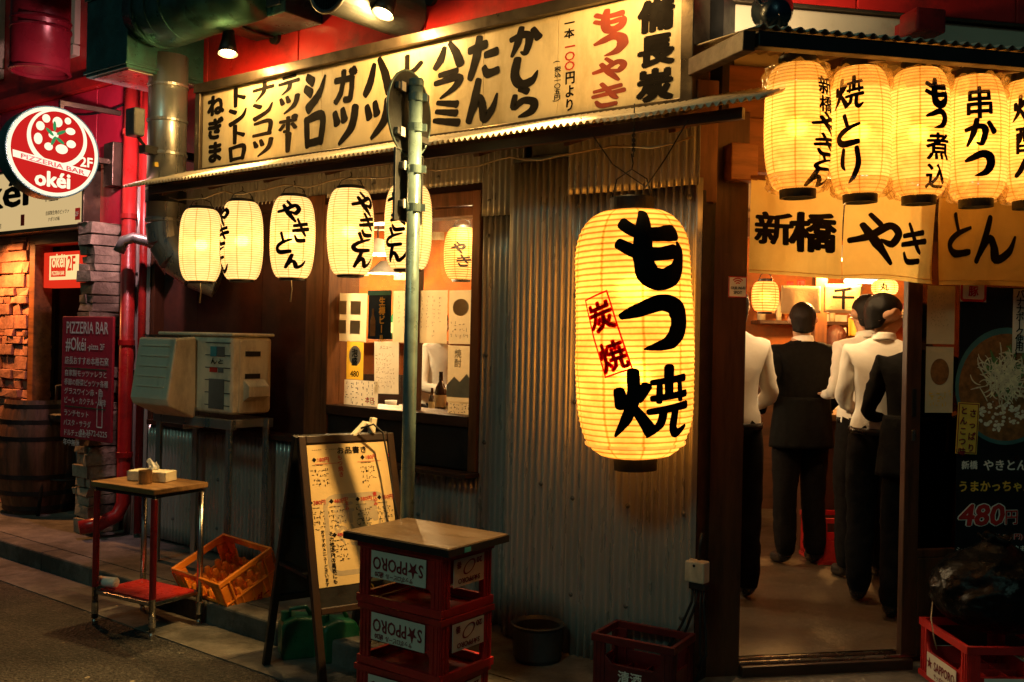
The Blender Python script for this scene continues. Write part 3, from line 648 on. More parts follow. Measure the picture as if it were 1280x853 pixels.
rr = random.Random(4); PL0, PL1 = LW.hit(95, 480, .26)[0], -3.90
b = ledge_stones(-8.5, -5.30, .12, 2.34, .04, .2, rr); bl(b, 'brick_cladding', M['brick'], pz, bevel=.005)
b = ledge_stones(PL0, PL1, .12, 2.36, .26, .26, rr); bl(b, 'stone_cladding', M['stone'], pz, bevel=.006)
b = MB(); b.box(PL0 + .03, PL1 - .02, -.215, .15, .12, 2.34); b.box(-8.5, -5.3, .0, .2, .12, 2.34); bl(b, 'mortar_core', M['black'], pz)
b = MB(); b.box(-5.29, -5.20, -.03, .12, .12, 2.30); b.box(-5.29, PL0 - .03, -.03, .12, 2.26, 2.35); bl(b, 'door_frame', M['wood_h'], pz, bevel=.005)
b = MB(); b.box(-5.3, -3.6, 1.2, 1.3, .1, 2.5); b.box(-5.35, -5.25, .21, 1.2, .1, 2.5); b.box(-3.9, -3.82, .21, 1.2, .1, 2.5); b.box(-5.3, -3.85, .1, 1.3, 2.36, 2.45); bl(b, 'hallway', M['greydark'], pz)
dr = bpy.data.objects.new('door', None); C.objects.link(dr); dr.parent = pz; dr.matrix_local = LM
b = MB(); b.box(-4.86, -4.62, .25, .29, .13, 2.24); b.build('leaf', M['teal_door'], dr, bevel=.004)
b = MB(); b.box(-4.835, -4.81, .23, .248, 1.0, 1.25); b.build('handle', M['steel'], dr, bevel=.003)
# awning: one corrugated sheet on a dark rafter frame
aw = onL('awning', 'long rusty corrugated metal awning sloping out below the menu signboard', 'awning')
S0, S1 = -3.10, 1.262
def awn(u, v):
    s_ = S0 + (S1 - S0) * u; d_ = .10 + .42 * v
    return Vector((s_, -d_, 2.655 - .145 * v + .0085 * math.sin(2 * math.pi * s_ / .034) + .006 * noise.noise(Vector((s_ * 2, v, 0)))))
MB().grid(awn, 1100, 3).build('roof_sheet', M['awning'], aw, smooth=True, solid=.0018)
f = MB(); f.box(S0 + .22, S1 - .1, -.47, -.44, 2.455, 2.50); f.build('front_rail', M['wood_dark_h'], aw, bevel=.003)
f = MB(); f.box(S0 + .22, S1 - .45, -.14, -.10, 2.56, 2.63); f.build('wall_plate', M['wood_dark_h'], aw, bevel=.003)
for i in range(8):
    x = S0 + .3 + i * .52
    f = MB(); f.bar((x, -.12, 2.585), (x, -.44, 2.47), .035, .06); f.build('rafter', M['wood_dark'], aw, bevel=.003)
wr = MB(); pts = []
for i in range(40):
    x = S0 + .35 + i * .094; pts.append((x, -.40, 2.43 - .028 * abs(math.sin(i * .55)) - .006 * math.sin(i * 1.9)))
wr.tube(pts, .0045, 6); wr.build('wire', M['wire'], aw, smooth=True)

# ================================================================== LANTERNS
def lantern_shape(Rm, H, cap, n=3.2, wob=0.0, seed=0):
    def rf(z):
        t = min(max(z / H, 0), 1); a = abs(2 * t - 1); return cap + (Rm - cap) * max(0, 1 - a ** n) ** .5
    return rf
def lantern_body(name, m, rf, H, ribs, parent, seg=56, sag=.0028, wob=.012, seed=0):
    n = int(H * ribs * 4) + 2; mb = MB(); vs = []; fs = []
    # rings follow the shoulders closely
    zs = [H * i / n for i in range(n + 1)]
    for z in zs:
        r0 = rf(z) - sag * abs(math.cos(math.pi * z * ribs))
        for j in range(seg):
            a = 2 * math.pi * j / seg
            q = 1 + wob * noise.noise(Vector((math.cos(a) * 1.6 + seed, math.sin(a) * 1.6, z * 5))) + .35 * wob * noise.noise(Vector((math.cos(a) * 6 + seed, math.sin(a) * 6, z * 9)))
            vs.append((r0 * q * math.cos(a), r0 * q * math.sin(a), z))
    for i in range(n):
        for j in range(seg):
            j2 = (j + 1) % seg; fs.append((i * seg + j, i * seg + j2, (i + 1) * seg + j2, (i + 1) * seg + j))
    return mb.add(vs, fs).build('paper_body', m, parent, smooth=True)
def lantern(name, label, cat, group, top, Rm, H, m, ribs, cap, capw, power, chars, phi=0.0, n=3.2, lean=(0, 0), wob=.012, seed=0, hook=.10, tassel=False, wrap=False, extra=None, ink='ink', sag=.0028, bold=.035):
    t = thing(name, label, cat, top, 0, group); t.rotation_euler = (lean[0], lean[1], 0)
    t.location = Vector(top)
    rf = lantern_shape(Rm, H, cap, n); body = lantern_body('paper_body', m, rf, H, ribs, t, seed=seed, wob=wob, sag=sag); body.location = (0, 0, -H)
    MB().lathe([(cap * .80, -.004), (cap * 1.04, -.004), (cap * 1.04, capw), (cap * .98, capw + .004), (cap * .80, capw + .004), (cap * .80, -.004)], 36, (0, 0, 0), caps=False).build('top_ring', M['black'], t, smooth=False)
    MB().lathe([(cap * .80, -H - capw), (cap * 1.0, -H - capw), (cap * 1.02, -H + .004), (cap * .80, -H + .004), (cap * .80, -H - capw)], 36, (0, 0, 0), caps=False).build('bottom_ring', M['black'], t)
    h = MB(); h.tube([(-cap * .95, 0, capw), (-cap * .7, 0, capw + hook * .5), (0, 0, capw + hook * .75), (cap * .7, 0, capw + hook * .5), (cap * .95, 0, capw)], .0028, 6)
    h.tube([(0, 0, capw + hook * .74), (.006, 0, capw + hook * .9), (0, 0, capw + hook * 1.15)], .003, 6); h.build('wire_handle', M['iron'], t, smooth=True)
    d0 = math.atan2(-top[0], top[1])       # turned so that phi = 0 faces the street
    yaw = d0 + phi
    def place(x, z, k):
        zz = min(max(z, .002), H - .002); rr = rf(zz) * 1.0 + .0016 + k; a = yaw + x / Rm
        qa = a - math.pi / 2; q = 1 + wob * noise.noise(Vector((math.cos(qa) * 1.6 + seed, math.sin(qa) * 1.6, zz * 5))) + .35 * wob * noise.noise(Vector((math.cos(qa) * 6 + seed, math.sin(qa) * 6, zz * 9)))
        return Vector((rr * q * math.sin(a), -rr * q * math.cos(a), zz - H))
    if chars:
        L = []
        for ch, x, zt, wd, ht in chars:
            if ch in BR: put_brush(L, ch, x, H - zt, wd, ht, 1.2)
            else: put_glyph(L, ch, x, H - zt - ht, ht, bold, wd / ht)
        lettering(L, place, 'lettering', M[ink], t, sub=.02)
    if extra: extra(t, place, H, rf)
    if tassel:
        MB().tube([(0, 0, -H - capw), (.004, 0, -H - capw - .05), (-.003, 0, -H - capw - .12)], [.003, .003, .005], 6).build('tassel', M['wire'], t, smooth=True)
    if wrap:                                 # crumpled clear bag gathered round top and bottom
        def film(u, v):
            a = 2 * math.pi * u; z = H * (.985 - .17 * v); r0 = rf(z) + .008 + .016 * (1 - v) + .034 * noise.noise(Vector((math.cos(a) * 5 + seed, math.sin(a) * 5, v * 3))) * (1 - .55 * v)
            return Vector((r0 * math.cos(a), r0 * math.sin(a), z - H + .02 * (1 - v) * noise.noise(Vector((a * 3, seed, 0)))))
        def film2(u, v):
            a = 2 * math.pi * u; z = H * (.012 + .11 * v); r0 = rf(z) + .006 + .012 * (1 - v) + .024 * noise.noise(Vector((math.cos(a) * 5 + seed, math.sin(a) * 5, 9 + v * 3))) * (1 - .55 * v)
            return Vector((r0 * math.cos(a), r0 * math.sin(a), z - H - .012 * (1 - v)))
        MB().grid(film, 72, 8).build('plastic_cover', M['film'], t, smooth=True); MB().grid(film2, 72, 6).build('plastic_cover', M['film'], t, smooth=True)
    for k in ([.5] if H < .8 else [.33, .68]):
        lamp('bulb', 'POINT', power / (1 if H < .8 else 2), (1, .74, .34), (0, 0, -H * (1 - k)), t, size=.035 if H < .8 else .06)
    return t
m_, t_, o_ = nodes('translucent_red_ink'); q_ = N(t_, 'ShaderNodeBsdfTranslucent'); q_.inputs[0].default_value = (.75, .012, .008, 1); q2_ = N(t_, 'ShaderNodeBsdfDiffuse'); q2_.inputs[0].default_value = (.4, .015, .01, 1)
q3_ = N(t_, 'ShaderNodeMixShader'); q3_.inputs[0].default_value = .25; t_.links.new(q_.outputs[0], q3_.inputs[1]); t_.links.new(q2_.outputs[0], q3_.inputs[2]); t_.links.new(q3_.outputs[0], o_.inputs[0]); M['stamp'] = m_
m_, t_, o_ = nodes('clear_film')
fx = N(t_, 'ShaderNodeBsdfTransparent'); fx.inputs[0].default_value = (.93, .86, .70, 1); fg = N(t_, 'ShaderNodeBsdfGlossy'); fg.inputs['Roughness'].default_value = .18; fd = N(t_, 'ShaderNodeBsdfTranslucent'); fd.inputs[0].default_value = (1, .72, .28, 1)
fm = N(t_, 'ShaderNodeMixShader'); fm.inputs[0].default_value = .35; t_.links.new(fg.outputs[0], fm.inputs[1]); t_.links.new(fd.outputs[0], fm.inputs[2])
fm2 = N(t_, 'ShaderNodeMixShader'); fm2.inputs[0].default_value = .42; t_.links.new(fx.outputs[0], fm2.inputs[1]); t_.links.new(fm.outputs[0], fm2.inputs[2]); t_.links.new(fm2.outputs[0], o_.inputs[0]); M['film'] = m_

YK = [('や', -.095, .035, .135, .115), ('き', .0, .135, .095, .125), ('と', -.10, .215, .10, .115), ('ん', -.045, .335, .13, .075)]
YK2 = [('や', -.07, .03, .14, .12), ('き', -.03, .14, .11, .12), ('と', -.075, .245, .12, .10), ('ん', -.06, .34, .13, .085)]
GA = 'small cream lanterns under the long awning'
small = [  # px centre, py top, py bottom, half width px, chars, phi, label
    (251, 262, 352, 26.5, None, 0, 'cream paper lantern with no writing facing the street, hung before the metal duct'),
    (301.5, 253, 350, 26.5, YK2, -1.25, 'cream paper lantern beside the blank one, black writing turned mostly away'),
    (366, 247, 348, 28, YK, 0.0, 'cream paper lantern with four black characters staggered across its front, above the outdoor unit'),
    (437, 237, 344, 29.5, YK2, .62, 'cream paper lantern with black writing on its window side, at the window corner'),
    (510, 232, 337, 30, YK2, -.55, 'cream paper lantern half hidden behind the street sign pole'),
]
for i, (cx, y0, y1, hw, ch, phi, lab) in enumerate(small):
    s_ = LW.hit(cx, 300, .40)[0]; top = LW.w(s_, .40, 0); z0 = LW.hit(cx, y0, .40)[1]; z1 = LW.hit(cx, y1, .40)[1]
    H = z0 - z1; Rm = hw / F * top.y; k = H / .46
    chs = [(c, x * k, z * k, wd * k, ht * k) for c, x, z, wd, ht in ch] if ch else None
    lantern('paper_lantern', lab, 'lantern', GA, (top.x, top.y, z0), Rm, H, M['paper'], 78, Rm * .56, .012, .42, chs, phi, n=2.9, seed=i * 3.1, tassel=i in (0, 2), hook=.07, lean=(0, random.uniform(-.02, .02)), wob=.02)

GE = 'amber lanterns in a row over the entrance'
ent = [
    (995, 82, 238, 41, [('新', -.03, .07, .10, .085), ('橋', -.03, .155, .10, .075), ('や', -.06, .235, .17, .09), ('き', -.05, .325, .15, .09), ('と', -.05, .41, .13, .07), ('ん', -.08, .475, .17, .07)], .85, 'amber entrance lantern at the corner end of its row, bare paper facing out', 55),
    (1072, 86, 244, 38.5, [('焼', -.07, .06, .125, .14), ('と', -.06, .225, .105, .13), ('り', -.05, .365, .10, .145)], -.30, 'amber lantern over the entrance with three characters, a pronged kanji above two kana', 55),
    (1147, 88, 246, 38, [('も', -.06, .07, .11, .12), ('つ', -.06, .195, .10, .09), ('煮', -.06, .29, .115, .12), ('込', -.06, .42, .11, .11)], .66, 'amber lantern over the entrance with its writing turned to one side beside the skewer lantern', 55),
    (1217, 97, 250, 37.5, [('串', -.06, .06, .125, .15), ('か', -.055, .215, .12, .12), ('つ', -.06, .35, .12, .12)], .12, 'amber lantern over the entrance with the tall skewer character at its top', 55),
    (1286, 102, 252, 37.5, [('焼', -.07, .08, .12, .13), ('酎', -.06, .22, .12, .13), ('ハ', -.06, .36, .11, .10)], .0, 'amber lantern cut off by the edge of the view, last over the entrance', 55),
]
for i, (cx, y0, y1, hw, ch, phi, lab, _) in enumerate(ent):
    s_ = RW.hit(cx, 160, .46)[0]; top = RW.w(s_, .46, 0); z0 = RW.hit(cx, y0, .46)[1]; z1 = RW.hit(cx, y1, .46)[1]; H = z0 - z1; Rm = hw / F * top.y; k = H / .55
    chs = [(c, x * k, z * k, wd * k, ht * k) for c, x, z, wd, ht in ch]
    lantern('paper_lantern', lab, 'lantern', GE, (top.x, top.y, z0), Rm, H, M['paper_amber'], 70, Rm * .54, .032, .55, chs, phi, n=3.3, seed=20 + i * 2.7, hook=.05, lean=(0, -.021 + random.uniform(-.01, .01)), wob=.022, wrap=True, bold=.032)

# the large lantern
s_ = LW.hit(787, 420, .48)[0]; top = LW.w(s_, .48, 0); Z0 = LW.hit(783, 264, .48)[1]; Z1 = LW.hit(792, 573, .48)[1]; HB = Z0 - Z1; RB = 74 / F * top.y
ppm = F / top.y
def big_extra(t, place, H, rf):
    fl = []      # red stamp: slanted frame with two characters
    a0 = R(-19); cx, cz = -.112, H - (418 - 264) / ppm; hw, hh = .060, .163
    def rot(x, z): return (cx + x * math.cos(a0) - z * math.sin(-a0) * -1, cz + x * math.sin(a0) * -1 * -1 + z * math.cos(a0))
    def rt(x, z): c, s = math.cos(R(18)), math.sin(R(18)); return (cx + x * c + z * -s, cz + x * s + z * c)
    for x0, x1, z0, z1 in ((-hw, hw, hh - .007, hh), (-hw, hw, -hh, -hh + .007), (-hw, -hw + .007, -hh + .0071, hh - .0071), (hw - .007, hw, -hh + .0071, hh - .0071)):
        fl.append(([(*rt(x0, z0), 0), (*rt(x1, z0), 0), (*rt(x1, z1), 0), (*rt(x0, z1), 0)], [(0, 1, 2), (0, 2, 3)]))
    q = []; put_glyph(q, '炭', -.058, .015, .125, .05, .92); put_glyph(q, '焼', -.058, -.148, .125, .045, .92)
    for vs, fs in q: fl.append(([(*rt(x, z), k) for x, z, k in vs], fs))
    lettering(fl, place, 'red_stamp', M['stamp'], t, sub=.02)
    # faint seams of the paper are in the material; hem band near the bottom
    MB().lathe([(rf(.055) + .003, -H + .05), (rf(.062) + .006, -H + .057), (rf(.07) + .003, -H + .066)], 56, caps=False).build('hem', M['paper_big'], t, smooth=True)
def cpx(x): return math.asin(max(-1, min(1, (x - 788) / 75))) * RB
big = []
for ch, x0, x1, y0, y1 in (('も', 769, 849, 275, 363), ('つ', 771, 848, 372, 442), ('焼', 762, 850, 457, 543)):
    big.append((ch, cpx(x0), (y0 - 264) / ppm, cpx(x1) - cpx(x0), (y1 - y0) / ppm))
lantern('paper_lantern', 'huge glowing paper lantern with bold black characters and a slanted red stamp', 'lantern', None, (top.x, top.y, Z0), RB, HB, M['paper_big'], 42, RB * .36, .05, 3.3, big, 0.0, n=5.5, lean=(0, R(-1.9)), wob=.03, seed=50, hook=.16, extra=big_extra, sag=.005)
ch = onL('lantern_chain', 'thin wire and hook chain holding the huge lantern from the awning', 'chain', s_, .48, Z0)
for pts in ([(.0, 0, .22), (.0, .0, .44)], [(-.28, .02, .42), (-.1, 0, .20), (.05, 0, .10)], [(.26, -.02, .34), (.15, 0, .2), (.06, 0, .09)]):
    mb = MB(); mb.tube(pts, .003, 6); mb.build('wire', M['iron'], ch, smooth=True)
for i in range(5): mb = MB(); mb.lathe([(.004, -.009), (.008, -.004), (.008, .004), (.004, .009)], 8, (0, 0, .25 + i * .02)); mb.build('link', M['iron'], ch)

# curtain (noren) over the door
cu = onR('door_curtain', 'mustard cloth shop curtain with bold black writing hung across the doorway', 'curtain', 0, .10, 0)
rod = MB(); rod.tube([(.13, -.01, 2.315), (3.0, -.01, 2.30)], .013, 10); rod.build('rod', M['wood_h'], cu, smooth=True)
edges = [(935, 1053), (1054, 1168), (1169, 1290), (1291, 1400)]
texts = [[('新', 946, 990, 262, 306), ('橋', 990, 1042, 262, 316)], [('や', 1064, 1122, 268, 330), ('き', 1126, 1158, 280, 330)], [('と', 1182, 1212, 268, 322), ('ん', 1220, 1270, 272, 330)], []]
for i, (a, c) in enumerate(edges):
    sa = RW.hit(a, 300, .10)[0]; sb = RW.hit(c, 300, .10)[0] - .007; zb = 1.895 - .004 * i
    def ywave(s, z, i=i): return -.022 * (1 - max(0, (z - 2.25) / .06)) * math.sin(s * 15 + i * 2.1 + 1.2 * math.sin(z * 4 + i)) * (2.34 - z) / .4 - .016 * noise.noise(Vector((s * 9, z * 5, i)))
    def cloth(u, v):
        s = sa + (sb - sa) * u; z = 2.318 - .008 * s + (zb + .006 * math.sin(s * 9 + i) - 2.318) * v; return Vector((s, ywave(s, z) - .016, z))
    pn = MB().grid(cloth, 40, 26).build('cloth_panel', M['cloth'], cu, smooth=True)
    hm = MB()
    for zz in (0.012,):
        hm.tube([(sa + (sb - sa) * u / 30, ywave(sa + (sb - sa) * u / 30, zb + zz) - .0185, zb + zz + .006 * math.sin((sa + (sb - sa) * u / 30) * 9 + i)) for u in range(31)], .0018, 5)
    hm.build('hem', M['cloth'], pn)
    L = []
    for chx, x0, x1, y0, y1 in texts[i]:
        p0 = RW.hit(x0, y0, .116); p1 = RW.hit(x1, y1, .116)
        if chx in BR: put_brush(L, chx, p0[0], p0[1], p1[0] - p0[0], p0[1] - p1[1], 1.0)
        else: put_glyph(L, chx, p0[0] - .01, p1[1], p0[1] - p1[1], .04, (p1[0] - p0[0] + .02) / (p0[1] - p1[1]))
    if L: lettering(L, lambda x, z, k: Vector((x, ywave(x, z) - .0195 - k, z)), 'lettering', M['ink'], pn, sub=.03)

# ================================================================== SIGNS
# long menu board over the awning
sg = onL('menu_signboard', 'long cream signboard with columns of bold brush writing over the awning', 'signboard')
xs = [-2.775, -1.62, -.40, .06, .727]
for i in range(4): fc = MB(); fc.box(xs[i] + .0015, xs[i + 1] - .0015, -.15, -.13, 2.653, 3.14); fc.build('face_panel', M['sign_face'], sg)
f = MB(); f.box(-2.83, .79, -.19, -.02, 3.142, 3.20); f.box(-2.83, -2.777, -.175, -.02, 2.60, 3.14); f.box(.729, .79, -.175, -.02, 2.60, 3.14); f.box(-2.776, .728, -.175, -.02, 2.60, 2.651); f.box(-2.776, .728, -.128, -.02, 2.652, 3.141)
f.build('frame', M['bronze'], sg, bevel=.004)
cols = [('ねぎま', 257, 282, 117, 203, 'ink'), ('トントロ', 284, 311, 111, 202, 'ink'), ('ナンコツ', 314, 344, 104, 195, 'ink_soft'), ('テッポ|', 346, 376, 95, 190, 'ink_soft'),
        ('シロ', 378, 410, 91, 185, 'ink'), ('ガツ', 413, 450, 82, 180, 'ink'), ('ハツ', 453, 491, 72, 173, 'ink'), ('レバ|', 498, 533, 63, 166, 'ink'), ('ハラミ', 540, 580, 53, 158, 'ink'),
        ('たん', 582, 628, 46, 151, 'ink'), ('かしら', 634, 678, 34, 146, 'ink'), ('もつやき', 738, 787, 12, 132, 'maroon_b'), ('備長炭', 793, 848, -3, 125, 'ink')]
M['maroon_b'] = mat('brick_red_ink', (.22, .03, .012), .6, var=.3, bump=0)
BR['ツ'] = BR['ッ']
BR['|'] = [([(.52, .04), (.50, .96)], [.26, .18])]
for st, x0, x1, y0, y1, mk in cols:
    xm = (x0 + x1) / 2; xa, xb = x0 + .08 * (x1 - x0), x1 - .10 * (x1 - x0); a = LW.hit(xa, (y0 + y1) / 2, .15); c = LW.hit(xb, (y0 + y1) / 2, .15); zt = LW.hit(xm, y0, .15)[1]; zb = LW.hit(xm, y1, .15)[1]
    n = len(st); ht = (zt - zb) / (n + .05 * (n - 1)); L = []
    vchars(L, st, a[0], zt, c[0] - a[0], ht, 1.05, .068, 1.48 if n < 4 else 1.28)
    lettering(L, on_front(-.15), 'lettering', M[mk], sg)
L = []; L2 = []
def vsmall(Lx, st, px, y0, y1, wpx, bold):
    a = LW.hit(px - wpx / 2, (y0 + y1) / 2, .15); c = LW.hit(px + wpx / 2, (y0 + y1) / 2, .15); zt = LW.hit(px, y0, .15)[1]; zb = LW.hit(px, y1, .15)[1]; ht = (zt - zb) / len(st)
    for i, chx in enumerate(st):
        put_glyph(Lx, chx, a[0], zt - (i + 1) * ht, ht, bold, (c[0] - a[0]) / ht, rot=chx in ROT_V)
vsmall(L, '一本', 712, 22, 48, 13, .035); vsmall(L2, '一〇〇', 712.5, 52, 88, 13, .04); vsmall(L, '円より', 712.5, 88, 139, 13, .035); vsmall(L, '(税込一〇五円)', 697, 76, 132, 8.5, .02)
lettering(L, on_front(-.15), 'lettering', M['ink'], sg); lettering(L2, on_front(-.15), 'lettering', M['ink_red'], sg)

# round blade sign of the pizza bar
BS = LW.hit(61, 192, .50); pz_c = LW.w(BS[0], .50, BS[1]); RS = 55.5 / F * pz_c.y * 1.02
rs = thing('round_sign', 'round backlit red and cream pizza bar sign on a wall bracket', 'sign', pz_c, LW.a + math.pi / 2 - .12)
def disc(mb, r, y, n=64, a0=0, a1=2 * math.pi, cx=0, cz=0, sx=1, sz=1, th=.0012):
    mb.prism([(cx + r * sx * math.cos(a0 + (a1 - a0) * i / n), cz + r * sz * math.sin(a0 + (a1 - a0) * i / n)) for i in range(n)], y - th, y)
d = MB(); d.lathe([(RS * .985, -.09), (RS, -.085), (RS, .085), (RS * .985, .09)], 72); d.xf(Matrix.Rotation(R(90), 4, 'X')); d.build('drum', M['sign_rim'], rs, smooth=False)
d = MB(); disc(d, RS * .965, -.0905); disc(d, RS * .965, .0922); d.build('face', M['sign_white'], rs)
d = MB(); disc(d, RS * .89, -.0922); d.build('red_field', M['sign_red'], rs)
d = MB(); disc(d, RS * .64, -.0940, cx=RS * .07, cz=RS * .30); d.build('plate_ring', M['sign_white'], rs)
d = MB(); disc(d, RS * .56, -.0958, cx=RS * .07, cz=RS * .33); d.build('pizza', M['sign_red'], rs)
d = MB(); rq = random.Random(3)
for ax, az, q in ((-.30, .52, .10), (.06, .66, .11), (.34, .50, .10), (-.34, .24, .11), (-.12, .10, .10), (.16, .08, .11), (.36, .22, .09), (-.02, .36, .10), (-.18, .70, .08), (.28, .72, .07)):
    disc(d, RS * q, -.0976, 14, cx=RS * ax, cz=RS * az, sx=rq.uniform(.8, 1.2), sz=rq.uniform(.75, 1.2))
d.build('cheese', M['sign_white'], rs)
d = MB()
for ax, az, an in ((-.10, .42, 2.4), (.14, .44, .5), (.12, .26, -.6), (-.02, .24, 4.3), (.0, .56, 1.6)):
    pts = [(RS * (ax + .11 * math.cos(t) * math.cos(an) - .035 * math.sin(t) * math.sin(an)), RS * (az + .11 * math.cos(t) * math.sin(an) + .035 * math.sin(t) * math.cos(an))) for t in [i * math.pi / 8 for i in range(16)]]
    d.prism(pts, -.0996, -.0984)
d.build('basil', M['sign_green'], rs)
bd = MB(); bd.prism([(-RS * .855, -RS * .07), (-RS * .845, -RS * .22), (RS * .74, -RS * .45), (RS * .80, -RS * .31)], -.0992, -.0978); bd.build('band', M['sign_white'], rs)
L = []; htext(L, 'PIZZERIA BAR', -RS * .70, -RS * .235, RS * .14, .03, width=RS * 1.36)
L = [([(x, z - .145 * (x + RS * .7), k) for x, z, k in vs], fs) for vs, fs in L]
lettering(L, on_front(-.0994), 'lettering', M['maroon'], rs)
L = []; htext(L, 'okéi', -RS * .40, -RS * .80, RS * .46, .04, width=RS * .74); htext(L, '2F', RS * .56, -RS * .26, RS * .30, .03, width=RS * .27)
lettering(L, on_front(-.0996), 'lettering', M['sign_white'], rs)
br = MB(); br.bar((RS * .2, 0, RS + .05), (.52, 0, RS + .05), .035, .035); br.bar((RS * .25, 0, RS - .02), (RS * .25, 0, RS + .07), .03, .03); br.build('bracket', M['bronze'], rs, bevel=.004); br = MB(); br.bar((.47, 0, -.18), (.47, 0, .14), .1, .16); br.bar((RS * .9, 0, .0), (.47, 0, .0), .04, .04); br.build('mounting_box', M['bronze'], rs, bevel=.004)

# long fascia sign of the pizza bar
fs_ = onL('fascia_signboard', 'cream pizza bar signboard with loose brush lettering behind the round sign', 'signboard')
z0, z1 = LW.hit(108, 284, .14)[1], LW.hit(108, 200, .14)[1] + .02; sr = LW.hit(107, 240, .14)[0]
b = MB(); b.box(-7.4, sr - .03, -.14, -.03, z0 + .03, z1 - .02); M['fascia_glow'] = glow('glowing_cream_fascia', (.80, .56, .25), .26); b.build('face', M['fascia_glow'], fs_)  # cream face with even emission
b = MB(); b.box(-7.44, sr, -.155, -.02, z0, z0 + .029); b.box(-7.44, sr, -.155, -.02, z1 - .019, z1); b.box(sr - .029, sr, -.155, -.02, z0 + .03, z1 - .02); b.build('frame', M['bronze'], fs_, bevel=.004)
L = []; sk = LW.hit(-30, 250, .14)[0]
htext(L, 'okéi', LW.hit(-45, 250, .14)[0], z0 + .20, .34, .03, width=LW.hit(35, 250, .14)[0] - LW.hit(-45, 250, .14)[0])
htext(L, '美味しいピザ', LW.hit(-20, 284, .14)[0], z0 + .11, .045, .01); htext(L, 'とワインのお店', LW.hit(-20, 284, .14)[0], z0 + .055, .045, .01)
htext(L, '自家製生地のピッツァ', LW.hit(57, 275, .14)[0], z0 + .12, .036, .008); htext(L, 'ナポリの味', LW.hit(60, 280, .14)[0], z0 + .07, .036, .008)
htext(L, 'Pizza', LW.hit(57, 240, .14)[0], z0 + .22, .10, .01)
lettering(L, on_front(-.14), 'lettering', M['ink'], fs_)
b = MB(); q = LW.hit(94, 275, .14)[0]; b.box(q, q + .07, -.1418, -.1405, z0 + .06, z0 + .15); b.build('floor_tag', M['ink_red'], fs_); b = MB(); q = LW.hit(26, 279, .14)[0]; b.box(q, q + .06, -.1418, -.1405, z0 + .06, z0 + .15); b.build('floor_tag', M['ink_red'], fs_)
L = []; htext(L, '2F', LW.hit(94.5, 275, .14)[0], z0 + .085, .05, .02); lettering(L, on_front(-.1422), 'tag_lettering', M['paper_white'], fs_)

# small lit box in the pizza bar doorway
p0 = LW.hit(54, 360, -.03); p1 = LW.hit(103, 313, -.03)
bxs = onL('light_box', 'small lit red box sign above the dark pizza bar doorway', 'sign', p0[0], -.03, p0[1])
wd, hh = p1[0] - p0[0], p1[1] - p0[1]
b = MB(); b.box(0, wd, -.0, .10, 0, hh); b.build('box', M['box_red'], bxs, bevel=.006)
b = MB(); b.box(.10, wd * .99 - .04, -.003, -.0005, .06, hh - .03); b.build('panel', M['box_cream'], bxs)
b = MB(); b.box(.13, wd * .60, -.0055, -.0035, .085, hh - .05); b.build('logo_field', M['box_red'], bxs)
L = []; htext(L, 'okéi', .145, .15, .15, .03, width=wd * .60 - .16); htext(L, 'PIZZERIA BAR', .145, .095, .045, .02, width=wd * .60 - .16); lettering(L, on_front(-.0058), 'lettering', M['box_cream'], bxs)
L = []; htext(L, '2F', wd * .64, .12, .16, .03, width=wd * .2); lettering(L, on_front(-.0033), 'lettering', M['box_red'], bxs)

# maroon chalk menu leaning on the stone pillar
pa = at(79, 548, LW.w(-4.42, .36, 0).y); pb = at(137, 552, LW.w(-4.10, .36, 0).y)
mbz = thing('menu_board', 'maroon chalk menu board hanging on the stone pillar', 'sign', LW.w(LW.hit(80, 470, .33)[0], .33, 0), LW.a + .06)
hw0 = LW.hit(137, 470, .33)[0] - LW.hit(80, 470, .33)[0]; zb = LW.hit(100, 548, .3)[1]; zt = LW.hit(108, 396, .3)[1]
b = MB(); b.box(0, hw0, -.02, 0, zb, zt); bo = b.build('panel', M['board_red'], mbz, bevel=.004)
fq = hw0 / .60
def chalk_line(L, nm='lettering'):
    lettering([([(x * fq, z, k) for x, z, k in vs], fs) for vs, fs in L], on_front(-.02), nm, M['chalk'], mbz)
for st_, x, z, sz, bo_, wd in (('PIZZERIA BAR', .05, zt - .13, .12, .012, .50), ('#Okéi', .05, zt - .25, .13, .02, .24), ('-pizza 2F', .31, zt - .235, .06, .012, .2), ('店長おすすめ本格石窯', .04, zt - .34, .06, .012, .52), ('自家製モッツァレラと', .04, zt - .425, .05, .010, .50), ('季節の野菜ピッツァ各種', .04, zt - .49, .05, .010, .52), ('グラスワイン赤・白', .04, zt - .555, .05, .010, .46), ('ビール・カクテル・珈琲', .04, zt - .62, .05, .010, .50),
        ('ランチセット', .04, zt - .71, .05, .010, .30), ('パスタ・サラダ', .04, zt - .78, .05, .010, .33), ('ドルチェ盛合せ', .04, zt - .85, .05, .010, .32), ('年中無休', .04, zt - .92, .05, .010, .20), ('03-3572-6225', .24, zb + .03, .055, .010, .32)):
    L = []; htext(L, st_, x, z, sz, bo_, width=wd); chalk_line(L)
L = []
b2 = [(.44, zb + .10), (.44, zb + .24), (.458, zb + .28), (.458, zb + .36), (.482, zb + .36), (.482, zb + .28), (.50, zb + .24), (.50, zb + .10)]
for i in range(8):
    (x0, q0), (x1, q1) = b2[i], b2[(i + 1) % 8]; dx, dz = x1 - x0, q1 - q0; l = math.hypot(dx, dz); nx, nz = -dz / l * .004, dx / l * .004
    L.append(([(x0 - nx, q0 - nz, 0), (x1 - nx, q1 - nz, 0), (x1 + nx, q1 + nz, 0), (x0 + nx, q0 + nz, 0)], [(0, 1, 2), (0, 2, 3)]))
chalk_line(L, 'bottle_drawing')
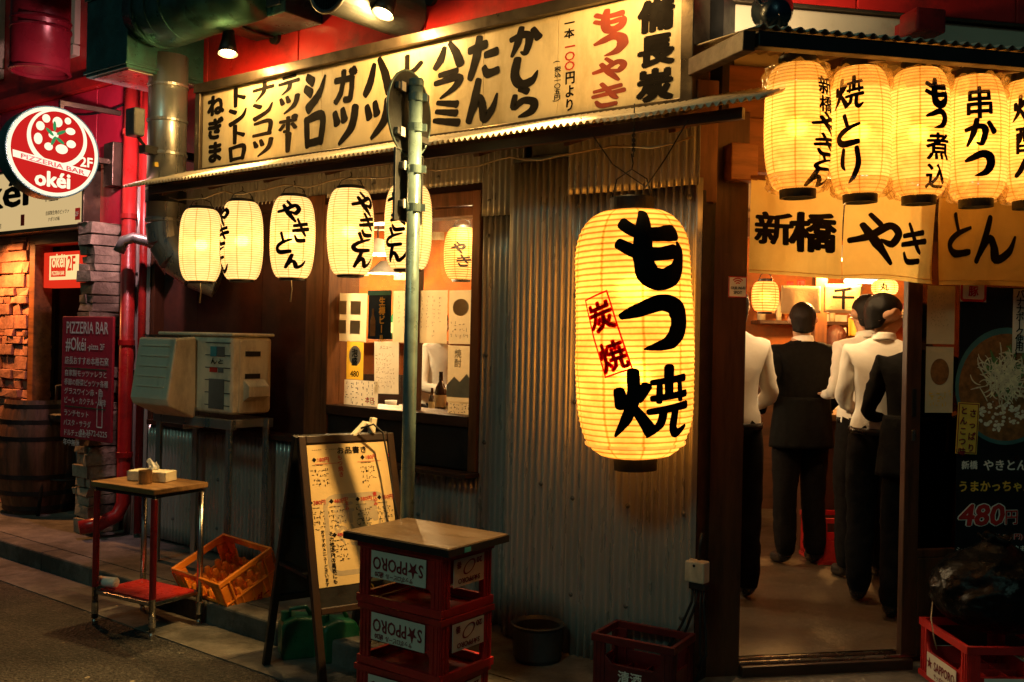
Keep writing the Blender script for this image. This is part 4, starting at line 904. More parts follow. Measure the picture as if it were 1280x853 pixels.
for zz in (zt - .372, zt - .645): b = MB(); b.box(.05, hw0 - .06, -.0215, -.0205, zz, zz + .006); b.build('chalk_rule', M['green'], mbz)

# ================================================================== LAMPS ON THE RED WALL
def flood(name, label, px, py, d, aim_px, energy, lit=True, spot=95, sz=1.0, m='black', hot=0, hot_at=None):
    hotdir = lambda t: Matrix.Rotation(-LW.a, 3, 'Z') @ (Vector(hot_at) - t.location)
    """a small floodlight on a bent arm; aims at a point of the signboard"""
    s_, z_ = LW.hit(px, py, d); t = onL(name, label, 'lamp', s_, d, z_, 'spotlights on the red facade')
    (sx_, sz_), dd = LW.hit(*aim_px[:2], aim_px[2]), aim_px[2]
    dirv = Vector((sx_ - s_, d - dd, sz_ - z_)).normalized()    # local: y into the wall
    q = (hotdir(t) if hot else dirv).to_track_quat('-Z', 'Y').to_matrix().to_4x4()
    hs = MB(); hs.lathe([(.020 * sz, .13 * sz), (.034 * sz, .12 * sz), (.040 * sz, .06 * sz), (.052 * sz, .01 * sz), (.060 * sz, -.03 * sz), (.056 * sz, -.03 * sz), (.048 * sz, .008 * sz)], 28, caps=False); hs.lathe([(.001, .131 * sz), (.021 * sz, .13 * sz)], 28, caps=False); hs.xf(q)
    hs.build('shade', M[m], t, smooth=True)
    a = MB(); a.tube([q @ Vector((0, 0, .10 * sz)), q @ Vector((0, 0, .10 * sz)) + Vector((0, .02, .07)), Vector((0, d * .55, .15)), Vector((0, d - .03, .16))], .011, 10); a.lathe([(.045, 0), (.045, .02)], 18, (0, 0, 0))
    n = 36
    for i in range(len(a.v) - n, len(a.v)): v = a.v[i]; a.v[i] = Vector((v.x, d - .022 + v.z, .16 + v.y))
    a.build('arm', M[m], t, smooth=False)
    if lit:
        bu = MB(); bu.lathe([(.001, -.034 * sz), (.022 * sz, -.032 * sz), (.042 * sz, -.020 * sz), (.046 * sz, -.006 * sz), (.001, -.004 * sz)], 24, caps=False); bu.xf(q); bu.build('bulb', M['bulb'], t, smooth=True)
        if hot: lamp('hot_beam', 'SPOT', hot, (1, .60, .20), q @ Vector((0, 0, -.05 * sz)), t, size=.05, spot=58, aim=hotdir(t))
        lamp('bulb_light', 'POINT', energy, (1, .58, .18), q @ Vector((0, 0, -.055 * sz)), t, size=.03)
    return t
flood('spotlight', 'lit spotlight on the red wall just above the start of the signboard', 285, 62, .36, (335, 110, .02), 9, spot=140, hot=95, hot_at=(-1.62, 5.35, .1))
flood('spotlight', 'lit cone spotlight on the red wall above the middle of the signboard', 481, 12, .36, (525, 65, .02), 12, spot=140, hot=22, hot_at=(-1.7, 4.3, 0))
flood('spotlight', 'spotlight above the end of the signboard lighting its red writing', 745, -60, .46, (765, 40, .1), 6, spot=140, hot=190, hot_at=(-1.25, 4.5, 0))
# flood on the entrance roof, seen from behind
s_, z_ = RW.hit(968, 15, .45); fl = onR('floodlight', 'dark navy floodlight standing on the entrance roof edge', 'lamp', s_, .45, z_)
q = Vector((.25, .8, .35)).normalized().to_track_quat('-Z', 'Y').to_matrix().to_4x4()
b = MB(); b.lathe([(.001, .131), (.05, .12), (.06, .03), (.085, -.07), (.078, -.07), (.055, .02)], 28, caps=False); b.xf(q); b.build('shade', M['blue_dark'], fl, smooth=True)
b = MB(); b.bar((-.05, 0, -.10), (-.05, 0, .03), .012, .02); b.bar((.05, 0, -.10), (.05, 0, .03), .012, .02); b.bar((0, 0, -.10), (0, 0, .0), .014, .02); b.box(-.085, .085, -.05, .05, -.115, -.10); b.tube([(-.055, 0, .02), (-.09, .02, .10), (-.06, .04, .2), (-.07, .3, .3)], .007, 8); b.build('yoke', M['blue_dark'], fl, bevel=.002)
lamp('beam', 'SPOT', 8, (1, .70, .38), q @ Vector((0, 0, -.08)), fl, size=.04, spot=120, aim=(.3, .7, .55))
b = MB(); p = RW.hit(1168, 23, .18); rb = onR('junction_box', 'small square red box under the red facade strip above the entrance', 'box', p[0], 0, p[1])
b.box(-.075, .075, -.16, -.02, -.055, .055); b.build('casing', M['pipe_red'], rb, bevel=.012); b = MB(); b.box(-.05, .05, -.02, .05, -.03, .03); b.build('mount', M['pipe_red'], rb)

# ================================================================== DUCTS AND PIPES
def d_for(px, py, z):                 # how far in front of the facade a point of known height stands
    lo, hi = 0.0, 1.6
    for _ in range(30):
        mid = (lo + hi) / 2
        if LW.hit(px, py, mid)[1] > z: lo = mid
        else: hi = mid
    return lo
D1 = d_for(158, 84, LW.hit(256, 106, .02)[1]); s1, zb = LW.hit(158, 84, D1); s0 = LW.hit(107, 96, D1)[0]
dt = onL('duct_box', 'big square sheet metal duct box hanging out of the red facade', 'duct', s1, 0, zb)
b = MB(); b.box(s0 - s1, 0, -D1, -.002, 0, 1.1); b.build('casing', M['teal_metal'], dt, bevel=.006)
b = MB(); b.box(s0 - s1 + .03, -.03, -D1 + .03, -.05, -.006, -.001); b.build('bottom_plate', M['galv'], dt)
for zz in (.02, .5): b = MB(); b.box(s0 - s1 - .012, .012, -D1 - .012, -.01, zz, zz + .02); b.build('flange', M['teal_metal'], dt, bevel=.003)
zc = LW.hit(240, 10, .42)[1]; se = LW.hit(312, 20, .42)[0]
ed = onL('elbow_duct', 'round green grey ventilation elbow between two metal boxes', 'duct', s1, .42, zc)
b = MB(); L0 = se - s1
b.tube([(.015, 0, .05), (.12, 0, .03), (.25, 0, .0), (.40, 0, .0), (L0 - .01, 0, .02)], [.20, .20, .20, .195, .195], 28); b.build('tube', M['teal_metal'], ed, smooth=True)
for x in (.13, .27, .42): b = MB(); b.tube([(x - .008, 0, .02), (x + .008, 0, .02)], .215, 28); b.build('seam_ring', M['teal_metal'], ed, smooth=False)
zq = LW.hit(317, 53, .01)[1]; D2 = d_for(274, 38, zq); sa = LW.hit(274, 38, D2)[0]; sb = LW.hit(356, 17, D2)[0]
d2 = onL('duct_box', 'smaller metal fan box with a bare pale underside, beside the round grille', 'duct', sa, 0, zq)
b = MB(); b.box(0, sb - sa, -D2, -.004, 0, .7); b.build('casing', M['teal_metal'], d2, bevel=.006)
b = MB(); b.box(.04, sb - sa - .04, -D2 - .006, -D2 - .001, .05, .25); b.build('hatch', M['greydark'], d2, bevel=.003)
sm, zm = LW.hit(412, -18, .60); rg = onL('vent_grille', 'round black mesh fan outlet with a rope edged rim on the red facade', 'vent', sm, .60, zm)
def cyl_y(mb, r, y0, y1, n=40): mb.tube([(0, y0, 0), (0, y1, 0)], r, n); return mb
rad = 33 / F * LW.w(sm, .6, 0).y
cyl_y(MB(), rad, .0, .58).build('drum', M['greydark'], rg, smooth=False)
b = MB(); b.tube([(rad * math.cos(a), -.005, rad * math.sin(a)) for a in [i * math.pi / 24 for i in range(49)]], .012, 8, caps=False); b.build('rim', M['grey'], rg, smooth=True)
b = MB()
for i in range(-7, 8):
    x = i * rad / 7.6; h = math.sqrt(max(0, rad * rad - x * x)); b.bar((x, -.006, -h), (x, -.006, h), .004, .004); b.bar((-h, -.008, x), (h, -.008, x), .004, .004)
b.build('mesh', M['iron'], rg)
# galvanised duct running down to the recess
sd = LW.hit(209, 170, .24)[0]; zt = LW.hit(209, 100, .24)[1]; z2 = LW.hit(205, 280, .24)[1]; z3 = LW.hit(228, 330, .0)[1]; rd = 23.5 / F * LW.w(sd, .24, 0).y
gd = onL('vertical_duct', 'shiny galvanised spiral duct dropping past the awning and bending into the wall', 'duct', sd, .24, 0)
b = MB(); b.tube([(0, 0, zt + .15), (0, 0, z2)], rd, 32); b.build('pipe', M['galv'], gd, smooth=True)
b = MB(); pts = [Vector((0, 0, z2)), Vector((.015, .01, z2 - .12)), Vector((.07, .05, z2 - .22)), Vector((.16, .13, z2 - .30)), Vector((.26, .24, z2 - .36))]
for i in range(4): b.tube([pts[i], pts[i + 1] + (pts[i + 1] - pts[i]) * .03], [rd * (1.01 + .004 * i)] * 2, 32)
b.build('elbow', M['galv'], gd, smooth=False)
for zz in (zt - .05, zt - .28, zt - .50, z2 + .22, z2 + .02): b = MB(); b.lathe([(rd + .001, zz - .012), (rd + .007, zz - .008), (rd + .007, zz + .008), (rd + .001, zz + .012)], 32, (0, 0, 0)); b.build('seam_ring', M['galv'], gd)
b = MB(); zz = zt - .75; b.lathe([(rd + .001, zz - .07), (rd + .006, zz - .068), (rd + .006, zz + .068), (rd + .001, zz + .07)], 32); b.build('band', M['black'], gd)
b = MB(); b.box(rd * .35, rd * .55, -rd * .96 - .01, -rd * .8, zt - .60, zt - .57); b.build('sticker', M['yellow'], gd)
# dark red round duct over the pizza bar
sr, zr = LW.hit(50, 90, .45); rr_ = 34 / F * LW.w(sr, .45, 0).y
rd2 = onL('red_duct', 'dark red round duct ending open above the pizza bar', 'duct', sr, .45, zr)
b = MB(); b.tube([(0, 0, 0), (0, 0, 1.3)], rr_, 36, caps=False); b.build('pipe', M['duct_red'], rd2, smooth=True, solid=.004)
for zz in (.0, .30, .36, .66): b = MB(); b.lathe([(rr_ - .006, zz - .012), (rr_ + .012, zz - .008), (rr_ + .012, zz + .008), (rr_ - .006, zz + .012), (rr_ - .006, zz - .012)], 36, caps=False); b.build('seam_ring', M['duct_red'], rd2)
b = MB(); b.lathe([(.001, .35), (rr_ - .007, .35)], 36, caps=False); b.build('damper', M['black'], rd2)
# red downpipe
sp = LW.hit(160, 420, .09)[0]
dp = onL('downpipe', 'red painted downpipe between the two shops with a kicked out foot', 'pipe', sp, .10, 0)
b = MB(); b.tube([(0, 0, 3.35), (0, 0, .36), (-.01, -.04, .27), (-.05, -.15, .22), (-.10, -.27, .20)], .050, 18); b.build('pipe', M['pipe_red'], dp, smooth=True)
for zz in (.7, 1.5, 2.4, 3.0): b = MB(); b.lathe([(.052, zz - .02), (.058, zz - .018), (.058, zz + .018), (.052, zz + .02)], 18); b.build('bracket_band', M['pipe_red'], dp)
dp2 = onL('downpipe', 'thin dark red pipe running beside the red downpipe', 'pipe', sp + .11, .05, 0)
b = MB(); b.tube([(0, 0, 3.35), (0, 0, .15)], .028, 14); b.build('pipe', M['pipe_red'], dp2, smooth=True)
q0 = LW.hit(185, 308, .10)
kp = onL('vent_pipe', 'short curved galvanised vent pipe poking out beside the red downpipe', 'pipe', q0[0], .03, q0[1])
b = MB(); b.tube([(.10, .0, -.03), (.04, -.10, .03), (-.02, -.17, .05), (-.07, -.21, .03), (-.10, -.23, -.05)], .038, 16); b.build('pipe', M['galv'], kp, smooth=True)
q0 = LW.hit(173, 154, .46); lb = onL('wall_light', 'small grey box floodlight on the red corner washing the pink wall', 'lamp', q0[0], .46, q0[1])
b = MB(); b.box(-.06, .05, -.06, .02, -.09, .09); b.build('casing', M['grey'], lb, bevel=.012); b = MB(); b.box(-.064, -.0605, -.05, .01, -.075, .075); b.build('lens', M['sign_white'], lb); lamp('beam', 'SPOT', 42, (1, .52, .55), (-.07, -.02, 0), lb, size=.03, spot=165, aim=(-1, .15, -.5)); b = MB(); b.bar((0, 0, -.09), (.03, .04, -.16), .02, .02); b.box(-.02, .05, .02, .44, -.19, -.14); b.build('bracket', M['iron'], lb)
cb = onL('cable', 'thin black cable slung from the round sign bracket along the red wall', 'cable', 0, .03, 0)
a = LW.hit(80, 142, .03); c = LW.hit(170, 124, .03); MB().tube([(a[0] + (c[0] - a[0]) * t, 0, a[1] + (c[1] - a[1]) * t - .05 * math.sin(math.pi * t)) for t in [i / 10 for i in range(11)]], .007, 6).build('line', M['rubber'], cb, smooth=True)

# ================================================================== AIR CONDITIONER AND ITS STAND
sA, zA = LW.hit(333, 521, .12); zT = LW.hit(333, 419, .12)[1]; HA = zT - zA
ac = onL('ac_outdoor_unit', 'aged cream outdoor air conditioner with a wedge shaped wind guard', 'air conditioner', sA, .08, zA)
Wd, Dp = .76, .30
b = MB(); b.box(-Wd, 0, -Dp, 0, .02, HA - .012); b.build('casing', M['ac'], ac, bevel=.03, seg=3)
b = MB(); b.box(-Wd - .008, .008, -Dp - .008, .008, HA - .012, HA + .008); b.build('top_cover', M['ac'], ac, bevel=.008)
b = MB(); b.box(-.002, .006, -Dp + .05, -.04, .03, HA - .03); b.build('side_cover', M['ac'], ac, bevel=.004)
for zz in (HA - .13, HA * .47): b = MB(); b.box(.0055, .0085, -Dp + .09, -.10, zz, zz + .03); b.build('handle_slot', M['black'], ac)
b = MB(); b.prism([(0, 0), (.0001, 0), (.055, .03), (.055, .09), (0, .13)], -Dp + .08, -.07); b.v = [Vector((v.x + .006, v.y, v.z + .10)) for v in b.v]; b.build('valve_cover', M['ac'], ac, bevel=.004)
b = MB()
for i in range(6): b.box(-.26, -.015, -Dp - .0035, -Dp - .0005, .07 + i * .075, .075 + i * .075)
b.build('panel_groove', M['greydark'], ac)
b = MB(); b.box(-.21, -.15, -Dp - .004, -Dp - .001, HA - .135, HA - .075); b.build('badge', M['sticker_blue'], ac)
for q in ((-.145, -.07, HA - .135, HA - .075), (-.13, -.08, HA - .23, HA - .20), (-.22, -.07, .05, .23)): b = MB(); b.box(q[0], q[1], -Dp - .004, -Dp - .001, q[2], q[3]); b.build('spec_label', M['sticker_grey'], ac)
b = MB(); b.box(-.215, -.14, -Dp - .004, -Dp - .001, HA - .23, HA - .20); b.build('warning_label', M['ink_red'], ac)
L = []; put_brush(L, 'ん', -.20, HA - .145, .06, .035, .8); put_brush(L, 'と', -.13, HA - .148, .05, .03, .8); lettering(L, on_front(-Dp - .004), 'scribble', M['ink'], ac)
gx0, gx1 = -Wd + .02, -.34                # wind guard
b = MB(); b.prism([(0, .0), (-.02, -.02), (-.19, .06), (-.205, .10), (-.15, HA - .03), (-.13, HA - .03), (-.01, HA - .02)], gx0, gx1)
b.v = [Vector((v.y, v.x - Dp - .004, v.z)) for v in b.v]; b.f = [f[::-1] for f in b.f]; b.build('wind_guard', M['ac'], ac, bevel=.012)
b = MB()
for i in range(4):
    y = -Dp - .02 - i * .032; b.box(gx0 + .03, gx1 - .03, y - .010, y, HA - .027, HA - .018)
for i in range(6): x = gx0 + .03 + i * .062; b.box(x, x + .008, -Dp - .145, -Dp - .02, HA - .0175, HA - .012)
b.build('guard_louvre', M['greydark'], ac)
b = MB()
for i in range(5): b.box(gx0 + .05, gx1 - .05, -Dp - .205 + .009 * i, -Dp - .185 + .009 * i, .17 + i * .062, .174 + i * .062)
b.build('guard_rib', M['ac'], ac)
st = onL('steel_stand', 'rusty angle iron stand carrying the outdoor unit over the corrugated dado', 'stand', sA, .08, 0)
b = MB(); b.box(-Wd - .02, .03, -Dp - .02, -Dp + .02, zA - .065, zA - .008); b.box(-Wd - .02, .03, -.05, -.01, zA - .065, zA - .008)
for x in (-Wd + .0, -.03): b.box(x - .02, x + .02, -Dp + .021, -.051, zA - .06, zA - .01)
b.build('top_frame', M['galv'], st, bevel=.003)
for x in (-Wd + .01, -.02):
    for y in (-Dp, -.03):
        b = MB(); b.box(x - .025, x + .025, y - .003, y + .003, .12, zA - .066); b.box(x - .025, x - .019, y + .0031, y + .045, .12, zA - .066); b.build('leg', M['galv'], st, bevel=.002)
b = MB(); b.box(-Wd + .2, -.55, -.25, -.1, zA - .105, zA - .066); bb_ = b.build('rubber_mat', M['white'], st, bevel=.006)

# ================================================================== STREET SIGN POST, seen from behind
ps = thing('street_sign_post', 'blue grey steel pole carrying the grey backs of a round and a rectangular traffic sign', 'sign post', (-.452, 4.45, 0))
zt = at(524, 100, 4.45).z
b = MB(); b.tube([(0, 0, 0), (0, 0, zt - .012)], .0305, 24); b.build('pole', M['pole'], ps, smooth=True)
b = MB(); b.lathe([(.034, zt - .03), (.034, zt - .004), (.028, zt + .004), (.001, zt + .006)], 24); b.build('cap', M['pole'], ps, smooth=False)
an = R(66)
def plate(zc, fn, name, w_off):
    q = bpy.data.objects.new(name, None); C.objects.link(q); q.parent = ps; q.location = (-.005, .048, zc); q.rotation_euler = (0, 0, an); return q
zc = at(515, 140, 4.45).z; RSn = 54 / F * 4.45
q = plate(zc, None, 'round_plate', 0); q.location = (-.03, .05, zc)
b = MB(); b.tube([(0, 0, 0), (0, .004, 0)], RSn, 48); b.build('back', M['greydark'], q)
b = MB(); b.tube([(RSn * math.cos(a), .002, RSn * math.sin(a)) for a in [i * math.pi / 24 for i in range(49)]], .005, 8, caps=False); b.build('rim', M['pole'], q, smooth=True)
for z_ in (.10, -.10):
    b = MB(); b.box(-.14, .14, -.022, -.001, z_ - .015, z_ + .015); b.build('stiffener', M['grey'], q, bevel=.002)
    b = MB(); b.box(-.12, -.085, -.027, -.0225, z_ - .02, z_ + .02); b.build('bolt_plate', M['white'], q)
zc = at(512, 232, 4.45).z
q = plate(zc, None, 'rectangular_plate', 0); q.location = (-.03, .05, zc)
b = MB(); b.box(-.12, .12, 0, .004, -.155, .155); b.build('back', M['greydark'], q, bevel=.0015)
b = MB(); b.box(-.123, .123, -.004, .006, .1555, .160); b.box(-.123, .123, -.004, .006, -.160, -.1555); b.box(-.1245, -.1205, -.004, .006, -.155, .155); b.box(.1205, .1245, -.004, .006, -.155, .155); b.build('rim', M['grey'], q)
for z_ in (.085, -.085):
    b = MB(); b.box(-.09, .09, -.022, -.001, z_ - .015, z_ + .015); b.build('stiffener', M['grey'], q, bevel=.002)
    b = MB(); b.box(-.085, -.06, -.027, -.0225, z_ - .02, z_ + .02); b.build('bolt_plate', M['white'], q)
for zz in (at(522, 122, 4.45).z, at(522, 160, 4.45).z, at(520, 212, 4.45).z, at(520, 260, 4.45).z):
    b = MB(); b.lathe([(.0315, zz - .018), (.035, zz - .018), (.035, zz + .018), (.0315, zz + .018)], 24); b.box(.030, .052, -.012, .012, zz - .016, zz + .016); b.build('clamp', M['pole'], ps)

# ================================================================== FOLDING MENU BOARD
M['frame_black'] = wood('black_stained_frame', (.03, .014, .008), grain=(6, 6, .7))
ab = thing('a_frame_board', 'folding black menu board with a yellow handwritten sheet and clip lamp', 'menu board', (-.77, 4.62, 0), R(35))
HW, HT = .24, 1.13; TI = math.atan(.315 / HT)
def tilt(mb, sgn): return mb.xf(Matrix.Translation((0, sgn * .022, HT)) @ Matrix.Rotation(sgn * TI, 4, 'X') @ Matrix.Translation((0, 0, -HT)))
zl = -.04
b = MB(); b.box(-HW, -HW + .035, -.015, .015, zl, HT); b.box(HW - .035, HW, -.015, .015, zl, HT); b.box(-HW + .0352, HW - .0352, -.014, .014, HT - .035, HT); b.box(-HW + .0352, HW - .0352, -.014, .014, .345, .375)
tilt(b, -1).build('front_frame', M['frame_black'], ab, bevel=.004)
b = MB(); b.box(-HW + .034, HW - .034, -.004, .006, .376, HT - .036); tilt(b, -1).build('front_panel', M['black'], ab)
b = MB(); b.box(-HW + .038, HW - .038, -.0065, -.0045, .46, HT - .04); sh = tilt(b, -1).build('menu_sheet', M['menu_sheet'], ab)
b = MB(); b.box(-HW, -HW + .035, -.015, .015, zl, HT); b.box(HW - .035, HW, -.015, .015, zl, HT); b.box(-HW + .0352, HW - .0352, -.014, .014, HT - .035, HT); b.box(-HW + .0352, HW - .0352, -.014, .014, .30, .335); b.box(-HW + .0352, HW - .0352, -.014, .014, .70, .73)
tilt(b, 1).build('rear_frame', M['black'], ab, bevel=.004)
b = MB(); b.box(-HW + .034, HW - .034, -.004, .004, .336, HT - .036); tilt(b, 1).build('rear_panel', M['greydark'], ab)
b = MB(); b.box(-.02, .02, -.16, .16, .52, .535); b.xf(Matrix.Translation((-HW + .02, 0, 0))); b.build('spreader_bar', M['iron'], ab)
MT = Matrix.Translation((0, -.022, HT)) @ Matrix.Rotation(-TI, 4, 'X') @ Matrix.Translation((0, 0, -HT))
pl = lambda x, z, k: MT @ Vector((x, -.0075 - k, z))
W_ = HW - .05; L = []; LR = []; LW_ = []
htext(L, 'お品書き', -.06, HT - .088, .034, .02, width=.15)
htext(L, '-----  - -----', -W_ + .01, HT - .07, .018, 0, width=.13)
for cx in (-.12, .09):
    LR.append(([(cx - .05, HT - .128, 0), (cx + .07, HT - .128, 0), (cx + .07, HT - .13, 0), (cx - .05, HT - .13, 0)], [(0, 1, 2), (0, 2, 3)]))
for row, (zt_, cs) in enumerate(((HT - .10, (-.155, .085)), (HT - .29, (-.19, -.09, .04, .15)), (HT - .44, (-.09, .05, .15)))):
    for cx in cs:
        htext(L, '◆', cx - .03, zt_ - .02, .024); htext(LR, random.choice(['180円', '300円', '150円', '480円', '380円']), cx - .005, zt_ - .02, .024, .012)
        htext(L, 'ーーー', cx - .03, zt_ - .042, .018, .01); squiggles(L, cx - .035, cx + .045, zt_ - .14, zt_ - .05, 1, .019, True, 5)
for cx, st_ in ((-.06, 'もつ焼き'), (.20, '串もの')): vtext(LR, st_, cx, HT - .09, .026, .015)
for cx, st_, zz in ((-.045, 'つまみ', .28), (.10, '煮込み', .27), (.205, '名物鉄鍋', .29), (.015, '漬物', .44), (.205, '逸もの', .45)): vtext(LR, st_, cx, HT - zz, .022, .015)
vtext(L, 'その他店内の黒板にも', -.135, .70, .023, .014); vtext(L, 'おすすめメニューございます', -.172, .71, .019, .014)
squiggles(L, .0, .14, .50, .56, 1, .017, True, 5)
for xx, zz in ((.02, .56), (.07, .57), (.09, .56)): vtext(LR, '一品料理', xx, zz, .020, .01)
LR += [([(.0, .475, 0), (.10, .477, 0), (.10, .481, 0), (.0, .479, 0)], [(0, 1, 2), (0, 2, 3)])]
lettering(L, pl, 'menu_lettering', M['ink'], sh); lettering(LR, pl, 'red_lettering', M['ink_red'], sh)
ring = []          # pale brushed seal behind the writing
def rrect(x0, x1, z0, z1, r, n=8):
    o = []
    for cx, cz, a0 in ((x1 - r, z1 - r, 0), (x0 + r, z1 - r, 90), (x0 + r, z0 + r, 180), (x1 - r, z0 + r, 270)):
        o += [(cx + r * math.cos(R(a0 + 90 * i / n)), cz + r * math.sin(R(a0 + 90 * i / n))) for i in range(n + 1)]
    return o
def outline(Lx, x0, x1, z0, z1, r, w):
    a = rrect(x0, x1, z0, z1, r); c = rrect(x0 + w, x1 - w, z0 + w, z1 - w, max(.004, r - w)); n = len(a)
    Lx.append(([(*p, 0) for p in a] + [(*p, 0) for p in c], [f for i in range(n) for f in ((i, (i + 1) % n, n + (i + 1) % n), (i, n + (i + 1) % n, n + i))]))
outline(ring, -.15, .17, .50, .86, .06, .022)
for chx, x, z in (('新', -.10, .70), ('橋', .02, .70)): put_glyph(ring, chx, x, z + .03, .10, .05)
for chx, x, z in (('や', -.12, .70), ('き', -.04, .69), ('と', .04, .69), ('ん', .10, .70)): put_brush(ring, chx, x, z + .03, .075, .09)
M['seal'] = mat('faded_seal_ink', (.40, .31, .18), .7, bump=0)
lettering(ring, lambda x, z, k: MT @ Vector((x, -.0068 - k * .3, z)), 'seal', M['seal'], sh)
em = []; outline(em, .0, .06, .38, .452, .018, .006); htext(em, '新橋', .010, .417, .019, .02); htext(em, 'とん', .010, .392, .019, .02)
lettering(em, pl, 'emblem', M['gold'], ab)
clp = thing('clip_lamp', 'cream clip lamp with a trailing black cord on top of the folding menu board', 'lamp', ab.matrix_basis @ Vector((.08, -.02, HT)), R(35))
b = MB(); b.bar((-.07, 0, -.03), (.02, 0, .055), .035, .018); b.bar((.02, -.01, .055), (.055, -.01, .005), .03, .016); b.bar((.05, 0, .0), (.06, 0, .075), .028, .03); b.build('clip', M['ac'], clp, bevel=.004)
b = MB(); b.tube([(-.02, -.03, .03), (.03, -.06, .05), (.075, -.07, .01), (.09, -.10, -.12), (.10, -.15, -.30), (.115, -.20, -.46)], .0045, 8); b.build('cord', M['rubber'], clp, smooth=True)

# ================================================================== CRATES
def crate_body(Lx, Wy, H, panel_z=(.06, .50), dividers=(5, 4), lean_rim=.006, top_open=True, div_h=.30):
    b = MB(); t = .012; hx, hy = Lx / 2, Wy / 2; pz0, pz1 = panel_z[0] * H, panel_z[1] * H; pw = .055
    for sy in (-1, 1):
        y0, y1 = (sy * hy, sy * (hy - t))
        b.box(-hx + pw, hx - pw, y0 - sy * .004, y1, pz0, pz1)
        for sx in (-1, 1): b.box(sx * (hx - .004), sx * (hx - pw), y0, y1 - sy * .004, .004, H - .03)
        b.box(-hx + pw, hx - pw, y0 - sy * .002, y1, H * .89, H - .03)
        for sx in (-1, 1):   # rounded opening corners
            b.prism([(sx * (hx - pw), pz1), (sx * (hx - pw - .035), pz1), (sx * (hx - pw), pz1 + .035)][::sx], min(y0 - sy * .003, y1), max(y0 - sy * .003, y1))
    for sx in (-1, 1):
        x0, x1 = sx * (hx - .0005), sx * (hx - t)
        b.box(x0 - sx * .004, x1, -hy + pw, hy - pw, pz0, pz1); b.box(x0 - sx * .002, x1, -hy + pw, hy - pw, H * .89, H - .03)
        for sy in (-1, 1): b.box(x0, x1 - sx * .003, sy * (hy - .0045), sy * (hy - pw), .005, H - .03)
    for sx in (-1, 1):                      # moulded ribs on the corner columns
        for sy in (-1, 1):
            for q in (.016, .036): b.box(sx * (hx - q - .003), sx * (hx - q + .003), sy * (hy - .0005), sy * (hy + .004), .03, H - .034); b.box(sx * (hx - .001), sx * (hx + .0035), sy * (hy - q - .003), sy * (hy - q + .003), .03, H - .034)
    e = lean_rim
    for z0, z1 in ((H - .032, H), (.0, .024)):
        b.box(-hx - e, hx + e, -hy - e, -hy + t, z0, z1); b.box(-hx - e, hx + e, hy - t, hy + e, z0, z1)
        b.box(-hx - e, -hx + t, -hy + t + .0005, hy - t - .0005, z0, z1); b.box(hx - t, hx + e, -hy + t + .0005, hy - t - .0005, z0, z1)
    b.box(-hx + t, hx - t, -hy + t, hy - t, .006, .014)
    nx, ny = dividers
    for i in range(1, nx): x = -hx + Lx * i / nx; b.box(x - .002, x + .002, -hy + t, hy - t, .015, H * div_h)
    for j in range(1, ny):
        y = -hy + Wy * j / ny; b.box(-hx + t, hx - t, y - .002, y + .002, .015, H * div_h - .003)
    return b
def label_plates(root, Lx, Wy, H, z0, z1, flip=False, dim='paper_white'):
    """printed plates on the four sides; the writing is that of the photo"""
    hx, hy = Lx / 2, Wy / 2
    for side in range(4):
        ln = Lx if side % 2 == 0 else Wy; w0 = ln * (.66 if side % 2 == 0 else .60)
        q = MB(); q.box(-w0 / 2, w0 / 2, -.0022, -.0002, z0, z1)
        o = q.build('label_plate', M[dim], root); o.location = ((0, -hy + .004 - .0045 - .004, 0), (hx + .0042, 0, 0), (0, hy + .0045, 0), (-hx - .0042, 0, 0))[side]; o.rotation_euler = (0, 0, side * math.pi / 2)
        hh = z1 - z0; L = []
        if side % 2 == 0:
            htext(L, 'S★PPORO', -w0 * .46, z0 + hh * .16, hh * .66, .022, width=w0 * .92)
            htext(L, 'サッポロビール', -w0 * .28, z0 + hh * .76, hh * .22, .015, width=w0 * .5); htext(L, '函20', w0 * .26, z0 + hh * .74, hh * .24, .03, width=w0 * .16)
        else:
            htext(L, 'S★PPORO', -w0 * .36, z0 + hh * .70, hh * .26, .03, width=w0 * .72); htext(L, '20', -w0 * .42, z0 + hh * .08, hh * .28, .04, width=w0 * .18); htext(L, '番', w0 * .26, z0 + hh * .10, hh * .28, .03)
            n = 28; a = [(w0 * .20 * math.cos(2 * math.pi * i / n) , z0 + hh * .36 + hh * .26 * math.sin(2 * math.pi * i / n + .5)) for i in range(n)]; c = [(x * .78, z0 + hh * .36 + (z - z0 - hh * .36) * .82) for x, z in a]
            L.append(([(*p, 0) for p in a] + [(*p, 0) for p in c], [f for i in range(n) for f in ((i, (i + 1) % n, n + (i + 1) % n), (i, n + (i + 1) % n, n + i))]))
        lettering(L, on_front(-.0022), 'lettering', M['maroon'], o)
CL, CW, CH = .44, .325, .248
GC = 'red beer crates stacked upside down'
ctr = Vector((-.335, 4.09, 0)); cang = R(-35.5)
labs = ['red beer crate upside down, bottom of the stack under the plywood top', 'red beer crate upside down, middle of the stack under the plywood top', 'red beer crate upside down, uppermost of the stack and touching the plywood top']
base = None
for i in range(3):
    if base is None:
        base = thing('beer_crate', labs[0], 'crate', (0, 0, 0), 0, GC)
        crate_body(CL, CW, CH).build('body', M['crate_red'], base, bevel=.0035)
        label_plates(base, CL, CW, CH, .03, .03 + CH * .44)
        o = base
    else: o = copy_tree(base)
    o['label'] = labs[i]
    jx = [(-.004, .003), (.006, -.004), (0, 0)][i]
    o.location = (ctr.x + jx[0], ctr.y + jx[1], (i + 1) * (CH + .003)); o.rotation_euler = (math.pi, 0, cang + [.02, -.025, .0][i] + math.pi)
tp = thing('table_top', 'worn plywood top lying on the stacked red crates', 'table top', (ctr.x, ctr.y, 3 * (CH + .003) + .004), cang)
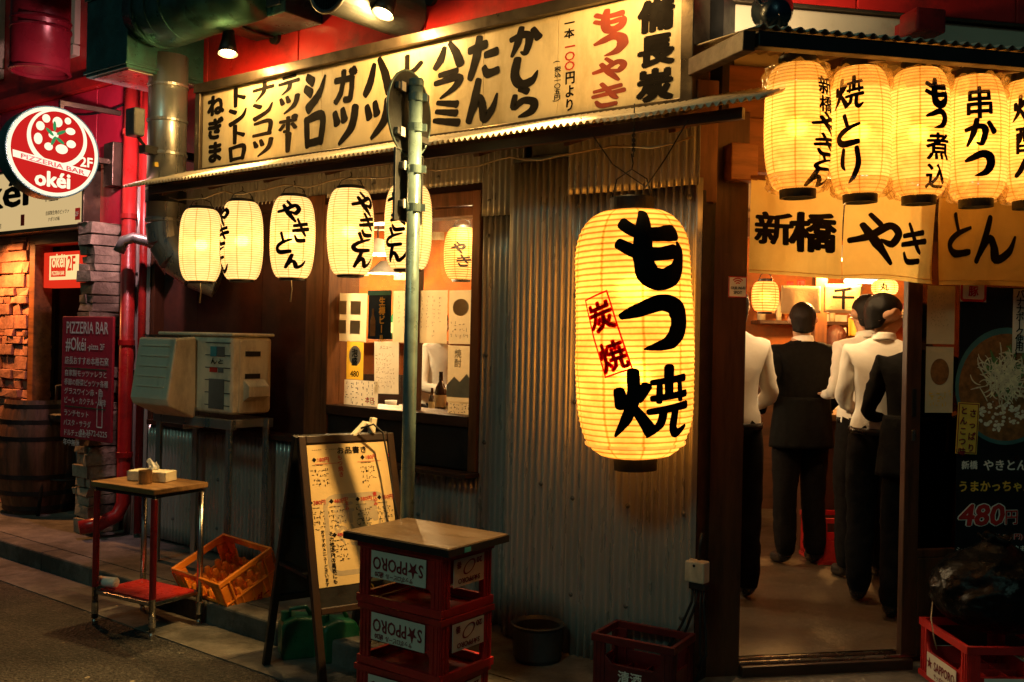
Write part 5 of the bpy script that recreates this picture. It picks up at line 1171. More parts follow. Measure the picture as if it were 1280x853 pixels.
b = MB(); b.box(-.275, .275, -.195, .195, .0, .034); b.build('board', M['blind'], tp, bevel=.008)
b = MB(); b.box(-.278, .278, -.1985, -.1955, .0, .028); b.box(.2755, .2785, -.195, .195, .0, .028); b.box(-.2785, -.2755, -.195, .195, .0, .028); b.box(-.278, .278, .1955, .1985, .0, .028); b.build('edge_band', M['black'], tp)
b = MB(); b.box(.2788, .2796, -.10, -.06, .004, .022); b.build('sticker', M['sticker_blue'], tp)
# loose low dark crate by the metal corner
P_ = ground(735, 789, .34); Q_ = ground(869, 800, .34); F_ = ground(826, 808, .34)
cc = (P_ + Q_) / 2
dc = thing('beer_crate', 'dark red empty crate on the pavement below the huge lantern', 'crate', (cc.x + .01, cc.y - .01, .118), R(-31), 'loose crates on the pavement')
crate_body(.36, .24, .235, panel_z=(.06, .5), dividers=(4, 3), div_h=.3).build('body', M['crate_dark'], dc, bevel=.0035)
L = []; htext(L, '清酒', -.06, .05, .055, .02); q = MB(); lettering(L, on_front(-.1245), 'lettering', M['pale_ink'], dc)
# crate with bin bag by the sliding door
c0 = Vector((1.87 + .19, 4.50 - .215, 0)); rc = thing('beer_crate', 'bright red crate with a bin bag on it by the dark sliding door', 'crate', (c0.x, c0.y, .118), R(92), 'loose crates on the pavement')
crate_body(.43, .36, .255).build('body', M['crate_red'], rc, bevel=.0035)
hh = .44 * .255
for side in range(4):
    ln = (.43, .36)[side % 2]; w0 = ln * .62; q = MB(); q.box(-w0 / 2, w0 / 2, -.0022, -.0002, .02, .02 + hh * .95)
    o = q.build('label_plate', M['paper_white'], rc); hx, hy = .215, .18
    o.location = ((0, -hy - .0045, 0), (hx + .0042, 0, 0), (0, hy + .0045, 0), (-hx - .0042, 0, 0))[side]; o.rotation_euler = (0, 0, side * math.pi / 2)
    L = []; htext(L, '★', -w0 * .49, .06, .055, .02); htext(L, 'SAPPORO', -w0 * .24, .06, .055, .02, width=w0 * .70); htext(L, 'サッポロビール', -w0 * .24, .03, .024, .02, width=w0 * .6); lettering(L, on_front(-.0022), 'lettering', M['maroon'], o)
bg_ = thing('bin_bag', 'black knotted bin bag heaped on the red crate by the door', 'bag', (c0.x + .06, c0.y + .03, .372))
def bagf(u, v):
    a = 2 * math.pi * u; ph = math.pi * v; r = math.sin(ph) ** .75; z = .19 * (1 - math.cos(ph)); p = Vector((r * .27 * math.cos(a), r * .24 * math.sin(a), z * .92 + (.05 * math.exp(-((v - 1) / .06) ** 2))))
    nz = noise.noise(p * 6) * .018 + (.4 - abs(noise.noise(p * 11)) * 1.6) * .020 + (.4 - abs(noise.noise(p * 25)) * 1.6) * .008; p += Vector((math.cos(a), math.sin(a), .4)) * nz * (r + .1); p.z = max(p.z, .0); return p
MB().grid(bagf, 90, 60).build('sack', M['bag'], bg_, smooth=True)
b = MB(); b.grid(lambda u, v: Vector(((.02 + .05 * v + .012 * math.sin(u * 19)) * math.cos(2 * math.pi * u), (.02 + .05 * v + .012 * math.cos(u * 23)) * math.sin(2 * math.pi * u), .33 + .08 * v + .01 * math.sin(u * 31))), 40, 5); b.build('knot', M['bag'], bg_, smooth=True, solid=.002)
sg_ = thing('string', 'pale string hanging from the black food poster down to the red crate', 'string', (0, 0, 0))
b = MB(); b.tube([at(1184, 698, 4.5), at(1172, 735, 4.45), at(1166, 752, 4.4), at(1164, 772, 4.30), at(1167, 795, 4.26), at(1171, 812, 4.26)], .0028, 6); b.build('cord', M['wire'], sg_, smooth=True)
# orange crate tipped against the kerb
po_ = ground(266, 771, .012)
oc = thing('bottle_crate', 'orange plastic bottle crate tipped back on the kerb behind the steel table', 'crate', po_); oc.rotation_euler = (R(24), R(2), LW.a - R(1))
OL, OW, OH = .40, .33, .28; hx, hy = OL / 2, OW / 2
b = MB()
def flare(k): return 1 + .10 * k
def oside(pts, th):  # quad wall between two bottom and two top points
    a, c, d_, e_ = [Vector(p) for p in pts]; n = (c - a).cross(e_ - a).normalized() * th
    b.add([a, c, d_, e_, a + n, c + n, d_ + n, e_ + n], [(0, 1, 2, 3), (7, 6, 5, 4), (0, 4, 5, 1), (1, 5, 6, 2), (2, 6, 7, 3), (3, 7, 4, 0)])
def ring_pt(i, k):
    sx, sy = ((-1, -1), (1, -1), (1, 1), (-1, 1))[i % 4]; return Vector((sx * hx * flare(k), hy + sy * hy * flare(k), OH * k))
for i in range(4):
    A = lambda k, t: ring_pt(i, k).lerp(ring_pt(i + 1, k), t)
    for (k0, k1, t0, t1) in ((0, .52, 0, 1), (.521, .86, 0, .20), (.521, .86, .80, 1), (.861, 1, 0, 1)):
        oside([A(k0, t0), A(k0, t1), A(k1, t1), A(k1, t0)], -.010)
    for (k0, k1) in ((.90, 1.0), (.0, .07), (.46, .50)):
        o_ = lambda v: Vector((v.x * 1.035, hy + (v.y - hy) * 1.025, v.z)); oside([o_(A(k0, 0)), o_(A(k0, 1)), o_(A(k1, 1)), o_(A(k1, 0))], -.012)
    for t0 in (.0, .17, .83, 1.0): p, q = A(.02, t0), A(.92, t0); o_ = lambda v: Vector((v.x * 1.03, hy + (v.y - hy) * 1.02, v.z)); b.bar(o_(p), o_(q), .010, .010)
b.box(-hx + .01, hx - .01, .01, OW - .01, .004, .012)
b.build('body', M['crate_orange'], oc, bevel=.004)
b = MB(); nx, ny = 5, 4
for i in range(nx + 1):
    for j in range(ny + 1):       # pointed bottle dividers
        x = -hx * .96 + 2 * hx * .96 * i / nx; y = .02 + (OW - .04) * j / ny; b.lathe([(.021, .015), (.021, .15), (.014, .175), (.003, .18)], 6, (x, y, 0))
for i in range(nx + 1): x = -hx * .96 + 2 * hx * .96 * i / nx; b.box(x - .0025, x + .0025, .02, OW - .02, .013, .14)
for j in range(ny + 1): y = .02 + (OW - .04) * j / ny; b.box(-hx * .96, hx * .96, y - .0025, y + .0025, .0135, .138)
b.build('divider_grid', M['crate_orange'], oc)
L = []; htext(L, 'サイダー', -.09, .03, .05, .03, width=.18); lettering(L, lambda x, z, k: Vector((hx * flare(z / OH) * 1.036 + .002 + k, hy + x, z)), 'lettering', M['ink_red'], oc)

# ================================================================== STEEL SERVING TABLE
tb = thing('steel_table', 'small standing table with a worn wooden top, steel legs and a red lower shelf', 'table', (-1.945, 5.39, 0), R(-31))
TX, TY, TZ = .255, .18, .775
b = MB(); b.box(-TX, TX, -TY, TY, TZ - .03, TZ); b.build('top', M['tabletop'], tb, bevel=.005)
b = MB(); b.box(-TX + .02, TX - .02, -TY + .02, TY - .02, TZ - .05, TZ - .0305); b.build('apron', M['black'], tb)
for sx in (-1, 1):
    for sy in (-1, 1):
        lg = MB(); x, y = sx * (TX - .025), sy * (TY - .025); lg.tube([(x, y, .035), (x, y, TZ - .051)], .0165, 16)
        o = lg.build('leg', M['steel'], tb, smooth=True)
        ft = MB(); ft.lathe([(.012, 0), (.015, .004), (.015, .02), (.011, .03), (.011, .05)], 16, (x, y, 0)); ft.lathe([(.0185, .06), (.0185, .12)], 16, (x, y, 0)); ft.build('foot', M['steel'], o)
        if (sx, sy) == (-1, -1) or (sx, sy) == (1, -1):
            sl = MB(); sl.lathe([(.0175, .205), (.0175, TZ - .052)], 16, (x, y, 0)); sl.build('red_reflection', M['pipe_red'], o, smooth=False)  # red tube paints the shelf's reflection onto the upper leg
b = MB(); b.box(-TX + .02, TX - .02, -TY + .02, TY - .02, .165, .185); b.build('shelf_tray', M['steel'], tb, bevel=.003)
b = MB(); b.box(-TX + .045, TX - .045, -TY + .045, TY - .045, .1852, .192); b.build('shelf', M['tabletop_red'], tb)
tm = tb.matrix_basis
tx = thing('tissue_box', 'woven cream tissue box with a tissue sticking out on the steel table', 'tissue box', tm @ Vector((-.02, .03, TZ + .001)), R(-12))
b = MB(); b.box(-.115, .115, -.055, .055, 0, .055); b.build('box', M['ac'], tx, bevel=.006)
b = MB()
for i in range(9): b.box(-.1165, .1165, -.0565, .0565, .004 + i * .0056, .0066 + i * .0056)
b.build('weave', M['ac'], tx)
b = MB(); b.grid(lambda u, v: Vector((-.03 + .06 * u + .01 * math.sin(v * 5), .012 * math.sin(u * 9) * (1 - v) + .01 * v, .056 + .05 * v + .012 * math.sin(u * 6) * v)), 12, 8); b.build('tissue', M['white'], tx, smooth=True, solid=.001)
cu2 = thing('cup', 'small brown cylindrical cup in front of the tissue box on the steel table', 'cup', tm @ Vector((.045, -.065, TZ + .001)))
b = MB(); b.lathe([(.001, .0), (.034, .0), (.036, .07), (.032, .07), (.030, .008), (.001, .008)], 24, caps=False); b.build('body', M['tabletop'], cu2, smooth=False)
tw = thing('rolled_towel', 'white rolled hand towel on the red lower shelf of the steel table', 'towel', tm @ Vector((-.20, -.10, .222)), R(-20))
b = MB(); b.tube([(-.06, 0, 0), (-.055, 0, 0), (.055, 0, 0), (.06, 0, 0)], [.022, .028, .028, .022], 16); b.build('roll', M['white'], tw, smooth=True)

# ================================================================== SMALL STREET THINGS
for i, (px, py, rz, lab) in enumerate(((368, 828, 20, 'green plastic jerrycan under the folding board, the one farther from the red crates'), (415, 832, 34, 'green plastic jerrycan under the folding board, the one nearer the red crates'))):
    p = ground(px, py, 0); p.y += .1
    jc = thing('jerrycan', lab, 'jerrycan', (p.x, p.y, .0), R(rz), 'green jerrycans under the folding board')
    b = MB(); b.prism([(-.085, .0), (.085, .0), (.095, .02), (.095, .155), (.07, .195), (-.02, .205), (-.085, .185), (-.095, .16), (-.095, .02)], -.075, .075); b.build('body', M['green'], jc, bevel=.016, seg=3)
    b = MB(); b.tube([(-.05, 0, .19), (-.045, 0, .235), (.03, 0, .24), (.055, 0, .198)], .011, 10); b.build('handle', M['green'], jc, smooth=True)
    b = MB(); b.lathe([(.022, .18), (.022, .225), (.001, .228)], 16, (-.07, 0, 0)); b.build('cap', M['green'], jc)
p = ground(672, 833, .118); bk = thing('bucket', 'dark round tub standing at the foot of the corrugated corner', 'bucket', (p.x, p.y + .10, .118))
b = MB(); b.lathe([(.001, 0), (.10, 0), (.112, .02), (.115, .15), (.125, .165), (.118, .17), (.105, .155), (.10, .02), (.001, .015)], 32, caps=False); b.build('body', M['greydark'], bk, smooth=False)
eb_s, eb_z = LW.hit(875, 713, .16); eb = onL('electric_box', 'small grey outdoor socket box with black cables on the corrugated corner', 'socket box', eb_s, .155, eb_z)
b = MB(); b.box(-.045, .045, -.06, -.002, -.045, .045); b.build('box', M['ac'], eb, bevel=.006)
b = MB(); b.lathe([(.006, 0), (.006, .003)], 10); b.xf(Matrix.Translation((0, -.0605, .028)) @ Matrix.Rotation(R(90), 4, 'X')); b.build('screw', M['black'], eb)
b = MB(); b.box(-.03, .045, -.05, -.005, -.075, -.0455); b.build('plug', M['rubber'], eb, bevel=.004)
for k, (x0, x1, z1, y1) in enumerate(((-.02, -.14, -.42, -.02), (.0, -.10, -.46, -.03), (.02, .02, -.50, -.02), (.035, .06, -.40, -.05))):
    b = MB(); b.tube([(x0, -.03, -.07), (x0 + .005, -.045, -.13), (x0 * .6 + x1 * .4, -.03, -.24), (x1, y1, z1 * .85), (x1 - .04, y1, z1)], .006, 8); b.build('cable', M['rubber'], eb, smooth=True)
b = MB(); b.tube([(.0, -.015, .045), (.0, -.012, .10), (.01, -.01, .16)], .008, 8); b.build('cable', M['rubber'], eb, smooth=True)
ws, wz = RW.hit(922, 359, .031); wf = onR('wifi_sticker', 'white wireless hotspot sticker on the dark corner post', 'sticker', ws, .030, wz)
b = MB(); b.box(-.043, .043, -.0015, .0, -.046, .046); b.build('sheet', M['paper_white'], wf); b = MB(); b.box(-.043, .043, -.0022, -.0016, -.046, -.042); b.box(-.043, .043, -.0022, -.0016, .042, .046); b.box(-.043, -.039, -.0022, -.0016, -.0419, .0419); b.box(.039, .043, -.0022, -.0016, -.0419, .0419); b.build('border', M['ink_red'], wf)
L = []
for r0 in (.010, .020, .030):
    pts = [(r0 * math.cos(a), .006 + r0 * math.sin(a)) for a in [R(45 + i * 15) for i in range(7)]]
    L.append(([(*p, 0) for p in pts] + [(p[0] * (1 + .005 / r0), .006 + (p[1] - .006) * (1 + .005 / r0), 0) for p in pts], [f for i in range(6) for f in ((i, i + 1, 8 + i), (i, 8 + i, 7 + i))]))
lettering(L, on_front(-.0016), 'symbol', M['ink_red'], wf)
L = []; htext(L, 'OUR Wi-Fi', -.033, -.012, .018, .02, width=.066); htext(L, 'SPOT', -.02, -.032, .018, .02, width=.04); lettering(L, on_front(-.0016), 'lettering', M['ink'], wf)

# ---- posters on the sliding door
def door_sheet(name, label, x0, y0, x1, y1, m, d=.035, group=None, cat='poster', th=.0015):
    a = RW.hit(x0, y1, d); c = RW.hit(x1, y0, d); wd, hh = c[0] - a[0], c[1] - a[1]
    t = onR(name, label, cat, a[0], d, a[1], group); b = MB(); b.box(0, wd, -th, 0, 0, hh); b.build('sheet', M[m], t); return t, wd, hh
t, wd, hh = door_sheet('food_poster', 'large black poster of a noodle bowl with a painted price, hung on the sliding door', 1193, 362, 1330, 694, 'poster_dark', .040)
PXW = wd; PX = lambda x: (x - 1193) / 137 * PXW
PZ = lambda y: hh - (y - 362) / 332 * hh
PXW = wd; rq = random.Random(11); L = []
def dsc(Lx, cx, cz, rx, rz, n=40):
    Lx.append(([(cx + rx * math.cos(2 * math.pi * i / n), cz + rz * math.sin(2 * math.pi * i / n), 0) for i in range(n)], [(0, i, i + 1) for i in range(1, n - 1)]))
M['bowl_teal'] = mat('printed_bowl', (.06, .17, .16), .4, bump=0); M['print_brown'] = mat('printed_broth', (.26, .11, .03), .4, var=.5, scale=30, bump=0); M['print_noodle'] = mat('printed_sprouts', (.85, .72, .45), .4, var=.3, scale=40, bump=0); M['print_rice'] = mat('printed_rice', (.85, .75, .55), .4, var=.3, scale=60, bump=0); M['print_green'] = mat('printed_scallion', (.14, .26, .07), .4, var=.5, scale=40, bump=0)
cx, cz, br_ = PX(1256), PZ(485), wd * .49
a = []; dsc(a, cx, cz, br_, br_ * 1.02); lettering(a, on_front(-.0015), 'bowl', M['bowl_teal'], t); a = []; dsc(a, cx, cz - .005, br_ * .93, br_ * .93); lettering(a, on_front(-.0021), 'broth', M['print_brown'], t)
a = []
for i in range(70): an_ = rq.uniform(0, 6.28); q = rq.uniform(0, 1) ** .5 * br_ * .45; dsc(a, cx - .03 + q * math.cos(an_), cz - br_ * .5 + q * .6 * math.sin(an_), rq.uniform(.006, .014), rq.uniform(.005, .01), 8)
lettering([([(x, z, i * .03) for x, z, k in vs], fs) for i, (vs, fs) in enumerate(a)], on_front(-.0027), 'rice', M['print_rice'], t)
def strands(n, c, spread, m, nm, lft, wth):
    a = []
    for i in range(n):
        x, z = c[0] + rq.gauss(0, spread), c[1] + rq.gauss(0, spread * .8); an_ = rq.uniform(0, 6.28); cu_ = rq.uniform(-9, 9); pts = []
        for k in range(10): pts.append((x, z)); x += .0085 * math.cos(an_); z += .0085 * math.sin(an_); an_ += cu_ * .03
        vs = []; fs = []
        for k, (px_, pz_) in enumerate(pts):
            dx, dz = (pts[min(k + 1, 9)][0] - pts[max(k - 1, 0)][0], pts[min(k + 1, 9)][1] - pts[max(k - 1, 0)][1]); l = math.hypot(dx, dz) + 1e-6; w0 = wth * (1 - abs(k - 4.5) / 9)
            vs += [(px_ - dz / l * w0, pz_ + dx / l * w0, i * .04), (px_ + dz / l * w0, pz_ - dx / l * w0, i * .04)]
            if k: fs += [(2 * k - 2, 2 * k - 1, 2 * k + 1), (2 * k - 2, 2 * k + 1, 2 * k)]
        a.append((vs, fs))
    lettering(a, on_front(lft), nm, M[m], t, lift=.0005)
strands(50, (cx + .03, cz + br_ * .30), .055, 'print_green', 'scallion_print', -.0034, .008); a = []
for i in range(26): dsc(a, cx - .02 + rq.gauss(0, .06), cz - .01 + rq.gauss(0, .045), rq.uniform(.010, .024), rq.uniform(.008, .018), 12)
M['print_meat'] = mat('printed_meat', (.34, .13, .045), .4, var=.5, scale=60, bump=0)
lettering([([(x, z, i * .03) for x, z, k in vs], fs) for i, (vs, fs) in enumerate(a)], on_front(-.0030), 'meat', M['print_meat'], t)
strands(190, (cx - .01, cz + br_ * .14), .055, 'print_noodle', 'sprout_print', -.0066, .0038)
for st_, x, y, sz, bo_, wd in (('「', 1192, 592, .05, .01, None), ('新橋', 1199, 588, .042, .02, None), ('やきとん', 1227, 590, .055, .03, wd * .42), ('シメはお茶漬けに決まり!', 1194, 692, .034, .016, wd * .75)):
    L = []; htext(L, st_, PX(x), PZ(y), sz, bo_, width=wd); lettering(L, on_front(-.0016), 'lettering', M['pale_ink'], t)
wd = PXW
L = []; htext(L, 'うまかっちゃん', PX(1195), PZ(616), .055, .03, width=wd * .72); lettering(L, on_front(-.0016), 'ochre_lettering', M['gold'], t)
L = []; htext(L, '480', PX(1196), PZ(660), .135, .075, width=wd * .42, skew=.12); htext(L, '円', PX(1256), PZ(657), .075, .06); htext(L, '(税込504円)', PX(1232), PZ(676), .03, .05, width=wd * .36); lettering(L, on_front(-.0016), 'price_outline', M['pale_ink'], t)
L = []; htext(L, '480', PX(1196), PZ(660), .135, .035, width=wd * .42, skew=.12); htext(L, '円', PX(1256), PZ(657), .075, .02); htext(L, '(税込504円)', PX(1232), PZ(676), .03, .02, width=wd * .36); lettering(L, on_front(-.0034), 'price', M['ink_red'], t)
t, wd, hh = door_sheet('yellow_card', 'slanted yellow card with dark red writing stuck on the black food poster', 1194, 503, 1222, 567, 'yellow', .048)
t.rotation_euler = (0, R(2.5), RW.a)
L = []; vtext(L, 'さっぱり', wd * .52, hh * .95, wd * .36, .04, pitch=1.35); vtext(L, 'とんこつ味', wd * .10, hh * .97, wd * .36, .04, pitch=1.2); lettering(L, on_front(-.0015), 'lettering', M['maroon'], t)
b = MB(); b.box(.004, wd - .004, -.0021, -.0016, hh - .008, hh - .004); b.box(.004, wd - .004, -.0021, -.0016, .004, .008); b.box(.004, .008, -.0021, -.0016, .0081, hh - .0081); b.box(wd - .008, wd - .004, -.0021, -.0016, .0081, hh - .0081); b.build('border', M['maroon'], t)
t, wd, hh = door_sheet('paper_strip', 'white vertical paper strip with black writing at the upper edge of the food poster', 1265, 362, 1292, 441, 'paper_white', .046)
L = []; vtext(L, 'バナナポーク使用!!', wd * .12, hh * .97, wd * .42, .02, pitch=.78); lettering(L, on_front(-.0015), 'lettering', M['ink'], t)
t, wd, hh = door_sheet('pink_tag', 'small pink rounded tag tucked under the curtain above the food poster', 1200, 350, 1233, 377, 'pale_ink', .046)
L = []; outline(L, .0, wd, .0, hh, .02, .012); lettering(L, on_front(-.0015), 'border', M['ink_red'], t); L = []; htext(L, '豚', wd * .3, hh * .25, hh * .5, .03); lettering(L, on_front(-.0016), 'mark', M['ink_red'], t)
t, wd, hh = door_sheet('menu_paper', 'pale printed notice on the sliding door glass, the upper of two', 1158, 358, 1194, 430, 'paper_old', .016, 'notices on the sliding door')
L = []; squiggles(L, .02, wd - .02, hh * .3, hh * .9, 9, .014); lettering(L, on_front(-.0015), 'lettering', M['seal'], t)
t, wd, hh = door_sheet('menu_paper', 'yellowed notice with a food picture on the sliding door, the lower of two', 1156, 434, 1192, 516, 'paper_old', .016, 'notices on the sliding door')
L = []; dsc(L, wd * .5, hh * .62, wd * .34, hh * .2); lettering(L, on_front(-.0015), 'picture', M['print_brown'], t); L = []; squiggles(L, .02, wd - .02, hh * .1, hh * .36, 3, .03); lettering(L, on_front(-.0016), 'lettering', M['ochre' if 'ochre' in M else 'gold'], t)

# ---- sheets stuck on the window
def win_sheet(label, x0, y0, x1, y1, m, d=-.044, group='papers stuck on the window', rot=0):
    m = {'paper_old': 'paper_thin', 'paper_white': 'paper_thin_w', 'yellow': 'yellow_thin'}.get(m, m); a = LW.hit(x0, y1, d); c = LW.hit(x1, y0, d); wd, hh = c[0] - a[0], c[1] - a[1]
    t = onL('window_paper', label, 'paper', a[0], d, a[1], group); t.rotation_euler = (0, R(rot), LW.a); b = MB()
    b.grid(lambda u, v: Vector((wd * u, -.0015 - .004 * max(0, noise.noise(Vector((u * 2 + x0, v * 2, 0)))), hh * v)), 8, 10); b.build('sheet', M[m], t, smooth=True); return t, wd, hh
of = on_front(-.0075)
t, wd, hh = win_sheet('pale sheet with four faded dish photos high on the window', 416, 366, 459, 426, 'paper_thin' if 'paper_thin' in M else 'paper_old', rot=1)
L = []
for i in range(2):
    for j in range(2): x, z = wd * (.12 + .42 * i), hh * (.16 + .40 * j); L.append(([(x, z, 0), (x + wd * .30, z, 0), (x + wd * .30, z + hh * .28, 0), (x, z + hh * .28, 0)], [(0, 1, 2), (0, 2, 3)]))
lettering(L, of, 'photos', M['seal'], t)
t, wd, hh = win_sheet('dark blue beer poster with a bottle and upright white writing', 460, 363, 490, 424, 'poster_blue')
L = []; vtext(L, '生樽ビール', wd * .50, hh * .88, wd * .28, .03, pitch=1.02); lettering(L, of, 'lettering', M['gold'], t); L = []; b = MB(); b.lathe([(.022, 0), (.022, .09), (.009, .12), (.009, .16)], 14); b.xf(Matrix.Translation((wd * .24, -.008, hh * .06)) @ Matrix.Diagonal((1, .12, 1, 1))); b.build('printed_bottle', M['tabletop'], t)
L = []; L.append(([(0, hh * .9, 0), (wd, hh * .9, 0), (wd, hh, 0), (0, hh, 0)], [(0, 1, 2), (0, 2, 3)])); lettering(L, of, 'header', M['teal_door'], t)
t, wd, hh = win_sheet('wide blank looking pale sheet across the middle of the window behind the pole', 491, 363, 560, 428, 'paper_old')
L = []; squiggles(L, .03, wd - .03, hh * .15, hh * .9, 1, .02, True, 8); lettering(L, of, 'lettering', M['seal'], t)
t, wd, hh = win_sheet('yellowed sheet with a grilled food picture in the upper window corner by the frame', 561, 363, 594, 430, 'paper_old', rot=-.5)
L = []; dsc(L, wd * .5, hh * .68, wd * .32, hh * .16); lettering(L, of, 'picture', M['seal'], t); L = []; squiggles(L, .02, wd - .02, hh * .1, hh * .42, 3, .024); lettering(L, of, 'lettering', M['seal'], t)
t, wd, hh = win_sheet('yellow price card with a round emblem in the lower window corner', 433, 427, 455, 474, 'yellow')
L = []; dsc(L, wd * .55, hh * .62, wd * .36, hh * .26); lettering(L, of, 'disc', M['paper_white'], t); L = []; vtext(L, '泡盛', wd * .36, hh * .82, wd * .36, .03); htext(L, '480', wd * .3, hh * .06, wd * .34, .03); lettering(L, on_front(-.0085), 'lettering', M['ink'], t)
t, wd, hh = win_sheet('handwritten white list sheet in the lower middle of the window', 468, 428, 500, 492, 'paper_white', rot=-1.5)
L = []; squiggles(L, .02, wd - .02, hh * .1, hh * .78, 8, .02); htext(L, 'メニュー', wd * .25, hh * .85, .025, .01); lettering(L, of, 'lettering', M['seal'], t)
t, wd, hh = win_sheet('low white sheet with vertical handwriting on the window sill', 430, 477, 473, 511, 'paper_white')
L = []; squiggles(L, .01, wd - .01, hh * .1, hh * .95, 1, .026, True, 6); lettering(L, of, 'lettering', M['ink_soft'], t); L = []; htext(L, '本日', wd * .65, hh * .25, .04, .02); lettering(L, of, 'red_lettering', M['ink_red'], t)
t, wd, hh = win_sheet('yellowed sheet with a mountain landscape low by the window frame', 559, 433, 592, 503, 'paper_old')
L = [([(0, hh * .1, 0), (wd, hh * .1, 0), (wd, hh * .38, 0), (wd * .8, hh * .52, 0), (wd * .55, hh * .36, 0), (wd * .3, hh * .46, 0), (0, hh * .3, 0)], [(0, 1, 2), (0, 2, 3), (0, 3, 4), (0, 4, 5), (0, 5, 6)])]; lettering(L, of, 'landscape', M['seal'], t)
L = []; vtext(L, '焼酎', wd * .3, hh * .95, .05, .02); lettering(L, on_front(-.008), 'lettering', M['seal'], t)
t, wd, hh = win_sheet('narrow printed strip at the lowest window corner by the frame', 560, 504, 592, 520, 'paper_old')
L = []; squiggles(L, .01, wd - .01, .01, hh * .9, 1, .018, True, 6); lettering(L, of, 'lettering', M['ink_soft'], t)

# ---- pizza bar: barrel and stool
bp = ground(30, 645, .118); ba = thing('barrel', 'old dark oak wine barrel standing at the stone wall of the pizza bar', 'barrel', (bp.x - .02, bp.y + .28, .118))
BH = .90; b = MB(); n = 40; vs = []; prof = [(.25 + .075 * math.sin(math.pi * i / 12), BH * i / 12) for i in range(13)]
for r0, z in prof:
    for j in range(n * 2): a = 2 * math.pi * j / (n * 2); q = r0 * (1 - (.012 if j % 5 == 0 else 0)); vs.append((q * math.cos(a), q * math.sin(a), z))
fs = [(i * 2 * n + j, i * 2 * n + (j + 1) % (2 * n), (i + 1) * 2 * n + (j + 1) % (2 * n), (i + 1) * 2 * n + j) for i in range(12) for j in range(2 * n)]; b.add(vs, fs); b.build('barrel_body', M['barrel'], ba, smooth=False)
b = MB(); b.lathe([(.001, BH - .03), (.245, BH - .03), (.247, BH - .028)], 40, caps=False); b.lathe([(.001, .02), (.24, .02)], 40, caps=False); b.build('head', M['barrel'], ba)
for z in (.05, .17, .30, .60, .73, .85):
    r0 = .25 + .075 * math.sin(math.pi * z / BH); b = MB(); b.lathe([(r0 + .001, z - .018), (r0 + .005, z - .018), (r0 + .005, z + .018), (r0 + .001, z + .018)], 48); b.build('hoop', M['iron'], ba)
sp_ = ground(88, 652, .118); bs = thing('bar_stool', 'dark bar stool standing between the barrel and the stone pillar', 'stool', (sp_.x - .18, sp_.y + .35, .118))
b = MB(); b.lathe([(.001, .74), (.15, .74), (.16, .76), (.16, .79), (.14, .80), (.001, .80)], 28); b.build('seat', M['black'], bs)
b = MB(); b.tube([(-.15, .1, .80), (-.16, .12, 1.0), (.0, .17, 1.03), (.16, .12, 1.0), (.15, .1, .80)], .015, 8); b.build('backrest', M['black'], bs, smooth=True)
for sx, sy in ((-1, -1), (1, -1), (1, 1), (-1, 1)): b = MB(); b.tube([(sx * .10, sy * .10, .74), (sx * .16, sy * .16, 0)], .014, 8); b.build('leg', M['black'], bs, smooth=True)
b = MB(); b.tube([(.145 * math.cos(a) , .145 * math.sin(a), .28) for a in [i * math.pi / 8 for i in range(17)]], .009, 6, caps=False); b.build('foot_ring', M['black'], bs, smooth=True)
# warm lamp under the pizza bar's door head
lp = onL('downlight', 'lit ceiling downlight over the pizza bar door', 'lamp', -5.6, .42, 2.32)
b = MB(); b.lathe([(.05, 0), (.05, .06), (.035, .065)], 20); b.build('can', M['black'], lp); b = MB(); b.lathe([(.001, -.004), (.042, -.004), (.042, -.001)], 20); b.build('bulb', M['bulb'], lp)
lamp('beam', 'SPOT', 60, (1, .36, .09), (0, 0, -.02), lp, size=.04, spot=150, aim=(.15, .25, -1))

# ================================================================== INSIDE THE SHOP
def pendant(label, p, energy, r=.14, col=(1, .48, .13)):
    t = thing('pendant_lamp', label, 'lamp', p, 0, 'pendant lamps inside the shop')
    b = MB(); b.lathe([(.03, .10), (.05, .085), (r, .0), (r - .004, -.002), (.045, .08), (.026, .095)], 28, caps=False); b.build('shade', M['white'], t, smooth=True)
    b = MB(); b.lathe([(.001, -.005), (.028, .01), (.034, .035), (.02, .07), (.012, .09)], 18); b.build('bulb', M['bulb'], t, smooth=True)
    b = MB(); b.tube([(0, 0, .10), (0, 0, 2.555 - p[2])], .005, 6); b.build('cord', M['rubber'], t)
    lamp('light', 'POINT', energy, col, (0, 0, -.07), t, size=.06); return t
hs_ = LW.hit(472, 318, -.5); pendant('white cone pendant lamp seen through the window between two lanterns', LW.w(hs_[0], -.5, hs_[1]), 22, col=(1, .76, .44))
hs_ = LW.hit(583, 262, -.6); pendant('white cone pendant lamp seen at the top corner of the window', LW.w(hs_[0], -.6, hs_[1]), 18, col=(1, .70, .36))
pendant('added small pendant lamp by the back wall, beyond the nearer window lamp', at(481, 342, 7.9), 30, col=(1, .66, .30))  # added to brighten the back wall behind the window
pendant('pendant lamp over the standing counter beyond the doorway', (2.35, 7.1, 2.20), 46)
pendant('added pendant lamp just inside the doorway, unseen behind the curtain', (1.62, 5.35, 2.28), 10, col=(1, .62, .28))  # added to make the curtain cloth glow from behind
tl = thing('tube_light', 'greenish fluorescent tube under the ceiling beam beyond the doorway', 'lamp', at(1076, 352, 6.7), R(4))
b = MB(); b.tube([(-.11, 0, 0), (.11, 0, 0)], .014, 12); b.build('tube', M['tube'], tl, smooth=True); b = MB(); b.box(-.13, .13, -.02, .02, .016, .04); b.build('fitting', M['grey'], tl); b = MB(); b.tube([(-.1, 0, .04), (-.1, 0, 2.55 - tl.location.z)], .004, 6); b.build('hanger', M['iron'], tl)
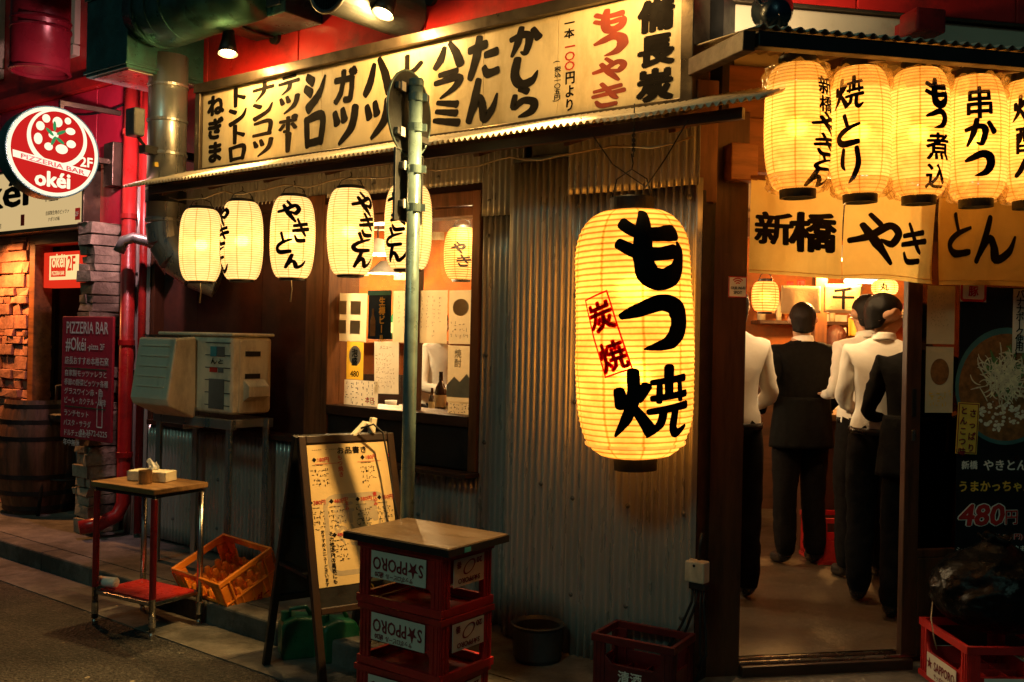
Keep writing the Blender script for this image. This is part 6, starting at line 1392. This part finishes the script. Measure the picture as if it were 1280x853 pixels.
M['paper_red'] = lantern_paper('red_striped_lantern_paper', (1, .22, .05), .9, 60, 6); M['paper_in'] = lantern_paper('indoor_lantern_paper', (1, .62, .22), .30, 70, 8)
def inner_lantern(label, p, Rm, H, m, power, chars=None):
    return lantern('paper_lantern', label, 'lantern', 'lanterns inside the shop', (p.x, p.y, p.z), Rm, H, M[m], 70, Rm * .5, .012, power, chars, 0, n=2.6, seed=p.x, hook=.06)
inner_lantern('small glowing red round lantern just inside the doorway', at(957, 352, 6.2), .085, .19, 'paper_red', .5)
inner_lantern('small pale round lantern hanging behind the man in profile', at(1106, 350, 6.5), .085, .10, 'paper_in', .3, [('丸', -.03, .02, .055, .055)])
inner_lantern('dim white paper lantern seen inside through the window glass', at(578, 285, 6.3), .115, .33, 'paper_in', .10, [('や', -.07, .10, .09, .07), ('き', -.03, .18, .09, .07)])
# tan hanging cloths and slips
def hung(name, label, x0, y0, x1, y1, Y, m, cat, group, chars='', ink='ink'):
    a = at(x0, y1, Y); c = at(x1, y0, Y); t = thing(name, label, cat, (a.x, Y, a.z), 0, group); wd, hh = c.x - a.x, c.z - a.z
    b = MB(); b.grid(lambda u, v: Vector((wd * u, .012 * math.sin(u * 8 + x0) * (1 - v), hh * v)), 16, 8); b.build('sheet', M[m], t, smooth=True, solid=.001)
    if chars: L = []; vtext(L, chars, wd * .2, hh * .95, min(wd * .6, hh * .9 / len(chars)), .03); lettering(L, on_front(-.014), 'lettering', M[ink], t)
    return t
M['tan_cloth'] = mat('tan_hanging_cloth', (.58, .38, .17), .9, var=.15, scale=4, bump=.3)
hung('hanging_cloth', 'tan cloth hanging from the beam inside, the plain one', 976, 358, 1026, 391, 7.1, 'tan_cloth', 'cloth', 'tan cloths hanging inside')
hung('hanging_cloth', 'tan cloth hanging from the beam inside, marked with a black sign', 1029, 356, 1078, 391, 7.12, 'tan_cloth', 'cloth', 'tan cloths hanging inside', '千')
for i, (x0, y0, x1, y1, m, s_, lab) in enumerate(((1000, 409, 1020, 442, 'paper_old', '', 'blank tan slip pinned on the wall beside the suited man'), (1010, 393, 1037, 405, 'paper_white', '', 'framed pale card on the back wall above the woman'), (1040, 394, 1059, 408, 'paper_white', '', 'row of pale menu slips on the back wall beside the framed card'), (964, 365, 990, 392, 'tan_cloth', '', 'slanted tan flyer behind the red lantern'))):
    hung('wall_slip', lab, x0, y0, x1, y1, 8.4, m, 'paper', 'slips on the back wall', s_)
# through the window: ribbons, shelf of bottles, back slips
for i, (x0, x1, y0, y1, lab) in enumerate(((418, 447, 268, 330, 'wide blank amber sheet on the back wall in the window corner'), (452, 462, 280, 345, 'narrow amber strip on the back wall beside the window lantern'), (540, 556, 256, 300, 'amber strip under the ceiling beyond the window'), (492, 512, 300, 350, 'amber sheet on the back wall behind the pole'))):
    hung('wall_slip', lab, x0, y0, x1, y1, 8.3, 'paper_old', 'paper', 'slips on the back wall', '')
sh_ = thing('wall_shelf', 'wooden shelf with a row of bottles on the back wall, seen through the window', 'shelf', (at(500, 425, 8.3).x, 8.3, at(500, 425, 8.3).z))
b = MB(); b.box(-.9, .9, -.10, .25, -.03, 0); b.build('board', M['wood_h'], sh_, bevel=.003); b = MB(); b.box(-.85, -.80, -.02, .25, -.12, -.0305); b.box(.80, .85, -.02, .25, -.12, -.0305); b.build('bracket', M['wood_dark'], sh_)
ct = thing('counter', 'dark wooden standing counter beyond the doorway', 'counter', (0, 0, FLZ))
b = MB(); b.box(1.98, 4.1, 6.85, 7.45, .90, .945); b.build('top', M['tabletop'], ct, bevel=.006); b = MB(); b.box(2.05, 4.1, 6.95, 7.40, .0, .899); b.build('front', M['wood_dark'], ct)
wc = onL('window_counter', 'wooden drinking shelf running inside below the window', 'counter', 0, 0, 0)
b = MB(); b.box(-1.64, -.50, .25, .62, 1.10, 1.135); b.build('top', M['tabletop'], wc, bevel=.004); b = MB(); b.box(-1.6, -1.55, .28, .58, FLZ, 1.099); b.box(-.60, -.55, .28, .58, FLZ, 1.099); b.build('leg_panel', M['wood_dark'], wc)
def bottle(label, p, h=.24, m='bottle', grp='bottles indoors'):
    t = thing('bottle', label, 'bottle', p, 0, grp); r = h * .135
    b = MB(); b.lathe([(.001, 0), (r, .002), (r, h * .55), (r * .85, h * .64), (r * .38, h * .76), (r * .34, h * .97), (r * .40, h), (.001, h)], 20); b.build('glass', M[m], t, smooth=True)
    b = MB(); b.lathe([(r + .0008, h * .18), (r + .0008, h * .46)], 20, caps=False); b.build('paper_label', M['paper_old'], t, smooth=True)
p = LW.w(LW.hit(546, 516, -.30)[0], -.33, 1.136); bottle('brown beer bottle standing behind the window in front of the cook', p, .25)
p = LW.w(LW.hit(531, 516, -.30)[0], -.36, 1.136); bottle('short dark sauce bottle beside the beer bottle behind the window', p, .15)
p = LW.w(LW.hit(555, 516, -.30)[0], -.34, 1.136); bottle('small reddish seasoning bottle by the window frame papers', p, .12, 'maroon')
for i in range(11):
    bottle('one of the bottles in a row on the wall shelf, seen through the window', sh_.location + Vector((-.80 + i * .155 + random.uniform(-.03, .03), .05, .001)), random.choice([.24, .28, .31, .26]), random.choice(['bottle', 'green', 'bottle', 'tabletop']), 'row of bottles on the wall shelf')
ws_ = thing('wall_shelf', 'dark shelf with bottles on the back wall beyond the doorway, above the woman', 'shelf', (at(1030, 402, 8.3).x, 8.35, at(1030, 402, 8.3).z))
b = MB(); b.box(-.55, .85, -.10, .2, -.03, 0); b.build('board', M['wood_dark'], ws_, bevel=.003)
for i in range(9): bottle('one of the bottles on the dark shelf beyond the doorway', ws_.location + Vector((-.5 + i * .15 + random.uniform(-.03, .03), .02, .001)), random.choice([.20, .25, .17]), random.choice(['bottle', 'tabletop', 'maroon', 'paper_old']), 'bottles on the dark shelf')
for i, (x0, x1, y0, y1, m_, lab) in enumerate(((983, 992, 352, 372, 'ink_red', 'small red pennant beside the red lantern'), (996, 1006, 350, 366, 'ink_red', 'small red pennant at the top of the plain tan cloth'), (1046, 1058, 410, 440, 'paper_white', 'pale slip of writing beyond the brown haired person'), (1012, 1024, 392, 404, 'ink_red', 'tiny red slip under the plain tan cloth'), (1060, 1072, 398, 420, 'yellow', 'yellow slip between the brown haired person and the white shirt'))):
    hung('wall_slip', lab, x0, y0, x1, y1, 8.15 - .2 * (i < 2), m_, 'paper', 'slips on the back wall', '')
for i, (px, lab) in enumerate(((484, 'small cup on the window shelf near the handwritten list'), (506, 'white stacked dishes on the window shelf beside the pole'))):
    p = LW.w(LW.hit(px, 516, -.30)[0], -.33, 1.136); t = thing('cup', lab, 'tableware', p); b = MB(); b.lathe([(.001, 0), (.03, 0), (.038 + .02 * i, .06 - .02 * i), (.034 + .02 * i, .06 - .02 * i), (.026, .006), (.001, .006)], 20, caps=False); b.build('body', M['white'], t, smooth=True)
bottle('dark bottle on the counter between the woman and the two shirts', Vector((2.22, 6.95, FLZ + .946)), .24)
t = thing('serving_dish', 'small plate of food on the near corner of the counter', 'dish', (2.12, 6.93, FLZ + .946)); b = MB(); b.lathe([(.001, 0), (.05, .002), (.09, .018), (.088, .02), (.05, .006), (.001, .005)], 24, caps=False); b.build('plate', M['white'], t); b = MB(); b.lathe([(.001, .004), (.05, .006), (.03, .03), (.001, .035)], 12); b.build('food', M['tabletop'], t, smooth=True)
t = thing('menu_stand', 'pale upright menu card on the counter beside the woman', 'menu', (2.28, 7.25, FLZ + .946), R(8)); b = MB(); b.box(-.07, .07, -.004, .004, 0, .22); b.build('card', M['paper_white'], t); L = []; squiggles(L, -.06, .06, .03, .2, 1, .022, True, 4); lettering(L, on_front(-.005), 'lettering', M['ink_soft'], t)
ic = thing('beer_crate', 'red crate on the floor under the counter beyond the doorway', 'crate', (2.20, 6.62, FLZ), R(5), 'loose crates on the pavement'); crate_body(.40, .32, .30).build('body', M['crate_red'], ic, bevel=.003)
del ic['group']

# ================================================================== PEOPLE
def skin_mesh(verts, edges, radii, root, sub=2):
    me = bpy.data.meshes.new('sk'); me.from_pydata([tuple(v) for v in verts], edges, []); o = bpy.data.objects.new('sk', me); C.objects.link(o)
    o.modifiers.new('skin', 'SKIN'); o.modifiers['skin'].use_smooth_shade = True
    for i, r in enumerate(radii):
        sv = me.skin_vertices[0].data[i]; sv.radius = r if isinstance(r, tuple) else (r, r); sv.use_root = (i == root)
    q = o.modifiers.new('sub', 'SUBSURF'); q.levels = sub; q.render_levels = sub
    dg = bpy.context.evaluated_depsgraph_get(); out = bpy.data.meshes.new_from_object(o.evaluated_get(dg)); bpy.data.objects.remove(o); bpy.data.meshes.remove(me); return out
def person(label, loc, rz, h=1.70, top='shirt', pants='trousers', hair='hair', head_yaw=0, elbow=(.21, .02, 1.12), wrist=(.15, -.20, 1.02), lean=0.0, slim=1.0, long_hair=False, belt=True, jacket=False):
    k = h / 1.70; V = []; E = []; Rd = []
    def v(p, r, par=None):
        V.append(Vector(p)); Rd.append(r); i = len(V) - 1
        if par is not None: E.append((par, i))
        return i
    sl = slim
    pel = v((0, 0, .93), (.155 * sl, .115)); wai = v((0, .0, 1.06), (.148 * sl, .108), pel); che = v((0, .01, 1.24), (.168 * sl, .118), wai); upc = v((0, .012, 1.37), (.150 * sl, .098), che); nk = v((0, .005, 1.455), (.062, .062), upc)
    hy = R(head_yaw)
    def hd(x, y, z): return (x * math.cos(hy) - y * math.sin(hy), x * math.sin(hy) + y * math.cos(hy) - .012, z)
    nk2 = v(hd(0, .0, 1.50), .054, nk); jaw = v(hd(0, -.022, 1.545), (.062, .070), nk2); hc = v(hd(0, -.008, 1.605), (.076, .092), jaw); ht = v(hd(0, .0, 1.655), (.058, .070), hc)
    v(hd(0, -.118, 1.575), .011, jaw)
    ears = [v(hd(sx * .100, .006, 1.590), (.013, .030), hc) for sx in (-1, 1)]
    for sx in (-1, 1):
        sh = v((sx * .165 * sl, .01, 1.385), (.066, .066), upc); el = v((sx * elbow[0] * sl, elbow[1], elbow[2]), .046, sh); wr = v((sx * wrist[0], wrist[1], wrist[2]), .029, el)
        dirv = (Vector(V[wr]) - Vector(V[el])).normalized(); pa = v(Vector(V[wr]) + dirv * .055, (.030, .016), wr)
        side = dirv.cross(Vector((0, 0, 1))).normalized() * -sx
        for f_, ln in ((-1.5, .055), (-.5, .068), (.5, .064), (1.5, .050)):
            b0 = v(Vector(V[pa]) + side * f_ * .017 + dirv * .035, .0085, pa); b1 = v(Vector(V[b0]) + dirv * ln * .6 + Vector((0, 0, -.012)), .0078, b0); v(Vector(V[b1]) + dirv * ln * .35 + Vector((0, 0, -.022)), .0068, b1)
        th = v(Vector(V[wr]) + dirv * .02 + side * .030 + Vector((0, 0, .004)), .010, wr); v(Vector(V[th]) + dirv * .035 + side * .016, .008, th)
        hip = v((sx * .092, .0, .87), (.102, .108), pel); kn = v((sx * .10, -.012, .49), (.084, .086), hip); an_ = v((sx * .105, .015, .11), (.070, .076), kn); he = v((sx * .107, .02, .045), (.038, .044), an_); v((sx * .125, -.135, .032), (.040, .028), he)
    me = skin_mesh([p * k for p in V], E, [(r[0] * k, r[1] * k) if isinstance(r, tuple) else r * k for r in Rd], pel)
    mats = [M[top], M[pants], M['skin'], M['leather']]
    for m in mats: me.materials.append(m)
    wrs = [V[i] * k for i in range(len(V)) if Rd[i] == .029]
    sd = random.random() * 50
    cloth = set()
    for p in me.polygons:
        c = p.center / k; mi = 0
        onarm = any((c * k - w_).length < .14 * k and (c - Vector((0, 0, 0))).y < w_.y / k + .05 for w_ in wrs)
        hand = any((c * k - w_).dot(Vector((0, wrist[1] - elbow[1], wrist[2] - elbow[2])).normalized()) > .0 and (c * k - w_).length < .2 * k for w_ in wrs)
        if c.z > 1.468: mi = 2
        elif hand and abs(c.x) < .30 and c.y < -.1: mi = 2
        elif c.z < .965 and not (c.y < -.13 or abs(c.x) > .20): mi = 1
        if c.z < .075: mi = 3
        p.material_index = mi; p.use_smooth = True
        if mi in (0, 1):
            for i in p.vertices: cloth.add(i)
    for i in cloth:
        q = me.vertices[i]; c = q.co; a = .012 if c.z > .95 * k else .009
        dd = noise.noise(Vector((c.x * 8 + sd, c.y * 8, c.z * 5 + c.x * 6))) * a + (.5 - abs(noise.noise(Vector((c.x * 11 + c.z * 9, c.y * 11 + sd, c.z * 13 - c.x * 7)))) * 2) * a * .8
        if .96 * k < c.z < 1.06 * k: dd += .010 * math.sin((c.z / k - .96) / .10 * math.pi)       # shirt bloused over the belt
        q.co = c + q.normal * dd
    body = bpy.data.objects.new('person', me); C.objects.link(body); body.location = loc; body.rotation_euler = (R(lean), 0, R(rz)); tag(body, label, 'person', None)
    # hair: a close cap over the skull, open at the face
    hm = MB(); cz, cy = 1.622, -.012
    def hp(u, v_):
        a = 2 * math.pi * u; t_ = v_; back = .5 + .5 * math.sin(a)      # a = 90 deg is the back of the head
        bw = min(1, max(0, (math.sin(a) + .30) / .75)); low = (1.515 if not long_hair else 1.36) * bw + 1.640 * (1 - bw); side_ = abs(math.cos(a)) ** 3; low += .022 * side_ if not long_hair else -.17 * side_ * (1 if math.sin(a) > -.45 else 0)
        ph = math.pi / 2 * (1 - t_); r0 = math.cos(ph * 1.0) if t_ < 1 else 1
        z = cz + .098 * math.sin(ph); rx, ry = .083 * math.cos(ph), .103 * math.cos(ph)
        return a, z, rx, ry, low
    vs = []; nu, nv = 48, 18
    for j in range(nv + 1):
        t_ = j / nv
        for i in range(nu):
            a, z, rx, ry, low = hp(i / nu, min(t_ / .6, 1)); fl = 0
            if t_ > .6:
                q = (t_ - .6) / .4; z = cz + (low - cz) * q; fl = .010 * q if long_hair else -.012 * q
            nn = 1 + .05 * noise.noise(Vector((math.cos(a) * 4 + sd, math.sin(a) * 4, z * 22))) + .02 * noise.noise(Vector((math.cos(a) * 14, math.sin(a) * 14 + sd, z * 40)))
            x, y = (rx + fl) * math.cos(a) * nn, cy + .008 + (ry + fl) * math.sin(a) * nn
            vs.append(Vector((*hd(x, y + .012 - .012 + .012, z)[:2], z)) * k)
    fs = [(j * nu + i, j * nu + (i + 1) % nu, (j + 1) * nu + (i + 1) % nu, (j + 1) * nu + i) for j in range(nv) for i in range(nu)]
    hm.add(vs, fs); hm.build('hair', M[hair], body, smooth=True, solid=.006)
    em_ = MB()
    for sx in (-1, 1): em_.lathe([(.001, -.004), (.010, 0), (.001, .004)], 10, Vector(hd(sx * .030, -.098, 1.612)) * k)
    em_.build('eyes', M['ink'], body)
    mo = MB(); p0 = Vector(hd(-.022, -.093, 1.540)) * k; p1 = Vector(hd(.022, -.093, 1.540)) * k; mo.tube([p0, (p0 + p1) / 2 + Vector((0, -.003, 0)), p1], [.003, .005, .003], 8); mo.build('mouth', M['ink_red'], body)
    cm = MB(); cm.grid(lambda u, v_: Vector(((.064 + .010 * v_ - .004) * math.cos(2 * math.pi * u), .0 + (.066 + .012 * v_) * math.sin(2 * math.pi * u), 1.492 - .040 * v_ + .010 * math.sin(2 * math.pi * u))) * k, 40, 4); cm.build('collar', M['shirt'], body, smooth=True, solid=.004)
    if belt: bm_ = MB(); bm_.grid(lambda u, v_: Vector((.174 * sl * math.cos(2 * math.pi * u), .133 * math.sin(2 * math.pi * u), .940 + .035 * v_)) * k, 40, 2); bm_.build('belt', M['leather'], body, smooth=True, solid=.004)
    if jacket:
        def jk(u, v_):
            a = math.radians(-62) + 2 * math.pi * u * (304 / 360.) ; rx, ry = (.160 + .030 * v_) * sl, .120 + .030 * v_; z = 1.10 - .33 * v_
            n_ = .008 * noise.noise(Vector((math.cos(a) * 5 + sd, math.sin(a) * 5, z * 5))); return Vector(((rx + n_) * math.cos(a), .008 + (ry + n_) * math.sin(a), z)) * k
        MB().grid(jk, 40, 14).build('jacket', M['suit'], body, smooth=True, solid=.006)
    return body
def stand(px, Y, z=FLZ): p = at(px, 600, Y); return (p.x, p.y, z)
person('person in a white shirt seen from behind, half hidden by the corner post', stand(912, 5.55), 186, 1.72, elbow=(.225, .0, 1.12), wrist=(.18, -.22, 1.04))
person('person in a black suit with neat black hair, seen from behind in the doorway', stand(1000, 6.45), 190, 1.68, top='suit', head_yaw=-22, jacket=True, belt=False, slim=1.14, elbow=(.235, .05, 1.12), wrist=(.22, -.16, 1.00))
person('person with shoulder length brown hair at the far side of the counter', stand(1041, 7.75), 170, 1.56, top='shirt', hair='hair_brown', long_hair=True, slim=.86, belt=False)
person('black haired person in a white shirt facing away, just beyond the man in profile', stand(1080, 6.10), 188, 1.72, elbow=(.185, -.02, 1.12), wrist=(.14, -.22, 1.10))
person('person in white shirt and belted trousers with the head turned in profile', stand(1101, 5.50), 160, 1.70, head_yaw=-62, elbow=(.205, .0, 1.12), wrist=(.16, -.22, 1.06))
person('person in a black suit partly hidden behind the sliding door edge', stand(1144, 5.15), 150, 1.64, top='suit', jacket=True, belt=False, slim=1.12, head_yaw=-30, elbow=(.25, -.03, 1.10), wrist=(.14, -.22, 1.08), lean=4)
p = LW.w(LW.hit(543, 470, -1.5)[0], -1.5, FLZ)
person('person in a white cook jacket working behind the window papers', (p.x, p.y, FLZ), 60, 1.62, elbow=(.25, -.06, 1.10), wrist=(.14, -.25, 1.10))
